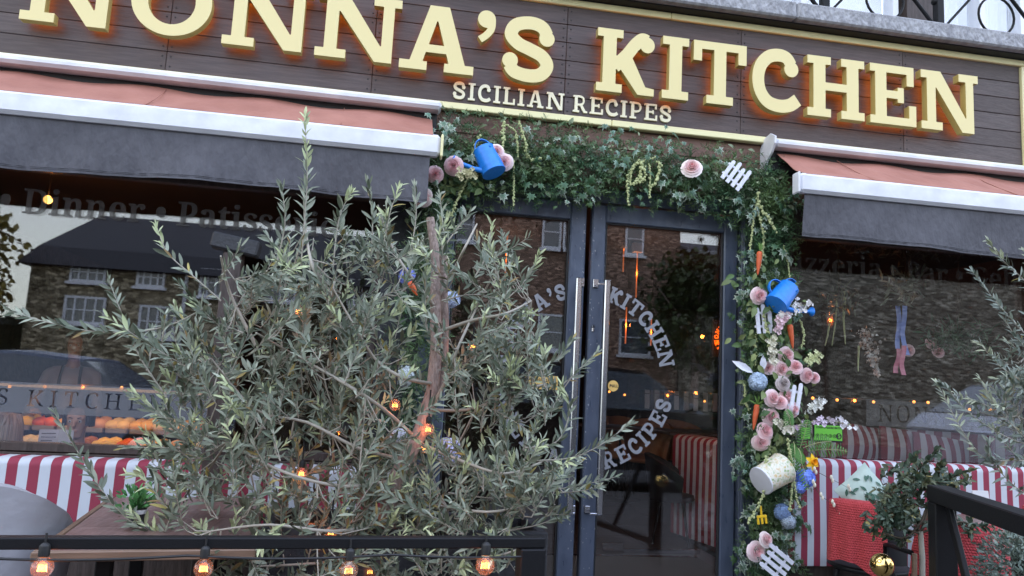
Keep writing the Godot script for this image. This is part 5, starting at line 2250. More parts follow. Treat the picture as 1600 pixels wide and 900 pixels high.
func garland() -> void:
	var b: Buf
	var t := thing("flower_garland", "artificial ivy and fern garland over the doors and down their right side", "garland", Vector3(1.3, 2.9, 0.05))
	# wire mesh backing that carries the greenery
	var strip := [[685, 250, 74], [760, 252, 62], [830, 256, 60], [900, 258, 54], [1000, 266, 52], [1100, 284, 48], [1170, 298, 56], [1225, 310, 46]]
	var column := [[1208, 310, 40], [1200, 380, 42], [1192, 450, 36], [1190, 520, 36], [1196, 600, 40], [1202, 680, 44], [1206, 750, 46], [1204, 830, 46], [1204, 930, 46]]
	var col2 := [[682, 250, 34], [676, 330, 38], [662, 430, 42], [652, 540, 42], [640, 650, 44], [628, 760, 44], [620, 900, 44]]
	var made := 0
	for path in [strip, column, col2]:
		var xs := []
		var cs := []
		var lf := []
		var lc := []
		var count: int = [4200, 3600, 1500][made]
		for k in count:
			var u: float = rng.randf() * (path.size() - 1.001)
			var i := int(u)
			var f: float = u - i
			var cx := lerpf(path[i][0], path[i + 1][0], f)
			var cy := lerpf(path[i][1], path[i + 1][1], f)
			var hw := lerpf(path[i][2], path[i + 1][2], f)
			var o := clampf(rng.randfn() * 0.5, -1.15, 1.15)
			var px: float = cx if made == 0 else cx + o * hw
			var py: float = cy + o * hw if made == 0 else cy
			var depth := 0.06 + 0.15 * (1.0 - o * o * 0.6) * rng.randf()
			var p := seen(px, py, depth)
			var d := Vector3(rng.randfn() * 0.7, rng.randfn() * 0.6 - 0.25, 0.5 + rng.randf()).normalized()
			var clump := 0.6 + 0.5 * sin(px * 0.045 + 1.0) * cos(py * 0.05)
			if k % 5 < 4:
				xs.append(Transform3D(along(d, Vector3(rng.randfn(), rng.randfn(), rng.randfn())).scaled(Vector3.ONE * rng.randf_range(0.7, 1.5)), p - t.position))
				cs.append(Color(0.042, 0.105, 0.055).lerp(Color(0.10, 0.155, 0.06), clampf(clump, 0, 1)) * rng.randf_range(0.6, 1.7))
			else:
				lf.append(Transform3D(along(d, Vector3(rng.randfn() * 0.5, 0.5, 1)).scaled(Vector3.ONE * rng.randf_range(0.7, 1.3)), p - t.position))
				lc.append(Color(0.10, 0.15, 0.065).lerp(Color(0.22, 0.26, 0.16), rng.randf()) * rng.randf_range(0.5, 1.6))
		mass("fern_greenery", sprig_mesh(0.06, 9), xs, cs, M.leaf, t)
		mass("small_leaves", leaf_mesh(0.042, 0.024, 0.008), lf, lc, M.leaf, t)
		made += 1
	# broad rose leaves among the blooms
	var bx := []
	var bc := []
	for k in 420:
		var u := rng.randf()
		var p := seen(lerpf(1200, 1222, u) + rng.randfn() * 24.0, lerpf(440, 720, u) + rng.randfn() * 14.0, 0.16 + 0.14 * rng.randf()) if k < 330 else seen(715 + rng.randfn() * 24.0, 285 + rng.randfn() * 10.0, 0.2)
		bx.append(Transform3D(along(Vector3(rng.randfn(), rng.randfn() - 0.4, 0.5 * rng.randf()), Vector3(rng.randfn() * 0.6, 0.4, 1)).scaled(Vector3.ONE * rng.randf_range(0.6, 1.25)), p - t.position))
		bc.append(Color(0.06, 0.12, 0.035).lerp(Color(0.2, 0.24, 0.09), pow(rng.randf(), 1.6)) * rng.randf_range(0.6, 1.2))
	mass("rose_leaves", leaf_mesh(0.058, 0.034, 0.01), bx, bc, M.leaf, t)
	# variegated ivy
	var kinds := [ivy_mesh(0.034, Color(0.04, 0.10, 0.05), Color(0.46, 0.52, 0.42), 0.012), ivy_mesh(0.03, Color(0.045, 0.12, 0.075), Color(0.32, 0.43, 0.34), 0.016), ivy_mesh(0.036, Color(0.028, 0.08, 0.035), Color(0.10, 0.18, 0.09), 0.01), ivy_mesh(0.03, Color(0.03, 0.07, 0.025), Color(0.07, 0.13, 0.05), 0.014)]
	var xs4 := [[], [], [], []]
	var cs4 := [[], [], [], []]
	var spots := [[700, 200, 0], [712, 222, 0], [735, 240, 0], [700, 235, 1], [812, 228, 0], [848, 245, 1], [828, 272, 2], [962, 206, 1], [970, 238, 1], [986, 258, 1], [944, 272, 2], [1006, 236, 1], [1030, 226, 1], [918, 290, 2], [868, 282, 2], [890, 300, 3], [1054, 284, 2], [1070, 300, 0], [1098, 266, 2], [900, 232, 3], [1160, 305, 0], [1176, 325, 0], [935, 298, 3], [1000, 292, 2], [760, 296, 3], [730, 300, 3], [880, 215, 3], [860, 225, 3], [1040, 300, 3], [1120, 250, 3], [1090, 312, 3],
		[1174, 342, 0], [1216, 348, 3], [1232, 300, 1], [1240, 325, 1], [1206, 385, 2], [1184, 386, 1], [1226, 402, 3], [1174, 412, 0], [1168, 462, 3], [1165, 490, 3], [1242, 488, 1], [1210, 548, 3], [1190, 640, 3], [1163, 732, 0], [1178, 722, 1], [1180, 690, 3], [1232, 768, 3], [1242, 828, 1], [1222, 842, 0], [1170, 880, 3], [1184, 872, 0], [1250, 802, 1], [1262, 566, 2], [1180, 548, 3], [1168, 640, 3], [1175, 800, 3], [1165, 850, 3], [1230, 880, 3], [1204, 420, 3],
		[690, 330, 0], [660, 380, 3], [640, 470, 2], [650, 600, 3], [625, 700, 2], [680, 210, 0], [672, 300, 0]]
	for s in spots:
		for k in 10:
			var kind: int = s[2] if k < 6 else (s[2] + 1) % 4
			var p := seen(s[0] + rng.randfn() * 13.0, s[1] + rng.randfn() * 11.0, 0.14 + 0.13 * rng.randf())
			var n := Vector3(rng.randfn() * 0.7, 0.4 + rng.randfn() * 0.55, 1.0)
			var d := Vector3(rng.randfn() * 0.7, -1.0, 0.3)
			var x := Transform3D(along(d, n).scaled(Vector3.ONE * rng.randf_range(0.5, 1.2)), p - t.position)
			if k < 4:
				piece(kinds[kind], "ivy_leaf", M.ivy, t, x)
			else:
				xs4[kind].append(x.scaled_local(Vector3.ONE * 1.1))
				cs4[kind].append(Color.WHITE * rng.randf_range(0.7, 1.15))
	for k in 4:
		mass("ivy", kinds[k], xs4[k], cs4[k], M.ivy, t)
	# trailing amaranth
	strand("pale green strand looping above the upper blue watering can, right of its handle", [[790, 195], [805, 205], [808, 225], [809, 245]], 0.22, 0.009)
	strand("pale green strand curling right under the strap line, like a hook", [[812, 192], [819, 215], [823, 240], [832, 250], [846, 247]], 0.23, 0.012)
	strand("pale strand hanging straight left of the looping ones", [[786, 192], [787, 215], [787, 240], [800, 255]], 0.24, 0.013)
	strand("fat strand crossing behind the spout of the upper watering can", [[750, 212], [740, 235], [733, 248]], 0.21, 0.014)
	strand("long strand falling from the left roses past the left door frame", [[733, 258], [730, 280], [716, 310], [704, 338]], 0.22, 0.011)
	strand("long thin strand hanging over the left door from the roses", [[802, 252], [803, 285], [802, 322]], 0.22, 0.009)
	strand("first of the tangled strands above the door gap, ending in two tails", [[998, 250], [984, 270], [980, 290], [982, 320]], 0.24, 0.011)
	strand("arching strand at the top of the tangle above the doors", [[984, 285], [990, 260], [1010, 250], [1024, 246]], 0.25, 0.01)
	strand("fattest beaded strand at the right of the tangle above the doors", [[1028, 252], [1031, 265], [1024, 282], [1020, 292]], 0.25, 0.015)
	strand("beaded loop in the middle of the tangle above the doors", [[1003, 255], [1000, 275], [992, 288], [985, 287]], 0.25, 0.015)
	strand("small beaded loop within the tangle above the doors", [[1006, 262], [1008, 278], [998, 286]], 0.26, 0.013)
	strand("straight tail below the tangle, right of the door gap", [[1015, 258], [1016, 285], [1015, 310]], 0.25, 0.009)
	strand("thin strand high on the right column, outer left", [[1182, 315], [1177, 345], [1174, 372], [1172, 392]], 0.22, 0.009)
	strand("long strand on the right column running down to the first carrot", [[1184, 300], [1186, 335], [1193, 365], [1192, 395], [1186, 420]], 0.24, 0.012)
	strand("beaded strand slanting right under the awning end plate", [[1186, 318], [1196, 335], [1206, 350], [1214, 362]], 0.25, 0.015)
	strand("slim green strand above the lower watering can", [[1224, 385], [1231, 410], [1234, 440]], 0.22, 0.009)
	strand("stubby strand hanging left of the pale roses on the column", [[1182, 522], [1180, 545], [1180, 572]], 0.23, 0.012)
	strand("thick blossoming strand over the middle picket fence", [[1194, 492], [1199, 520], [1203, 548], [1206, 560]], 0.27, 0.015)
	strand("strand looping beside the two stacked roses", [[1206, 672], [1203, 700], [1196, 722]], 0.24, 0.011)
	strand("strand draped across the tin bucket down to the fork", [[1196, 712], [1196, 750], [1190, 780], [1168, 818]], 0.36, 0.011)
	strand("long strand right of the tin bucket", [[1230, 685], [1236, 720], [1238, 760], [1233, 798]], 0.33, 0.011)
	strand("curling strand ending orange beside the striped bench", [[1234, 700], [1240, 740], [1244, 775], [1251, 794]], 0.34, 0.009)
	strand("thin strand hanging along the door frame by the hydrangea", [[1163, 600], [1164, 620], [1170, 642]], 0.22, 0.01)
	strand("mossy tail hanging under the lower watering can", [[1250, 500], [1256, 520], [1252, 545]], 0.24, 0.01)
	# watering cans
	watering_can("upper bright blue watering can tipped left among the ivy over the left door", seen(764, 252, 0.28), Basis(Vector3(0, 0, 1), 0.42) * Basis(Vector3(1, 0, 0), -0.25), -1.0, false)
	watering_can("lower bright blue watering can lying on the right column above a picket fence", seen(1222, 463, 0.3), Basis(Vector3(0, 0, 1), -0.75) * Basis(Vector3(1, 0, 0), -0.25), 1.0, true)
	# roses
	var rz := 0.25
	for q in [[708, 259, 0.046, "round pink rose left of the upper watering can spout"], [776, 236, 0.038, "pink rose tucked behind the upper watering can, the higher of two"], [788, 253, 0.042, "pink rose right of the upper watering can, the lower of two"], [1081, 261, 0.046, "single pink rose in the ivy above the right door"], [1187, 462, 0.046, "flat blush rose left of the lower watering can"], [1230, 555, 0.044, "blush rose topmost in the cluster below the hanging carrot"], [1243, 572, 0.044, "pink rose right one of the pair in the middle cluster"], [1222, 577, 0.046, "pink rose left one of the pair in the middle cluster"], [1262, 587, 0.04, "pale pink rose at the right edge of the cluster"], [1273, 590, 0.032, "small pale rose bud outermost right of the cluster"], [1208, 622, 0.046, "pink rose left of the small two-slat fence"], [1206, 651, 0.044, "deep pink rose above the two stacked ones"], [1197, 673, 0.042, "pink rose on top of the stacked pair"], [1190, 691, 0.05, "largest pink rose, lower of the stacked pair above the tin bucket"], [1198, 843, 0.042, "pink rose under the yellow toy fork"], [1183, 862, 0.048, "pink rose lying on the lowest picket fence"], [1229, 619, 0.042, "pink rose partly behind the small two-slat fence"], [1240, 640, 0.04, "blush rose below the small two-slat fence"], [1219, 628, 0.032, "small pink rose between its larger neighbours"], [1201, 575, 0.036, "peach pink bloom behind the rabbit ears"]]:
		rose(seen(q[0], q[1], rz + rng.randf() * 0.05), q[2], q[3], Vector3(-0.1, 0.05, 1))
	rose(seen(1225, 599, 0.3), 0.046, "cream and mauve rose in the middle of the right column", Vector3(0, 0, 1), Color(0.6, 0.52, 0.5), "")
	rose(seen(680, 272, 0.25), 0.04, "pink rose at the end of the left awning bar", Vector3(-0.3, 0, 1))
	rose(seen(660, 308, 0.25), 0.042, "pink rose below the left awning, above the olive shoots", Vector3(-0.3, 0, 1))
	# hydrangeas and other blooms
	bloom_ball(seen(1184, 596, 0.27), 0.058, "pale blue hydrangea below the white rabbit ears", Color(0.46, 0.58, 0.72), 110)
	bloom_ball(seen(1222, 800, 0.26), 0.05, "slate blue hydrangea right of the yellow toy fork", Color(0.22, 0.32, 0.52), 90)
	bloom_ball(seen(1232, 815, 0.28), 0.045, "faded blue hydrangea behind the slate blue one", Color(0.4, 0.48, 0.56), 60)
	bloom_ball(seen(1258, 747, 0.3), 0.06, "bright cornflower blue bloom under the yellow daffodil", Color(0.16, 0.27, 0.82), 90)
	bloom_ball(seen(1250, 762, 0.32), 0.035, "small bright blue bloom touching the tin bucket", Color(0.18, 0.3, 0.85), 50)
	bloom_ball(seen(700, 705, 0.3), 0.075, "white and lilac hydrangea glimpsed behind the olive tree", Color(0.62, 0.62, 0.85), 130)
	bloom_ball(seen(622, 682, 0.3), 0.05, "small white hydrangea behind the olive trunk", Color(0.62, 0.64, 0.72), 60)
	bloom_ball(seen(632, 588, 0.3), 0.06, "white flower head between the olive branches", Color(0.6, 0.68, 0.7), 70)
	bloom_ball(seen(636, 432, 0.3), 0.05, "violet blue bloom high behind the olive tree", Color(0.2, 0.25, 0.7), 60)
	bloom_ball(seen(706, 468, 0.3), 0.05, "pale blue bloom right of the twin trunk", Color(0.45, 0.55, 0.75), 60)
	carrot("orange carrot glimpsed behind the olive branches left of the trunk", seen(640, 440, 0.36), seen(652, 462, 0.36))
	carrot("carrot hanging point down below the ivy on the right column", seen(1187, 393, 0.26), seen(1184, 430, 0.27))
	carrot("carrot under the lower watering can spout", seen(1234, 507, 0.27), seen(1239, 545, 0.27))
	carrot("slender carrot left of the stacked roses", seen(1183, 632, 0.26), seen(1177, 672, 0.27))
	# pickets
	picket_fence("white picket fence piece tilted in the ivy under the awning end plate", seen(1150, 273, 0.27), -0.6, 4, 0.17)
	picket_fence("white picket fence piece below the lower watering can", seen(1193, 498, 0.26), 0.1, 3, 0.19)
	picket_fence("white two-slat picket fence piece among the pink roses", seen(1243, 622, 0.3), -0.16, 2, 0.2)
	picket_fence("white picket fence piece lying at the foot of the right column", seen(1211, 878, 0.3), 0.95, 4, 0.2)
	# rabbit ears
	t = thing("rabbit_ears", "pair of white felt rabbit ears sticking out above the blue hydrangea", "rabbit ears", seen(1178, 582, 0.28))
	for q in [[[1176, 582], [1147, 564]], [[1190, 580], [1195, 556]]]:
		b = leaf_buf(seen(q[0][0], q[0][1], 0.28).distance_to(seen(q[1][0], q[1][1], 0.3)), 0.048, 0.012)
		b.move(0, Transform3D(along(seen(q[1][0], q[1][1], 0.3) - seen(q[0][0], q[0][1], 0.28), Vector3(0, 0, 1)), seen(q[0][0], q[0][1], 0.28)))
		part(b, "ear", M.white_wood, t)
	# tin bucket
	var a := seen(1188, 752, 0.36)
	var c := seen(1232, 726, 0.3)
	t = thing("tin_bucket", "round tin bucket printed with meadow flowers lying on its side in the garland", "bucket", a)
	b = Buf.new()
	b.lathe([[0.001, 0.0], [0.086, 0.0], [0.089, 0.006], [0.089, 0.012], [0.086, 0.016]], 30, Transform3D(along(c - a, Vector3(0, 1, 0)), a))
	part(b, "base", M.white_metal, t)
	b = Buf.new()
	b.lathe([[0.086, 0.016], [0.094, 0.19], [0.098, 0.194], [0.098, 0.2], [0.092, 0.2], [0.084, 0.03], [0.001, 0.025]], 30, Transform3D(along(c - a, Vector3(0, 1, 0)), a))
	part(b, "side", M.bucket_print, t)
	# toy fork
	a = seen(1190, 806, 0.34)
	t = thing("toy_fork", "yellow plastic toy garden fork in the greenery below the tin bucket", "toy", a, "", true)
	t.rotation.z = 0.12
	b = Buf.new()
	b.box(Vector3(-0.032, -0.012, -0.006), Vector3(0.032, 0.004, 0.006), 0.003)
	for x in [-0.026, 0.0, 0.026]:
		b.box(Vector3(x - 0.007, -0.05, -0.005), Vector3(x + 0.007, -0.0125, 0.005), 0.003)
	part(b, "tines", M.yellow_plastic, t)
	b = Buf.new()
	b.tube([Vector3(0, 0.0, 0), Vector3(0.0, 0.06, 0)], 0.007, 0.006, 8)
	part(b, "shaft", M.yellow_plastic, t)
	# daffodil
	a = seen(1269, 722, 0.32)
	t = thing("daffodil", "bright yellow daffodil at the right edge of the garland", "daffodil", a, "", true)
	t.basis = facing(Vector3(0.15, 0.1, 1))
	for k in 6:
		b = leaf_buf(0.05, 0.034, 0.01, Color(0.85, 0.55, 0.01), Color(0.8, 0.5, 0.02))
		b.move(0, Transform3D(Basis(Vector3(0, 0, 1), TAU * k / 6.0) * Basis(Vector3(1, 0, 0), 0.35), Vector3.ZERO))
		part(b, "petal", M.petal, t)
	b = Buf.new()
	b.col = Color(0.85, 0.36, 0.005)
	b.lathe([[0.012, 0.0], [0.014, 0.02], [0.021, 0.032], [0.018, 0.03], [0.011, 0.005]], 14, Transform3D(Basis(Vector3(1, 0, 0), PI / 2), Vector3.ZERO))
	part(b, "trumpet", M.petal, t)
	# ferns
	var fl := ["reaching right over the striped bench", "arching above the daffodil", "pointing down beside the bucket", "upright behind the blossoms", "bright green in the middle", "low and left of the daffodil", "short one behind the bucket"]
	var fr := [[1262, 705, 1325, 706], [1255, 700, 1300, 690], [1245, 705, 1262, 768], [1250, 700, 1262, 655], [1240, 690, 1240, 740], [1246, 700, 1252, 725], [1236, 680, 1228, 640]]
	for k in 7:
		var f: Array = fr[k]
		var p0 := seen(f[0], f[1], 0.28)
		var p1 := seen(f[2], f[3], 0.36)
		t = thing("fern_frond", "green fern frond on the right column, " + fl[k], "fern", p0, "fern fronds")
		var mid := (p0 + p1) / 2 + Vector3(0, 0.03, 0.03)
		var pts := []
		for i in 9:
			var u := i / 8.0
			pts.append(p0 * (1 - u) * (1 - u) + mid * 2 * u * (1 - u) + p1 * u * u)
		b = Buf.new()
		b.tube(pts, 0.003, 0.001, 5)
		part(b, "stalk", M.strand, t)
		b = Buf.new()
		for i in 12:
			var u := (i + 1) / 13.0
			var p := p0 * (1 - u) * (1 - u) + mid * 2 * u * (1 - u) + p1 * u * u
			var d := (p1 - p0).normalized()
			for s in [1.0, -1.0]:
				var side: Vector3 = d.cross(Vector3(0.1, 0.3, 1)).normalized() * s
				var lf := leaf_buf(0.048 * sin(PI * (0.12 + 0.85 * u)) + 0.006, 0.009, 0.006, Color(0.06, 0.17, 0.035), Color(0.1, 0.23, 0.05))
				lf.move(0, Transform3D(along(side + d * 0.5 - Vector3(0, 0.15, 0), Vector3(0, 0.3, 1)), p))
				var n := b.v.size()
				b.v.append_array(lf.v)
				b.c.append_array(lf.c)
				for e in lf.idx:
					b.idx.append(n + e)
		part(b, "leaflets", M.leaf, t)
	# pink and white blossom sprays
	for q in [["pink and white blossom spray poking out over the rating sign", [[1245, 665], [1275, 657], [1300, 658], [1330, 664]], Color(0.62, 0.42, 0.62), Color(0.8, 0.8, 0.8)], ["white freesia spray right of the lower watering can spout", [[1212, 500], [1230, 490], [1250, 478], [1262, 476]], Color(0.7, 0.68, 0.6), Color(0.75, 0.72, 0.7)], ["pale pink blossom spray left of the spout carrot", [[1226, 492], [1218, 505], [1212, 520]], Color(0.75, 0.5, 0.55), Color(0.72, 0.55, 0.58)], ["cream blossom spray under the middle picket fence", [[1205, 525], [1204, 545], [1206, 565]], Color(0.6, 0.58, 0.42), Color(0.66, 0.62, 0.5)], ["cream buds between the stacked roses and ferns", [[1215, 660], [1228, 668], [1240, 672]], Color(0.62, 0.6, 0.46), Color(0.7, 0.66, 0.55)], ["white buds at the right above the pink and white spray", [[1262, 640], [1272, 634], [1283, 628]], Color(0.66, 0.68, 0.6), Color(0.7, 0.7, 0.66)], ["green-white lily buds right of the middle roses", [[1262, 565], [1272, 558], [1280, 556]], Color(0.55, 0.6, 0.3), Color(0.6, 0.62, 0.35)], ["cream rosebuds with pale leaves left of the upper roses", [[718, 275], [728, 272], [738, 276]], Color(0.6, 0.56, 0.32), Color(0.55, 0.52, 0.3)]]:
		var line := []
		for e in q[1]:
			line.append(seen(e[0], e[1], 0.32))
		t = thing("blossom_spray", q[0], "blossom", line[0], "")
		b = Buf.new()
		b.tube(line, 0.003, 0.002, 5)
		part(b, "stem", M.strand, t)
		b = Buf.new()
		for k in 34:
			var u := rng.randf() * (line.size() - 1.001)
			var p: Vector3 = line[int(u)].lerp(line[int(u) + 1], u - int(u)) + Vector3(rng.randfn(), rng.randfn(), rng.randf()) * 0.016
			b.col = q[2].lerp(q[3], u / (line.size() - 1)) * rng.randf_range(0.8, 1.15)
			var bs := facing(Vector3(rng.randfn() * 0.5, rng.randfn() * 0.5, 1))
			for e in 4:
				var x := bs * Vector3(cos(e * PI / 2), sin(e * PI / 2), 0.3) * 0.017
				var y := bs * Vector3(-sin(e * PI / 2), cos(e * PI / 2), 0.3) * 0.008
				b.face([p, p + x * 0.6 + y, p + x, p + x * 0.6 - y])
		part(b, "blossom", M.petal, t)
	# pussy willow twigs
	var willow := [[[1272, 735], [1298, 748], [1325, 762]], [[1270, 755], [1282, 775], [1300, 786], [1312, 805]]]
	for k in 2:
		var line := []
		for e in willow[k]:
			line.append(seen(e[0], e[1], 0.36 + 0.1 * k))
		t = thing("willow_twig", ["upper bare willow twig with white catkins crossing the bench stripes", "lower willow twig with white catkins over the red throw"][k], "twig", line[0])
		b = Buf.new()
		b.tube(line, 0.002, 0.001, 4)
		part(b, "stem", M.dark_twig, t)
		for i in range(0, line.size()):
			for s in 2:
				var p: Vector3 = line[i] + Vector3(0.01 * s, -0.02 * s + 0.01, 0.005)
				b = Buf.new()
				b.ball(p, 0.011, 8, 6, Vector3(0.8, 1.35, 0.8))
				part(b, "catkin", M.catkin, t)


# ------------------------------------------------------------------ terrace
func bulb_lamp(at: Vector3, label: String, r: float, energy: float, drop: float) -> void:
	# at: middle of the glass
	var t := thing("festoon_bulb", label, "light bulb", at, "amber festoon bulbs")
	var b := Buf.new()
	var prof := []
	for k in 13:
		var a := -PI / 2 + PI * 0.86 * k / 12.0
		prof.append([maxf(cos(a) * r, 0.0005), sin(a) * r])
	prof.append([r * 0.42, r * 1.08])
	b.lathe(prof, 18, Transform3D(Basis(), at))
	part(b, "glass", M.bulb_glass, t)
	b = Buf.new()
	b.lathe([[0.001, r * 1.0], [r * 0.44, r * 1.0], [r * 0.5, r * 1.12], [r * 0.5, r * 2.0], [r * 0.4, r * 2.15], [r * 0.2, r * 2.3], [0.001, r * 2.3]], 14, Transform3D(Basis(), at))
	part(b, "socket", M.black, t)
	b = Buf.new()
	b.tube([at + Vector3(0, r * 2.3, 0), at + Vector3(0, r * 2.3 + drop, 0)], 0.004, 0.004, 5)
	part(b, "lead", M.black, t)
	b = Buf.new()
	var pts := []
	for k in 15:
		pts.append(at + Vector3((k / 14.0 - 0.5) * r * 0.8, (r * 0.25 if k % 2 else -r * 0.35), 0.0))
	b.tube(pts, r * 0.055, r * 0.055, 5)
	part(b, "filament", M.filament, t)
	lamp(at + Vector3(0, -r * 0.15, 0), energy, t, Color(1.0, 0.5, 0.18), r * 0.5)


func plank_top(t: Node3D, x0: float, x1: float, z0: float, z1: float, y: float, n: int) -> void:
	for k in n:
		var b := Buf.new()
		b.box(Vector3(x0 + 0.03, y - 0.028, lerpf(z0, z1, float(k) / n) + 0.001), Vector3(x1 - 0.03, y, lerpf(z0, z1, float(k + 1) / n) - 0.001), 0.003)
		part(b, "plank", M.table_wood, t)
	var b := Buf.new()
	b.box(Vector3(x0 + 0.001, y - 0.036, z1 + 0.001), Vector3(x1 - 0.001, y + 0.001, z1 + 0.028), 0.004)
	b.box(Vector3(x0, y - 0.036, z0), Vector3(x0 + 0.028, y + 0.001, z1), 0.004)
	b.box(Vector3(x1 - 0.028, y - 0.036, z0), Vector3(x1, y + 0.001, z1), 0.004)
	part(b, "edging", M.table_edge, t)


func terrace_left() -> void:
	var b: Buf
	# rail
	var a := seen_h(-60, 849, 0.85)
	var c := seen_h(850, 848, 0.85)
	var t := thing("terrace_rail", "black square steel terrace rail along the bottom left, ending in a post", "railing", Vector3(c.x, 0, c.z))
	var d := (c - a).normalized()
	var frame_ := Transform3D(Basis(d, Vector3.UP, d.cross(Vector3.UP)), a)
	var ln := a.distance_to(c)
	b = Buf.new()
	b.box(Vector3(0, -0.016, -0.024), Vector3(ln, 0.022, 0.024), 0.004, frame_)
	part(b, "handrail", M.black_iron, t)
	b = Buf.new()
	b.box(Vector3(ln - 0.1, -0.85, -0.04), Vector3(ln - 0.002, -0.017, 0.04), 0.004, frame_)
	part(b, "post", M.black_iron, t)
	b = Buf.new()
	b.box(Vector3(0, -0.78, -0.02), Vector3(ln - 0.101, -0.74, 0.02), 0.004, frame_)
	part(b, "bottom_rail", M.black_iron, t)
	# festoon cable sagging below the rail, with its bulbs
	t = thing("festoon_cable", "thin black festoon cable tied along the underside of the left rail", "cable", a)
	b = Buf.new()
	var pts := []
	for k in 41:
		var u := k / 40.0
		pts.append(frame_ * Vector3(u * ln, -0.034 - 0.012 * absf(sin(u * 9.0)), 0.034))
	b.tube(pts, 0.0045, 0.0045, 6)
	part(b, "cable", M.black, t)
	for q in [[66, 887, 0.034, "amber bulb hanging from the rail at far left, lit", 0.014], [318, 888, 0.032, "amber bulb under the rail before the table leg", 0.006], [545, 891, 0.033, "dim amber bulb under the rail among olive leaves", 0.003], [758, 883, 0.036, "clear round amber bulb hanging from the rail beside its end post", 0.014]]:
		bulb_lamp(seen(q[0], q[1], frame_.origin.lerp(c, (q[0] + 60) / 910.0).z + 0.034), q[3], q[2], q[4], 0.03)
	for q in [[739, 541, 1.1, "amber bulb in the olive tree at the height of the door notice"], [617, 633, 1.3, "amber bulb in the olive tree left of its trunk"], [669, 671, 1.25, "brightest amber bulb against the olive trunk"], [662, 700, 0.95, "amber bulb just below the brightest one on the trunk"], [465, 486, 1.2, "amber bulb high in the left of the olive tree"], [471, 740, 1.2, "amber bulb before the striped bench in the left of the tree"], [517, 832, 1.3, "bright amber bulb low in the olive tree just above the rail"], [486, 826, 1.1, "amber bulb beside the bright low one above the rail"], [578, 893, 1.2, "amber bulb below the rail under the olive trunk"], [805, 876, 1.1, "amber bulb behind the rail beside the planter"]]:
		bulb_lamp(seen(q[0], q[1], q[2]), q[3], 0.026, 0.007, 0.12)
	# table
	t = thing("terrace_table", "brown plank terrace table before the left striped bench", "table", Vector3(-1.41, 0, 0.41), "", true, 0.132)
	plank_top(t, 0.0, 0.78, 0.0, 1.24, 0.75, 6)
	for q in [[0.2, 0.22], [0.6, 0.22], [0.2, 1.0], [0.6, 1.0]]:
		b = Buf.new()
		b.box(Vector3(q[0] - 0.03, 0, q[1] - 0.03), Vector3(q[0] + 0.03, 0.712, q[1] + 0.03), 0.005)
		part(b, "leg", M.black_iron, t)
	b = Buf.new()
	b.box(Vector3(0.24, 0.66, 0.26), Vector3(0.56, 0.711, 0.96), 0.004)
	part(b, "frame", M.black_iron, t)
	# potted plant on the table
	var p := seen_h(212, 822, 0.752)
	t = thing("potted_plant", "small leafy green plant in a dark glass pot on the left table", "plant", p, "", true)
	b = Buf.new()
	b.lathe([[0.001, 0.0], [0.032, 0.0], [0.036, 0.03], [0.04, 0.07], [0.036, 0.068], [0.001, 0.06]], 16)
	part(b, "pot", M.planter_grey, t)
	b = Buf.new()
	b.lathe([[0.041, 0.055], [0.042, 0.072], [0.038, 0.072]], 16)
	part(b, "rim", M.pot_white, t)
	var xs := []
	var cs := []
	for k in 170:
		var dd := Vector3(rng.randfn() * 0.6, 0.4 + rng.randf(), rng.randfn() * 0.6).normalized()
		xs.append(Transform3D(along(dd, Vector3(rng.randfn(), 0.5, 1)).scaled(Vector3.ONE * rng.randf_range(0.6, 1.2)), Vector3(0, 0.07, 0) + dd * rng.randf() * 0.1))
		cs.append(Color(0.07, 0.2, 0.06) * rng.randf_range(0.5, 1.5))
	mass("foliage", leaf_mesh(0.03, 0.016, 0.004), xs, cs, M.leaf, t)
	# grey upholstered chairs
	grey_chair(Vector3(-1.69, 0, 0.98), 0.35, "pale grey quilted tub chair at the left end of the table")
	# planter of the olive tree
	var pc := seen(855, 826, 1.1)
	t = thing("tree_planter", "dark grey square planter of the olive tree behind the rail post", "planter", Vector3(pc.x - 0.75, 0, 1.15))
	b = Buf.new()
	var px1 := seen(868, 840, 1.35).x
	frame3(b, px1 - 1.3, px1, 0.0, pc.y, 0.7, 1.2)
	part(b, "box", M.planter_grey, t)
	b = Buf.new()
	b.box(Vector3(px1 - 1.24, pc.y - 0.12, 0.76), Vector3(px1 - 0.06, pc.y - 0.06, 1.14), 0.01)
	part(b, "soil", M.dark_twig, t)


func frame3(b: Buf, x0: float, x1: float, y0: float, y1: float, z0: float, z1: float) -> void:
	var w := 0.05
	b.box(Vector3(x0, y0, z0), Vector3(x1, y1, z0 + w), 0.006)
	b.box(Vector3(x0, y0, z1 - w), Vector3(x1, y1, z1), 0.006)
	b.box(Vector3(x0, y0, z0 + w), Vector3(x0 + w, y1, z1 - w), 0.006)
	b.box(Vector3(x1 - w, y0, z0 + w), Vector3(x1, y1, z1 - w), 0.006)


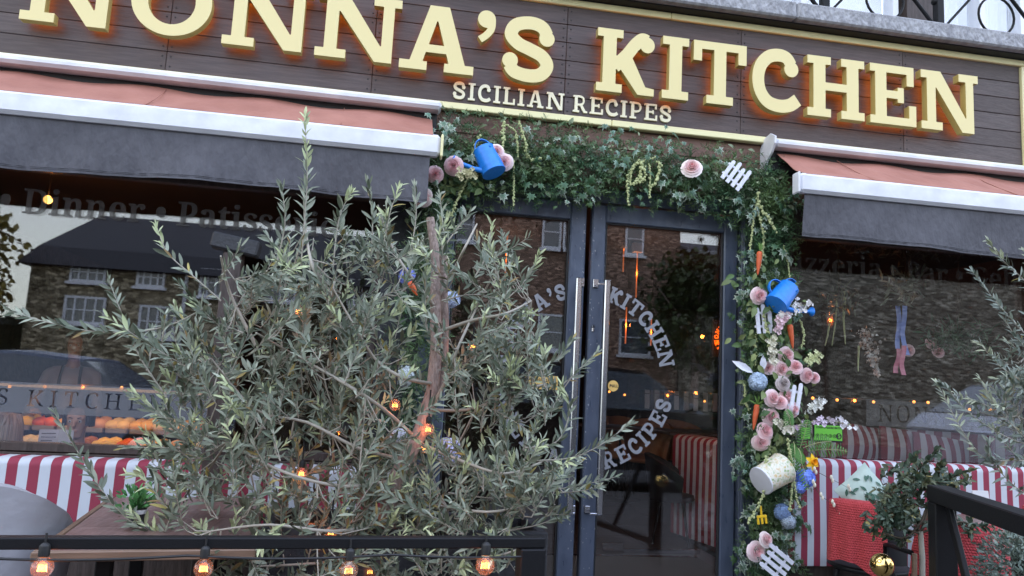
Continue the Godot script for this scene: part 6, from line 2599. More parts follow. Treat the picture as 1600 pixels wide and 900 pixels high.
func grey_chair(at: Vector3, turn: float, label: String) -> void:
	# faces local -z turned; shell back wraps round the seat
	var t := thing("tub_armchair", label, "armchair", at, "grey terrace chairs", true, turn)
	var b := Buf.new()
	var g := []
	for i in 11:
		var r := []
		for j in 33:
			var u := i / 10.0
			var v := lerpf(-1, 1, j / 32.0)
			var a := v * 1.75
			var top := 0.93 - 0.34 * pow(absf(v), 1.6)
			var flute := 0.006 * absf(sin(v * PI * 3.5))
			r.append(Vector3(sin(a) * (0.27 + 0.03 * u - flute), lerpf(0.38, top, u), cos(a) * (0.26 + 0.06 * u - flute)))
		g.append(r)
	b.sheet(g, 0.06)
	part(b, "backrest", M.grey_fabric, t)
	b = Buf.new()
	b.lathe([[0.001, 0.36], [0.22, 0.36], [0.245, 0.38], [0.25, 0.44], [0.235, 0.475], [0.18, 0.49], [0.001, 0.495]], 24)
	part(b, "seat", M.grey_fabric, t)
	for k in 4:
		var a := PI / 4 + k * PI / 2
		b = Buf.new()
		b.tube([Vector3(cos(a) * 0.16, 0.37, sin(a) * 0.16), Vector3(cos(a) * 0.25, 0, sin(a) * 0.25)], 0.018, 0.011, 8)
		part(b, "leg", M.black, t)


func metal_chair(at: Vector3, turn: float, label: String, shell: Material, arms: bool) -> Node3D:
	# local: sits facing -z, back at +z
	var t := thing("metal_armchair", label, "chair", at, "black metal terrace chairs", true, turn)
	var b := Buf.new()
	b.lathe([[0.001, 0.425], [0.2, 0.425], [0.225, 0.44], [0.22, 0.462], [0.001, 0.47]], 24, Transform3D(Basis.from_scale(Vector3(1.05, 1, 1)), Vector3.ZERO))
	part(b, "seat", M.black_seat, t)
	b = Buf.new()
	var g := []
	for i in 7:
		var r := []
		for j in 15:
			var v := lerpf(-1, 1, j / 14.0)
			var u := i / 6.0
			r.append(Vector3(sin(v * 1.05) * 0.235, lerpf(0.5, 0.83 - 0.03 * v * v * v * v, u), 0.03 + cos(v * 1.05) * (0.19 + 0.04 * u)))
		g.append(r)
	b.sheet(g, 0.02)
	part(b, "backrest", shell, t)
	for s in [-1.0, 1.0]:
		for zz in [-0.15, 0.17]:
			b = Buf.new()
			b.tube([Vector3(0.17 * s, 0.43, zz), Vector3(0.23 * s, 0.0, zz * 1.45)], 0.016, 0.012, 8)
			part(b, "leg", M.black_iron, t)
		if arms:
			b = Buf.new()
			b.tube([Vector3(0.2 * s, 0.44, -0.12), Vector3(0.25 * s, 0.6, -0.17), Vector3(0.26 * s, 0.66, -0.15), Vector3(0.265 * s, 0.675, -0.08), Vector3(0.265 * s, 0.68, 0.06), Vector3(0.25 * s, 0.68, 0.13)], 0.013, 0.013, 8)
			part(b, "arm", M.black_iron, t)
	return t


# a knitted throw hung over a chair's back; local frame as the chair's
func throw(at: Vector3, turn: float, label: String, w0: float, w1: float, front: float, behind: float) -> void:
	var t := thing("knitted_throw", label, "throw", at, "", true, turn)
	var b := Buf.new()
	var g := []
	var path := []
	for k in 9:
		path.append([lerpf(0.845 - behind, 0.83, k / 8.0), 0.275, k / 8.0])
	path.append([0.852, 0.26, 1.0])
	path.append([0.858, 0.235, 1.0])
	path.append([0.85, 0.205, 1.0])
	for k in 8:
		path.append([lerpf(0.83, 0.845 - front, (k + 1) / 8.0), lerpf(0.195, 0.17, k / 7.0), 1.0 - k / 8.0])
	for i in path.size():
		var r := []
		for j in 25:
			var v := lerpf(w0, w1, j / 24.0)
			var q: Array = path[i]
			var wave: float = (1.0 - q[2]) * 0.016 * sin(v * 16.0 + 1.0) + 0.004 * sin(v * 37.0 + i)
			var back := i < 9
			var zz: float = (q[1] - 0.23) + cos(v * 1.05) * 0.24 - 0.006 + (wave + (0.02 * (1.0 - q[2]) if back else 0.0))
			r.append(Vector3(sin(v * 1.05) * 0.255 * (1.0 + 0.06 * (1.0 - q[2])), q[0] - 0.03 * pow(absf(v), 3.0) - ((0.02 * sin(v * 5.0) + 0.07 * v) * (1.0 - q[2])), zz))
		g.append(r)
	b.sheet(g, 0.014)
	part(b, "knit", M.knit_red, t)
	# knotted fringe along the lower edge
	b = Buf.new()
	for j in 25:
		var p: Vector3 = g[0][j] if behind < front else g[-1][j]
		b.tube([p, p + Vector3(rng.randfn() * 0.008, -0.03, rng.randfn() * 0.006), p + Vector3(rng.randfn() * 0.012, -0.06, rng.randfn() * 0.01)], 0.005, 0.002, 5)
	part(b, "fringe", M.knit_red, t)


func terrace_right() -> void:
	var b: Buf
	# nearest chair and throw by the garland
	var a := seen(1345, 765, 0.5)
	var at := Vector3(a.x + 0.14, 0, 0.36)
	var turn := -0.62 + PI
	metal_chair(at, turn + PI, "black metal chair with red throw, beside the garland", M.black_seat, false)
	throw(at, turn + PI, "coral red knitted throw hanging over the chair beside the garland", -0.9, 0.4, 0.3, 0.38)
	# cushion
	var cc := seen(1352, 772, 0.33)
	var t := thing("leaf_cushion", "pale green cushion printed with dark leaves, standing on its corner behind the red throw", "cushion", cc, "", true)
	t.basis = facing(Vector3(-0.2, 0.2, 1)) * Basis(Vector3(0, 0, 1), 0.72)
	b = Buf.new()
	var halves := []
	for s in [1.0, -1.0]:
		var g := []
		for i in 13:
			var r := []
			for j in 13:
				var u := lerpf(-1, 1, i / 12.0)
				var v := lerpf(-1, 1, j / 12.0)
				r.append(Vector3(u * 0.14 * (1 - 0.06 * (1 - v * v)), v * 0.14 * (1 - 0.06 * (1 - u * u)), s * (0.002 + 0.055 * pow((1 - u * u) * (1 - v * v), 0.6))))
			g.append(r)
		b.sheet(g, 0.002)
		halves.append(g)
	part(b, "cover", M.cushion_cloth, t)
	for k in 26:
		b = Buf.new()
		var i := rng.randi_range(1, 10)
		var j := rng.randi_range(1, 10)
		var p: Vector3 = halves[0][i][j]
		var e1: Vector3 = (halves[0][i + 1][j] - p)
		var e2: Vector3 = (halves[0][i][j + 1] - p)
		var n := e1.cross(e2).normalized()
		if n.z < 0:
			n = -n
		var dd := (e1 * rng.randfn() + e2 * rng.randfn()).normalized()
		var lf := leaf_buf(0.045, 0.018, 0.0, Color(0.05, 0.12, 0.08), Color(0.05, 0.12, 0.08))
		lf.move(0, Transform3D(along(dd, n), p + n * 0.004))
		var m := b.v.size()
		b.v.append_array(lf.v)
		b.c.append_array(lf.c)
		for e in lf.idx:
			b.idx.append(m + e)
		part(b, "leaf_print", M.ivy, t)
	# second chair with throw behind the black rail post
	a = seen(1490, 800, 1.15)
	at = Vector3(a.x + 0.08, 0, 1.0)
	metal_chair(at, -0.2, "black metal armchair with looped arm behind the black rail post", M.black_seat, true)
	throw(at, -0.2, "coral red knitted throw over the armchair behind the black rail post", -0.95, 0.95, 0.3, 0.42)
	# third chair: red shell
	a = seen(1575, 766, 0.35)
	metal_chair(Vector3(a.x + 0.05, 0.06, 0.3), 0.5, "chair with plain red back at the far side of the right table", M.knit_red, false)
	# table
	a = seen_h(1490, 812, 0.75)
	t = thing("terrace_table", "grey brown terrace table behind the right rail, with white holder on it", "table", Vector3(a.x + 0.4, 0, 0.5))
	plank_top(t, a.x - 0.02, a.x + 0.78, 0.22, 0.92, 0.75, 5)
	for q in [[0.1, 0.3], [0.7, 0.3], [0.1, 0.84], [0.7, 0.84]]:
		b = Buf.new()
		b.box(Vector3(a.x + q[0] - 0.025, 0, q[1] - 0.025), Vector3(a.x + q[0] + 0.025, 0.712, q[1] + 0.025), 0.005)
		part(b, "leg", M.black_iron, t)
	var w := seen_h(1538, 806, 0.752)
	t = thing("menu_holder", "small white block menu holder on the right table", "menu holder", w, "", true)
	b = Buf.new()
	b.box(Vector3(-0.07, 0, -0.03), Vector3(0.07, 0.05, 0.03), 0.006)
	b.box(Vector3(-0.06, 0.0505, -0.01), Vector3(0.06, 0.16, -0.004), 0.001, Transform3D(Basis(Vector3(1, 0, 0), -0.15), Vector3.ZERO))
	part(b, "block", M.pot_white, t)
	# black rail with brace
	var p0 := seen_h(1471, 760, 1.1)
	var p1 := seen_h(1604, 802, 1.1)
	t = thing("terrace_rail", "heavy black rail with post and slanting brace at the bottom right", "railing", Vector3(p0.x, 0, p0.z))
	var d := (p1 - p0)
	d.y = 0
	d = d.normalized()
	var fr := Transform3D(Basis(d, Vector3.UP, d.cross(Vector3.UP)), Vector3(p0.x, 0, p0.z))
	b = Buf.new()
	b.box(Vector3(-0.045, 1.03, -0.045), Vector3(1.6, 1.1, 0.045), 0.005, fr)
	part(b, "handrail", M.black_iron, t)
	b = Buf.new()
	b.box(Vector3(-0.044, 0, -0.044), Vector3(0.044, 1.029, 0.044), 0.005, fr)
	part(b, "post", M.black_iron, t)
	b = Buf.new()
	var ang := atan2(-1.0, 0.62)
	b.box(Vector3(0, -0.022, -0.01), Vector3(1.1, 0.022, 0.01), 0.003, fr * Transform3D(Basis(Vector3(0, 0, 1), ang), Vector3(0.07, 1.025, 0)))
	part(b, "brace", M.black_iron, t)
	b = Buf.new()
	b.box(Vector3(0.045, 0.1, -0.025), Vector3(1.6, 0.15, 0.025), 0.004, fr)
	part(b, "bottom_rail", M.black_iron, t)
	# gold ball
	var g0 := seen(1378, 883, 1.4)
	t = thing("gold_ball", "shiny gold mirror ball on a thin black stake below the rose bush", "garden ornament", g0)
	b = Buf.new()
	b.ball(g0, 0.054, 32, 20)
	part(b, "ball", M.gold, t)
	b = Buf.new()
	b.tube([Vector3(g0.x, 0, g0.z), g0 + Vector3(0, -0.05, 0)], 0.008, 0.008, 8)
	part(b, "stake", M.black_iron, t)
	# standard rose bush
	t = thing("rose_bush", "young bush with dark glossy leaves and red tips before the right striped bench", "bush", seen(1440, 930, 1.35))
	b = Buf.new()
	b.tube([seen(1441, 960, 1.35), seen(1441, 870, 1.35), seen(1438, 830, 1.35)], 0.014, 0.012, 8)
	part(b, "trunk", M.twig, t)
	b = Buf.new()
	b.tube([seen(1428, 980, 1.37), seen(1429, 865, 1.37)], 0.013, 0.012, 8)
	part(b, "stake", M.table_edge, t)
	crown(t, [[[1438, 832], [1420, 800], [1395, 770], [1385, 755]], [[1438, 832], [1450, 790], [1445, 750], [1432, 727]], [[1439, 835], [1400, 820], [1375, 805]], [[1440, 828], [1470, 790], [1490, 752]], [[1425, 812], [1400, 790], [1368, 782]], [[1440, 815], [1415, 840], [1385, 835]], [[1438, 820], [1460, 760], [1470, 740]], [[1440, 832], [1500, 815], [1520, 825]]], 1.35, 0.006, [[1398, 788, 26, 32, 27], [1435, 745, 42, 18, 19], [1475, 745, 26, 14, 10], [1388, 825, 26, 18, 14], [1440, 785, 18, 26, 6], [1512, 820, 20, 14, 4]], 0.14, 0.12, [0.031, 0.017, 0.008], [Color(0.036, 0.06, 0.036), Color(0.09, 0.12, 0.08), Color(0.09, 0.1, 0.05)], 120, 0.17, M.dark_twig)
	# clipped grey-green shrub
	var sc := seen(1612, 905, 1.75)
	t = thing("clipped_shrub", "grey green clipped ball shrub in the bottom right corner", "shrub", Vector3(sc.x, 0, sc.z))
	b = Buf.new()
	b.tube([Vector3(sc.x, 0, sc.z), Vector3(sc.x, sc.y, sc.z)], 0.02, 0.012, 8)
	part(b, "trunk", M.bark, t)
	var xs := []
	var cs := []
	for k in 4200:
		var dv := Vector3(rng.randfn(), rng.randfn(), rng.randfn()).normalized()
		var rr := 0.235 * pow(rng.randf(), 0.22) * (0.93 + 0.09 * sin(dv.x * 9.0) * cos(dv.y * 8.0 + dv.z * 7.0))
		xs.append(Transform3D(along((dv + Vector3(rng.randfn(), rng.randfn(), rng.randfn()) * 0.6), Vector3(rng.randfn(), rng.randfn(), rng.randfn())).scaled(Vector3.ONE * rng.randf_range(0.7, 1.3)), sc + dv * rr - t.position))
		cs.append(Color(0.12, 0.16, 0.13).lerp(Color(0.22, 0.27, 0.22), rng.randf()) * rng.randf_range(0.5, 1.25))
	mass("foliage", leaf_mesh(0.024, 0.009, 0.004), xs, cs, M.leaf, t)


# limbs, twigs and leaves of a small tree. blobs: pixel centre and spread, and how many twigs
func crown(t: Node3D, limbs: Array, z: float, limb_r: float, blobs: Array, twig_len: float, deep: float, leaf_size: Array, cols: Array, single: int, up: float, limb_mat: Material, extra := [], top_r := 0.0025, dense := 1.0) -> void:
	var anchors := []
	for l in limbs:
		var b := Buf.new()
		var pts := []
		for k in l.size():
			var zz: float = z + (l[k][2] if l[k].size() > 2 else 0.0)
			pts.append(seen(l[k][0], l[k][1], zz))
		var line := []
		for k in pts.size() - 1:
			for j in 4:
				line.append(pts[k].cubic_interpolate(pts[k + 1], pts[maxi(k - 1, 0)], pts[mini(k + 2, pts.size() - 1)], j / 4.0))
		line.append(pts[-1])
		b.tube(line, limb_r, top_r, 6)
		part(b, "branch", limb_mat, t)
		anchors.append_array(line.slice(int(line.size() * 0.4)))
	var twigs := []
	for q in blobs:
		for k in int(q[4] * dense):
			var p := seen(q[0] + rng.randfn() * q[2] * 0.6, q[1] + rng.randfn() * q[3] * 0.6, z + rng.randf_range(-deep, deep))
			var near: Vector3 = anchors[0]
			for e in anchors:
				if e.distance_squared_to(p) < near.distance_squared_to(p):
					near = e
			var out := (p - near)
			var d := (out.normalized() * 0.8 + Vector3(rng.randfn() * 0.5, up * 2.5 + rng.randfn() * 0.35, rng.randfn() * 0.5 + 0.2)).normalized()
			twigs.append([p - d * twig_len * 0.4, d, twig_len * rng.randf_range(0.6, 1.3), near if rng.randf() < 0.45 else p])
	for e in extra:
		var pts := []
		for k in e.size():
			pts.append(seen(e[k][0], e[k][1], z + (e[k][2] if e[k].size() > 2 else 0.1)))
		twigs.append([pts])
	var tb := Buf.new()
	var leaves := []
	for tw in twigs:
		var line := []
		if tw.size() == 1:
			var pts: Array = tw[0]
			for k in pts.size() - 1:
				for j in 5:
					line.append(pts[k].cubic_interpolate(pts[k + 1], pts[maxi(k - 1, 0)], pts[mini(k + 2, pts.size() - 1)], j / 5.0))
			line.append(pts[-1])
			tb.tube(line, 0.0045, 0.0015, 5)
		else:
			var bend := Vector3(rng.randfn(), rng.randfn() * 0.6 + 0.2, rng.randfn()) * 0.25
			for k in 5:
				var u := k / 4.0
				line.append(tw[0] + (tw[1] * u + bend * u * u * 0.5) * tw[2])
			tb.tube(line, 0.0026, 0.0011, 4)
			if tw[3].distance_to(tw[0]) < 0.45:
				tb.tube([tw[3], (tw[3] + line[0]) / 2 + Vector3(0, -0.02, 0), line[0]], 0.0035, 0.0026, 4)
		var total := 0.0
		for k in line.size() - 1:
			total += line[k].distance_to(line[k + 1])
		var gap: float = leaf_size[0] * 0.34
		var n := int(total / gap)
		var tipcol := rng.randf() < 0.42
		for k in n:
			var u := (k + 0.5) / n
			var f := u * (line.size() - 1)
			var i: int = mini(int(f), line.size() - 2)
			var p: Vector3 = line[i].lerp(line[i + 1], f - i)
			var d: Vector3 = (line[i + 1] - line[i]).normalized()
			var side := d.cross(Vector3(0.2, 0.4, 1).rotated(d, (k % 2) * 1.3 + rng.randfn() * 0.35)).normalized()
			for s in [1.0, -1.0]:
				if rng.randf() < 0.1:
					continue
				var ld: Vector3 = (side * s * (0.8 - 0.35 * u) + d * (0.55 + 0.5 * u) + Vector3(rng.randfn(), rng.randfn(), rng.randfn()) * 0.2).normalized()
				var size := (0.7 + 0.5 * sin(PI * clampf(u, 0.08, 0.9))) * rng.randf_range(0.75, 1.2)
				var c: Color = cols[0].lerp(cols[1], pow(rng.randf(), 1.4)) * rng.randf_range(0.75, 1.25)
				if tipcol and u > 0.68:
					c = cols[2] * rng.randf_range(0.7, 1.2)
				elif rng.randf() < 0.04:
					c = Color(0.34, 0.29, 0.09).lerp(Color(0.2, 0.13, 0.06), rng.randf())
				leaves.append([Transform3D(along(ld, Vector3(rng.randfn() * 0.6, 0.8 + rng.randfn() * 0.5, 0.7)).scaled(Vector3.ONE * size), p), c])
	var tp := part(tb, "twigs", M.twig if limb_mat != M.dark_twig else M.dark_twig, t)
	tp.set_meta("kind", "stuff")
	leaves.sort_custom(func(x, y): return x[0].origin.distance_squared_to(cam_pos) < y[0].origin.distance_squared_to(cam_pos))
	var shades := []
	for k in 6:
		var c: Color = [cols[0], cols[0].lerp(cols[1], 0.35), cols[0].lerp(cols[1], 0.7), cols[1], cols[1] * 1.2, cols[2]][k]
		shades.append([c, leaf_mesh(leaf_size[0], leaf_size[1], leaf_size[2] * (0.6 + 0.25 * k), c, c)])
	var off: Vector3 = base_of[t]
	var xs := [[], [], []]
	var cs := [[], [], []]
	for k in leaves.size():
		var x: Transform3D = leaves[k][0]
		x.origin -= off
		if k < single:
			var best := 0
			var err := 1e9
			for j in 6:
				var dc: Color = shades[j][0] - leaves[k][1]
				var e := dc.r * dc.r + dc.g * dc.g + dc.b * dc.b
				if e < err:
					err = e
					best = j
			piece(shades[best][1], "leaf", M.leaf, t, x)
		else:
			xs[k % 3].append(x)
			cs[k % 3].append(leaves[k][1])
	for k in 3:
		mass("foliage", leaf_mesh(leaf_size[0], leaf_size[1] * [1.0, 0.8, 1.15][k], leaf_size[2] * [0.3, 1.6, -1.0][k]), xs[k], cs[k], M.leaf, t)


func olive_trees() -> void:
	var t := thing("olive_tree", "large bushy silver green olive tree hung with amber bulbs, left of the doors", "olive tree", seen(612, 930, 1.15))
	var z := 1.15
	# twin trunk
	var b := Buf.new()
	b.tube([seen(612, 960, z), seen(606, 860, z), seen(604, 800, z), seen(622, 740, z + 0.03), seen(655, 680, z + 0.03), seen(676, 610, z), seen(682, 540, z), seen(680, 460, z), seen(679, 390, z), seen(672, 340, z)], 0.046, 0.02, 10)
	part(b, "trunk", M.bark, t)
	b = Buf.new()
	b.tube([seen(668, 640, z - 0.02), seen(690, 590, z - 0.05), seen(694, 520, z - 0.06), seen(692, 440, z - 0.06), seen(694, 400, z - 0.07)], 0.03, 0.02, 8)
	part(b, "trunk", M.bark, t)
	var limbs := [
		[[660, 660], [700, 590], [715, 545], [745, 480], [775, 420]],
		[[676, 600], [630, 590], [590, 565], [560, 520], [520, 450]],
		[[655, 690], [600, 640], [540, 600], [470, 560], [400, 520]],
		[[640, 720], [560, 700], [480, 660], [400, 640], [330, 560]],
		[[620, 750], [540, 760], [450, 740], [370, 700], [320, 670]],
		[[680, 480], [640, 430], [610, 380], [590, 320]],
		[[680, 470], [710, 420], [725, 390], [745, 350]],
		[[682, 520], [740, 500], [790, 490], [830, 470]],
		[[670, 640], [730, 640], [790, 620], [850, 600]],
		[[650, 690], [720, 720], [790, 740], [850, 720]],
		[[610, 790], [680, 790], [760, 800], [820, 790]],
		[[606, 820], [520, 830], [420, 820], [330, 830]],
		[[608, 850], [690, 870], [770, 870], [830, 850]],
		[[520, 470], [490, 420], [478, 360], [474, 290]],
		[[606, 870], [500, 880], [400, 885]],
		[[400, 540], [360, 460], [345, 400]]]
	for l in limbs:
		for k in range(1, l.size()):
			l[k].append(rng.randf_range(-0.05, 0.3))
	var blobs := [[480, 430, 70, 45, 20], [580, 400, 70, 42, 18], [670, 385, 60, 36, 8], [400, 480, 70, 50, 22], [520, 520, 80, 60, 30], [630, 500, 60, 50, 12], [760, 430, 50, 50, 14], [790, 520, 50, 50, 22], [820, 610, 50, 50, 24], [740, 600, 50, 50, 20], [300, 560, 60, 50, 20], [400, 600, 90, 60, 34], [520, 640, 90, 60, 34], [300, 700, 60, 70, 24], [400, 740, 90, 60, 36], [520, 760, 90, 60, 34], [650, 760, 90, 60, 34], [780, 720, 70, 60, 34], [830, 770, 50, 50, 16], [700, 830, 90, 40, 30], [540, 850, 100, 40, 28], [380, 850, 80, 35, 20], [740, 880, 70, 30, 22], [620, 892, 110, 22, 30], [450, 892, 90, 22, 18], [600, 590, 50, 50, 14], [260, 800, 40, 30, 6]]
	var shoots := [
		[[470, 420], [476, 340], [480, 270], [476, 178]],
		[[430, 420], [445, 350], [440, 290]],
		[[580, 400], [582, 340], [575, 285]],
		[[640, 400], [650, 340], [648, 290]],
		[[345, 470], [300, 430], [262, 395], [244, 352]],
		[[330, 475], [260, 510], [170, 520], [80, 505], [15, 485]],
		[[260, 620], [220, 560], [190, 490], [170, 438]],
		[[340, 700], [290, 660], [250, 650], [205, 620]],
		[[330, 840], [230, 830], [170, 780], [130, 720], [85, 645]],
		[[420, 842], [330, 848], [260, 840], [200, 800]],
		[[830, 720], [890, 716], [930, 700], [960, 680], [985, 662]],
		[[770, 610], [830, 580], [870, 560], [895, 530]],
		[[755, 490], [800, 460], [830, 425], [842, 398]],
		[[730, 450], [760, 400], [768, 350]],
		[[820, 700], [870, 690], [890, 640], [878, 600]],
		[[700, 770], [780, 778], [840, 760], [880, 730]],
		[[790, 830], [840, 820], [880, 805]],
		[[690, 470], [740, 460], [790, 470]],
		[[380, 520], [330, 500], [300, 470]],
		[[600, 380], [610, 330], [625, 290]],
		[[690, 390], [720, 350], [735, 330]],
		[[520, 420], [530, 340], [550, 300]],
		[[285, 700], [240, 700], [190, 700]],
		[[300, 760], [260, 740], [230, 690]]]
	crown(t, limbs, z, 0.010, blobs, 0.25, 0.34, [0.056, 0.0135, 0.006], [Color(0.095, 0.12, 0.078), Color(0.31, 0.335, 0.25), Color(0.42, 0.47, 0.26)], 300, 0.36, M.twig, shoots, 0.004, 0.98)
	t = thing("olive_tree", "slender pale olive tree reaching in from the right edge", "olive tree", seen(1690, 960, 1.1))
	b = Buf.new()
	b.tube([seen(1690, 980, 1.1), seen(1680, 820, 1.1), seen(1670, 700, 1.1), seen(1660, 560, 1.1), seen(1650, 420, 1.1)], 0.03, 0.012, 8)
	part(b, "trunk", M.bark, t)
	var shoots2 := [
		[[1665, 540], [1610, 450], [1570, 410], [1545, 378]],
		[[1670, 590], [1600, 520], [1555, 470], [1520, 425]],
		[[1670, 700], [1590, 690], [1520, 650], [1480, 608], [1470, 600]],
		[[1668, 660], [1600, 600], [1560, 570], [1530, 535]],
		[[1670, 720], [1610, 690], [1560, 640], [1530, 590]],
		[[1675, 740], [1600, 720], [1530, 710], [1465, 600]],
		[[1675, 790], [1600, 770], [1550, 720], [1545, 690]],
		[[1664, 600], [1620, 560], [1590, 530], [1570, 500]],
		[[1660, 520], [1630, 460], [1600, 390]]]
	crown(t, [[[1668, 620], [1630, 590], [1600, 560]], [[1670, 700], [1630, 670], [1590, 650]], [[1670, 760], [1640, 730], [1600, 710]]], 1.1, 0.009, [[1590, 580, 26, 26, 14], [1570, 620, 36, 26, 14], [1600, 650, 26, 30, 12], [1620, 540, 30, 40, 10]], 0.16, 0.15, [0.05, 0.013, 0.006], [Color(0.13, 0.16, 0.125), Color(0.26, 0.29, 0.24), Color(0.33, 0.36, 0.24)], 160, 0.15, M.twig, shoots2)


# ------------------------------------------------------------------ people
# one skin over a set of tapered bones: [from, to, radius at from, radius at to, colour]
func flesh(b: Buf, bones: Array, cell: float, soft: float) -> void:
	var lo := Vector3(1e9, 1e9, 1e9)
	var hi := -lo
	for q in bones:
		for k in 2:
			var r: float = q[2 + k] + cell * 2.5
			lo = lo.min(q[k] - Vector3(r, r, r))
			hi = hi.max(q[k] + Vector3(r, r, r))
	var nx := int((hi.x - lo.x) / cell) + 2
	var ny := int((hi.y - lo.y) / cell) + 2
	var nz := int((hi.z - lo.z) / cell) + 2
	var f := PackedFloat32Array()
	f.resize(nx * ny * nz)
	f.fill(0.0)
	# a sum of soft falls, log-sum-exp style: visit only the cells near each bone
	for q in bones:
		var a: Vector3 = q[0]
		var d: Vector3 = q[1] - q[0]
		var dd: float = maxf(d.length_squared(), 1e-8)
		var reach: float = maxf(q[2], q[3]) + soft * 4.0
		var l2: Vector3 = (a.min(q[1]) - Vector3(reach, reach, reach) - lo) / cell
		var h2: Vector3 = (a.max(q[1]) + Vector3(reach, reach, reach) - lo) / cell
		for k in range(maxi(0, int(l2.z)), mini(nz, int(h2.z) + 1)):
			for j in range(maxi(0, int(l2.y)), mini(ny, int(h2.y) + 1)):
				for i in range(maxi(0, int(l2.x)), mini(nx, int(h2.x) + 1)):
					var p := lo + Vector3(i, j, k) * cell
					var u := clampf((p - a).dot(d) / dd, 0.0, 1.0)
					var s: float = (p - a - d * u).length() - lerpf(q[2], q[3], u)
					f[(k * ny + j) * nx + i] += exp(-s / soft)
	var at := {}
	var n0 := b.v.size()
	var corner := [0, 1, nx, nx + 1, nx * ny, nx * ny + 1, nx * ny + nx, nx * ny + nx + 1]
	for k in nz - 1:
		for j in ny - 1:
			for i in nx - 1:
				var o := (k * ny + j) * nx + i
				var mask := 0
				for c in 8:
					if f[o + corner[c]] > 1.0:
						mask += 1
				if mask == 0 or mask == 8:
					continue
				var sum := Vector3.ZERO
				var cnt := 0
				for e in [[0, 1], [2, 3], [4, 5], [6, 7], [0, 2], [1, 3], [4, 6], [5, 7], [0, 4], [1, 5], [2, 6], [3, 7]]:
					var va := log(f[o + corner[e[0]]] + 1e-9)
					var vb := log(f[o + corner[e[1]]] + 1e-9)
					if (va > 0) != (vb > 0):
						var u := va / (va - vb)
						var pa := Vector3(e[0] & 1, (e[0] >> 1) & 1, e[0] >> 2)
						var pb := Vector3(e[1] & 1, (e[1] >> 1) & 1, e[1] >> 2)
						sum += pa.lerp(pb, u)
						cnt += 1
				var p := lo + (Vector3(i, j, k) + sum / cnt) * cell
				var best := 1e9
				for q in bones:
					var d: Vector3 = q[1] - q[0]
					var u := clampf((p - q[0]).dot(d) / maxf(d.length_squared(), 1e-8), 0.0, 1.0)
					var s: float = (p - q[0] - d * u).length() - lerpf(q[2], q[3], u)
					if s < best:
						best = s
						b.col = q[4]
				at[o] = b.vert(p)
	for o in at:
		var i: int = o % nx
		var j: int = int(o / nx) % ny
		var k: int = int(o / (nx * ny))
		var here := f[o] > 1.0
		for ax in 3:
			var st: int = [1, nx, nx * ny][ax]
			var s1: int = [nx, nx * ny, 1][ax]
			var s2: int = [nx * ny, 1, nx][ax]
			if (f[o + st] > 1.0) == here:
				continue
			if not (at.has(o - s1) and at.has(o - s2) and at.has(o - s1 - s2)):
				continue
			var q := [at[o], at[o - s1], at[o - s1 - s2], at[o - s2]]
			if not here:
				q.reverse()
			b.idx.append_array([q[0], q[1], q[2], q[0], q[2], q[3]])


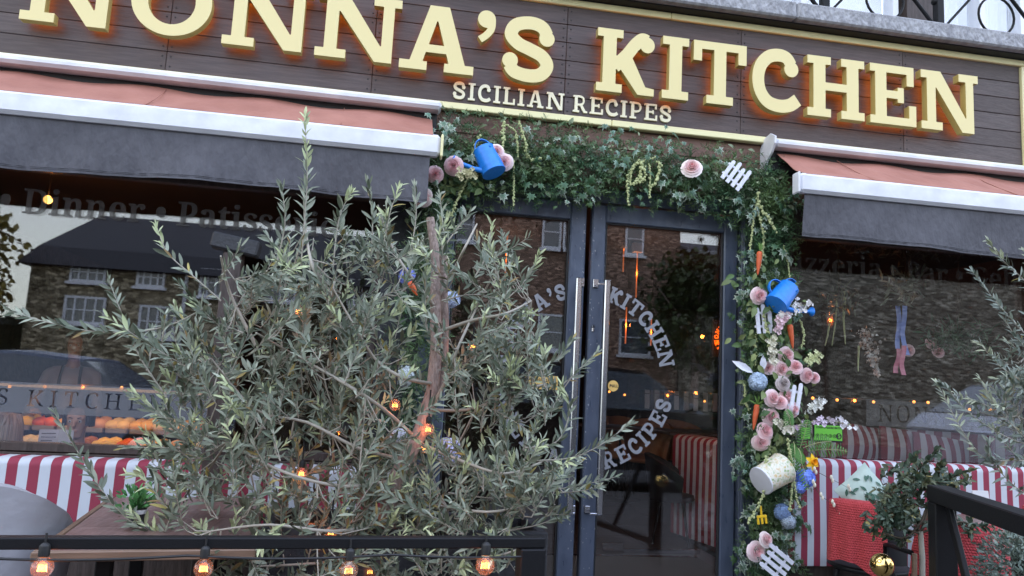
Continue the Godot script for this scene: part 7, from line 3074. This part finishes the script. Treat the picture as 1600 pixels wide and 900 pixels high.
func person(label: String, head: Vector3, turn: float, skin: Color, shirt: Color, trousers: Color, hair: Color, long_hair: bool, seated: bool, hands_at: Array) -> Node3D:
	# local frame: faces +z, head centre at the given place
	var floor_y := 0.0 if not seated else 0.0
	var t := thing("person", label, "person", Vector3(head.x, floor_y, head.z), "", true, turn)
	var hy := head.y
	var b := Buf.new()
	var hip := hy - 0.72
	var V := func(x, y, z): return Vector3(x, y, z)
	var bones := [
		[V.call(0, hy - 0.11, -0.01), V.call(0, hy - 0.2, -0.02), 0.052, 0.056, skin],
		[V.call(-0.13, hy - 0.25, -0.02), V.call(0.13, hy - 0.25, -0.02), 0.068, 0.068, shirt],
		[V.call(-0.07, hy - 0.34, 0.01), V.call(0.07, hy - 0.34, 0.01), 0.12, 0.12, shirt],
		[V.call(0, hy - 0.34, 0), V.call(0, hy - 0.56, 0), 0.135, 0.125, shirt],
		[V.call(-0.06, hip, 0), V.call(0.06, hip, 0), 0.125, 0.125, trousers]]
	for s in [-1, 1]:
		var hand: Vector3 = hands_at[0 if s < 0 else 1] - Vector3(head.x, 0, head.z)
		hand = hand.rotated(Vector3.UP, -turn)
		var sh := Vector3(0.19 * s, hy - 0.27, -0.02)
		var mid := (sh + hand) / 2
		var reach := sh.distance_to(hand)
		var bow := sqrt(maxf(0.002, 0.29 * 0.29 - reach * reach / 4))
		var el := mid + Vector3(0.4 * s, -0.8, -0.3).normalized() * bow
		bones.append([sh, el, 0.056, 0.044, shirt])
		bones.append([el, hand, 0.043, 0.03, shirt])
		if seated:
			var knee := Vector3(0.1 * s, hip - 0.03, 0.44)
			bones.append([Vector3(0.08 * s, hip - 0.02, 0.02), knee, 0.092, 0.064, trousers])
			bones.append([knee, Vector3(0.1 * s, 0.1, 0.42), 0.06, 0.042, trousers])
			bones.append([Vector3(0.1 * s, 0.05, 0.4), Vector3(0.1 * s, 0.035, 0.58), 0.045, 0.035, Color(0.02, 0.02, 0.02)])
		else:
			var knee := Vector3(0.09 * s, hip * 0.52, 0.02)
			bones.append([Vector3(0.08 * s, hip - 0.04, 0), knee, 0.092, 0.062, trousers])
			bones.append([knee, Vector3(0.09 * s, 0.1, -0.01), 0.06, 0.042, trousers])
			bones.append([Vector3(0.09 * s, 0.05, -0.02), Vector3(0.1 * s, 0.035, 0.15), 0.045, 0.035, Color(0.02, 0.02, 0.02)])
	flesh(b, bones, 0.02, 0.012)
	# hands: palm, four fingers bent at the knuckles, thumb from the palm's side
	for s in [-1, 1]:
		var hand: Vector3 = (hands_at[0 if s < 0 else 1] - Vector3(head.x, 0, head.z)).rotated(Vector3.UP, -turn)
		var hb := []
		var dir := Vector3(-0.25 * s, 0.35, 1).normalized()
		var across := Vector3(0, 1, 0).cross(dir).normalized()
		var pn := dir.cross(across).normalized()
		hb.append([hand, hand + dir * 0.06, 0.024, 0.028, skin])
		for k in 4:
			var base := hand + dir * 0.075 + across * (k - 1.5) * 0.019
			var l: float = [0.036, 0.042, 0.04, 0.031][k]
			var p1 := base + dir * l + pn * 0.004
			var p2 := p1 + (dir * 0.5 - pn * 0.9).normalized() * l * 0.7
			var p3 := p2 + (dir * -0.2 - pn).normalized() * l * 0.5
			hb.append([base - dir * 0.03, base, 0.0105, 0.0098, skin])
			hb.append([base, p1, 0.0095, 0.0088, skin])
			hb.append([p1, p2, 0.0088, 0.008, skin])
			hb.append([p2, p3, 0.008, 0.007, skin])
		var th: Vector3 = hand + dir * 0.025 - across * 0.026 * s
		var th2: Vector3 = th + (dir * 0.6 - across * 0.7 * s - pn * 0.3).normalized() * 0.035
		hb.append([hand + dir * 0.02, th, 0.014, 0.013, skin])
		hb.append([th, th2, 0.0125, 0.011, skin])
		hb.append([th2, th2 + (dir - pn * 0.6).normalized() * 0.028, 0.0105, 0.009, skin])
		flesh(b, hb, 0.005, 0.0022)
	# head
	var c := Vector3(0, hy, 0)
	flesh(b, [[c + Vector3(0, 0.03, -0.02), c + Vector3(0, 0.035, 0.005), 0.083, 0.08, skin], [c + Vector3(0, 0.0, 0.02), c + Vector3(0, -0.06, 0.035), 0.066, 0.05, skin], [c + Vector3(-0.022, -0.085, 0.05), c + Vector3(0.022, -0.085, 0.05), 0.026, 0.026, skin], [c + Vector3(0, 0.012, 0.084), c + Vector3(0, -0.022, 0.1), 0.008, 0.013, skin], [c + Vector3(-0.016, -0.058, 0.079), c + Vector3(0.016, -0.058, 0.079), 0.009, 0.009, Color(skin.r * 0.8, skin.g * 0.55, skin.b * 0.5)], [c + Vector3(-0.045, 0.035, 0.07), c + Vector3(0.045, 0.035, 0.07), 0.012, 0.012, skin], [c + Vector3(-0.082, 0.01, -0.005), c + Vector3(-0.084, -0.02, 0.0), 0.015, 0.01, skin], [c + Vector3(0.082, 0.01, -0.005), c + Vector3(0.084, -0.02, 0.0), 0.015, 0.01, skin], [c + Vector3(0, -0.06, -0.02), c + Vector3(0, -0.13, -0.015), 0.05, 0.05, skin]], 0.007, 0.004)
	part(b, "body", M.paint, t)
	for s in [-1, 1]:
		b = Buf.new()
		b.col = Color(0.55, 0.53, 0.5)
		b.ball(c + Vector3(0.032 * s, 0.012, 0.078), 0.011, 8, 6)
		b.col = Color(0.03, 0.02, 0.015)
		b.ball(c + Vector3(0.032 * s, 0.012, 0.085), 0.006, 8, 6)
		part(b, "eye", M.paint, t)
		b = Buf.new()
		b.col = hair * 0.6
		b.tube([c + Vector3(0.015 * s, 0.032, 0.088), c + Vector3(0.034 * s, 0.039, 0.084), c + Vector3(0.052 * s, 0.031, 0.072)], 0.004, 0.003, 5)
		part(b, "eyebrow", M.paint, t)
	# hair: locks combed down from the crown
	b = Buf.new()
	b.col = hair * 0.7
	b.ball(c + Vector3(0, 0.045, -0.022), 0.09, 14, 10)
	for k in (150 if long_hair else 120):
		var a := rng.randf_range(-2.35, 2.35) + PI
		var top := c + Vector3(rng.randfn() * 0.015, 0.112, -0.015 + rng.randfn() * 0.015)
		var dirv := Vector3(sin(a), 0, cos(a))
		var side := c + dirv * 0.094 + Vector3(0, 0.05, -0.012)
		var low := c + dirv * 0.099 + Vector3(0, -0.03 - rng.randf() * 0.04, -0.015)
		var shade := rng.randf_range(0.65, 1.35)
		b.col = hair * shade
		if long_hair:
			var tip := c + dirv * 0.115 + Vector3(rng.randfn() * 0.01, -0.2 - rng.randf() * 0.07, -0.03)
			b.tube([top, (top + side) / 2 + Vector3(0, 0.028, 0) + dirv * 0.02, side, low, (low + tip) / 2 + dirv * 0.014, tip], 0.016, 0.007, 5)
		else:
			b.tube([top, (top + side) / 2 + Vector3(0, 0.026, 0) + dirv * 0.02, side, low.lerp(side, 0.35)], 0.016, 0.009, 5)
	part(b, "hair", M.paint, t)
	return t


func diners() -> void:
	var h := seen(8, 676, -0.55)
	person("person with long ash blonde hair seen from behind at the far left of the window", h, PI - 0.3, Color(0.5, 0.3, 0.22), Color(0.55, 0.3, 0.26), Color(0.03, 0.03, 0.05), Color(0.28, 0.21, 0.14), true, true, [h + Vector3(0.18, -0.42, -0.3), h + Vector3(-0.15, -0.42, -0.3)])
	h = seen(122, 660, -1.15)
	var m := h + Vector3(0.0, -0.16, 0.3)
	person("dark haired person in olive sweater reading a menu behind the left window", h, 0.1, Color(0.42, 0.25, 0.17), Color(0.11, 0.1, 0.045), Color(0.02, 0.02, 0.03), Color(0.02, 0.015, 0.012), false, true, [m + Vector3(-0.12, -0.07, -0.06), m + Vector3(0.13, -0.07, -0.06)])
	var t := thing("menu_card", "pale upright menu card held up behind the left window", "menu", m, "", true)
	var b := Buf.new()
	b.box(Vector3(-0.115, -0.15, -0.002), Vector3(-0.001, 0.13, 0.002), 0.0, Transform3D(Basis(Vector3(0, 1, 0), 0.35), Vector3.ZERO))
	b.box(Vector3(0.001, -0.15, -0.002), Vector3(0.115, 0.13, 0.002), 0.0, Transform3D(Basis(Vector3(0, 1, 0), -0.35), Vector3.ZERO))
	part(b, "card", M.pot_white, t)
	b = Buf.new()
	for k in 9:
		var y := 0.1 - k * 0.024
		b.box(Vector3(-0.1, y, 0.0023), Vector3(-0.1 + rng.randf_range(0.05, 0.09), y + 0.006, 0.003), 0.0, Transform3D(Basis(Vector3(0, 1, 0), 0.35), Vector3.ZERO))
	part(b, "print", M.window_letter, t)
	h = seen(118, 542, -2.9)
	t = person("member of staff in white shirt and black apron straps standing behind the left window", h, 0.25, Color(0.3, 0.18, 0.13), Color(0.28, 0.28, 0.3), Color(0.02, 0.02, 0.02), Color(0.02, 0.015, 0.012), false, false, [h + Vector3(-0.2, -0.62, 0.22), h + Vector3(0.22, -0.62, 0.22)])
	b = Buf.new()
	for s in [-1.0, 1.0]:
		b.tube([Vector3(0.09 * s, h.y - 0.62, 0.135), Vector3(0.085 * s, h.y - 0.45, 0.15), Vector3(0.08 * s, h.y - 0.3, 0.125), Vector3(0.075 * s, h.y - 0.19, 0.045), Vector3(0.075 * s, h.y - 0.2, -0.06)], 0.014, 0.014, 6)
	part(b, "apron_straps", M.black, t)
	b = Buf.new()
	var g := []
	for i in 7:
		var r := []
		for j in 11:
			var v := lerpf(-1.0, 1.0, j / 10.0)
			r.append(Vector3(sin(v) * 0.19, lerpf(h.y - 0.58, h.y - 1.1, i / 6.0), cos(v) * 0.155 + 0.01 * sin(v * 12.0)))
		g.append(r)
	b.sheet(g, 0.006)
	part(b, "apron", M.black, t)
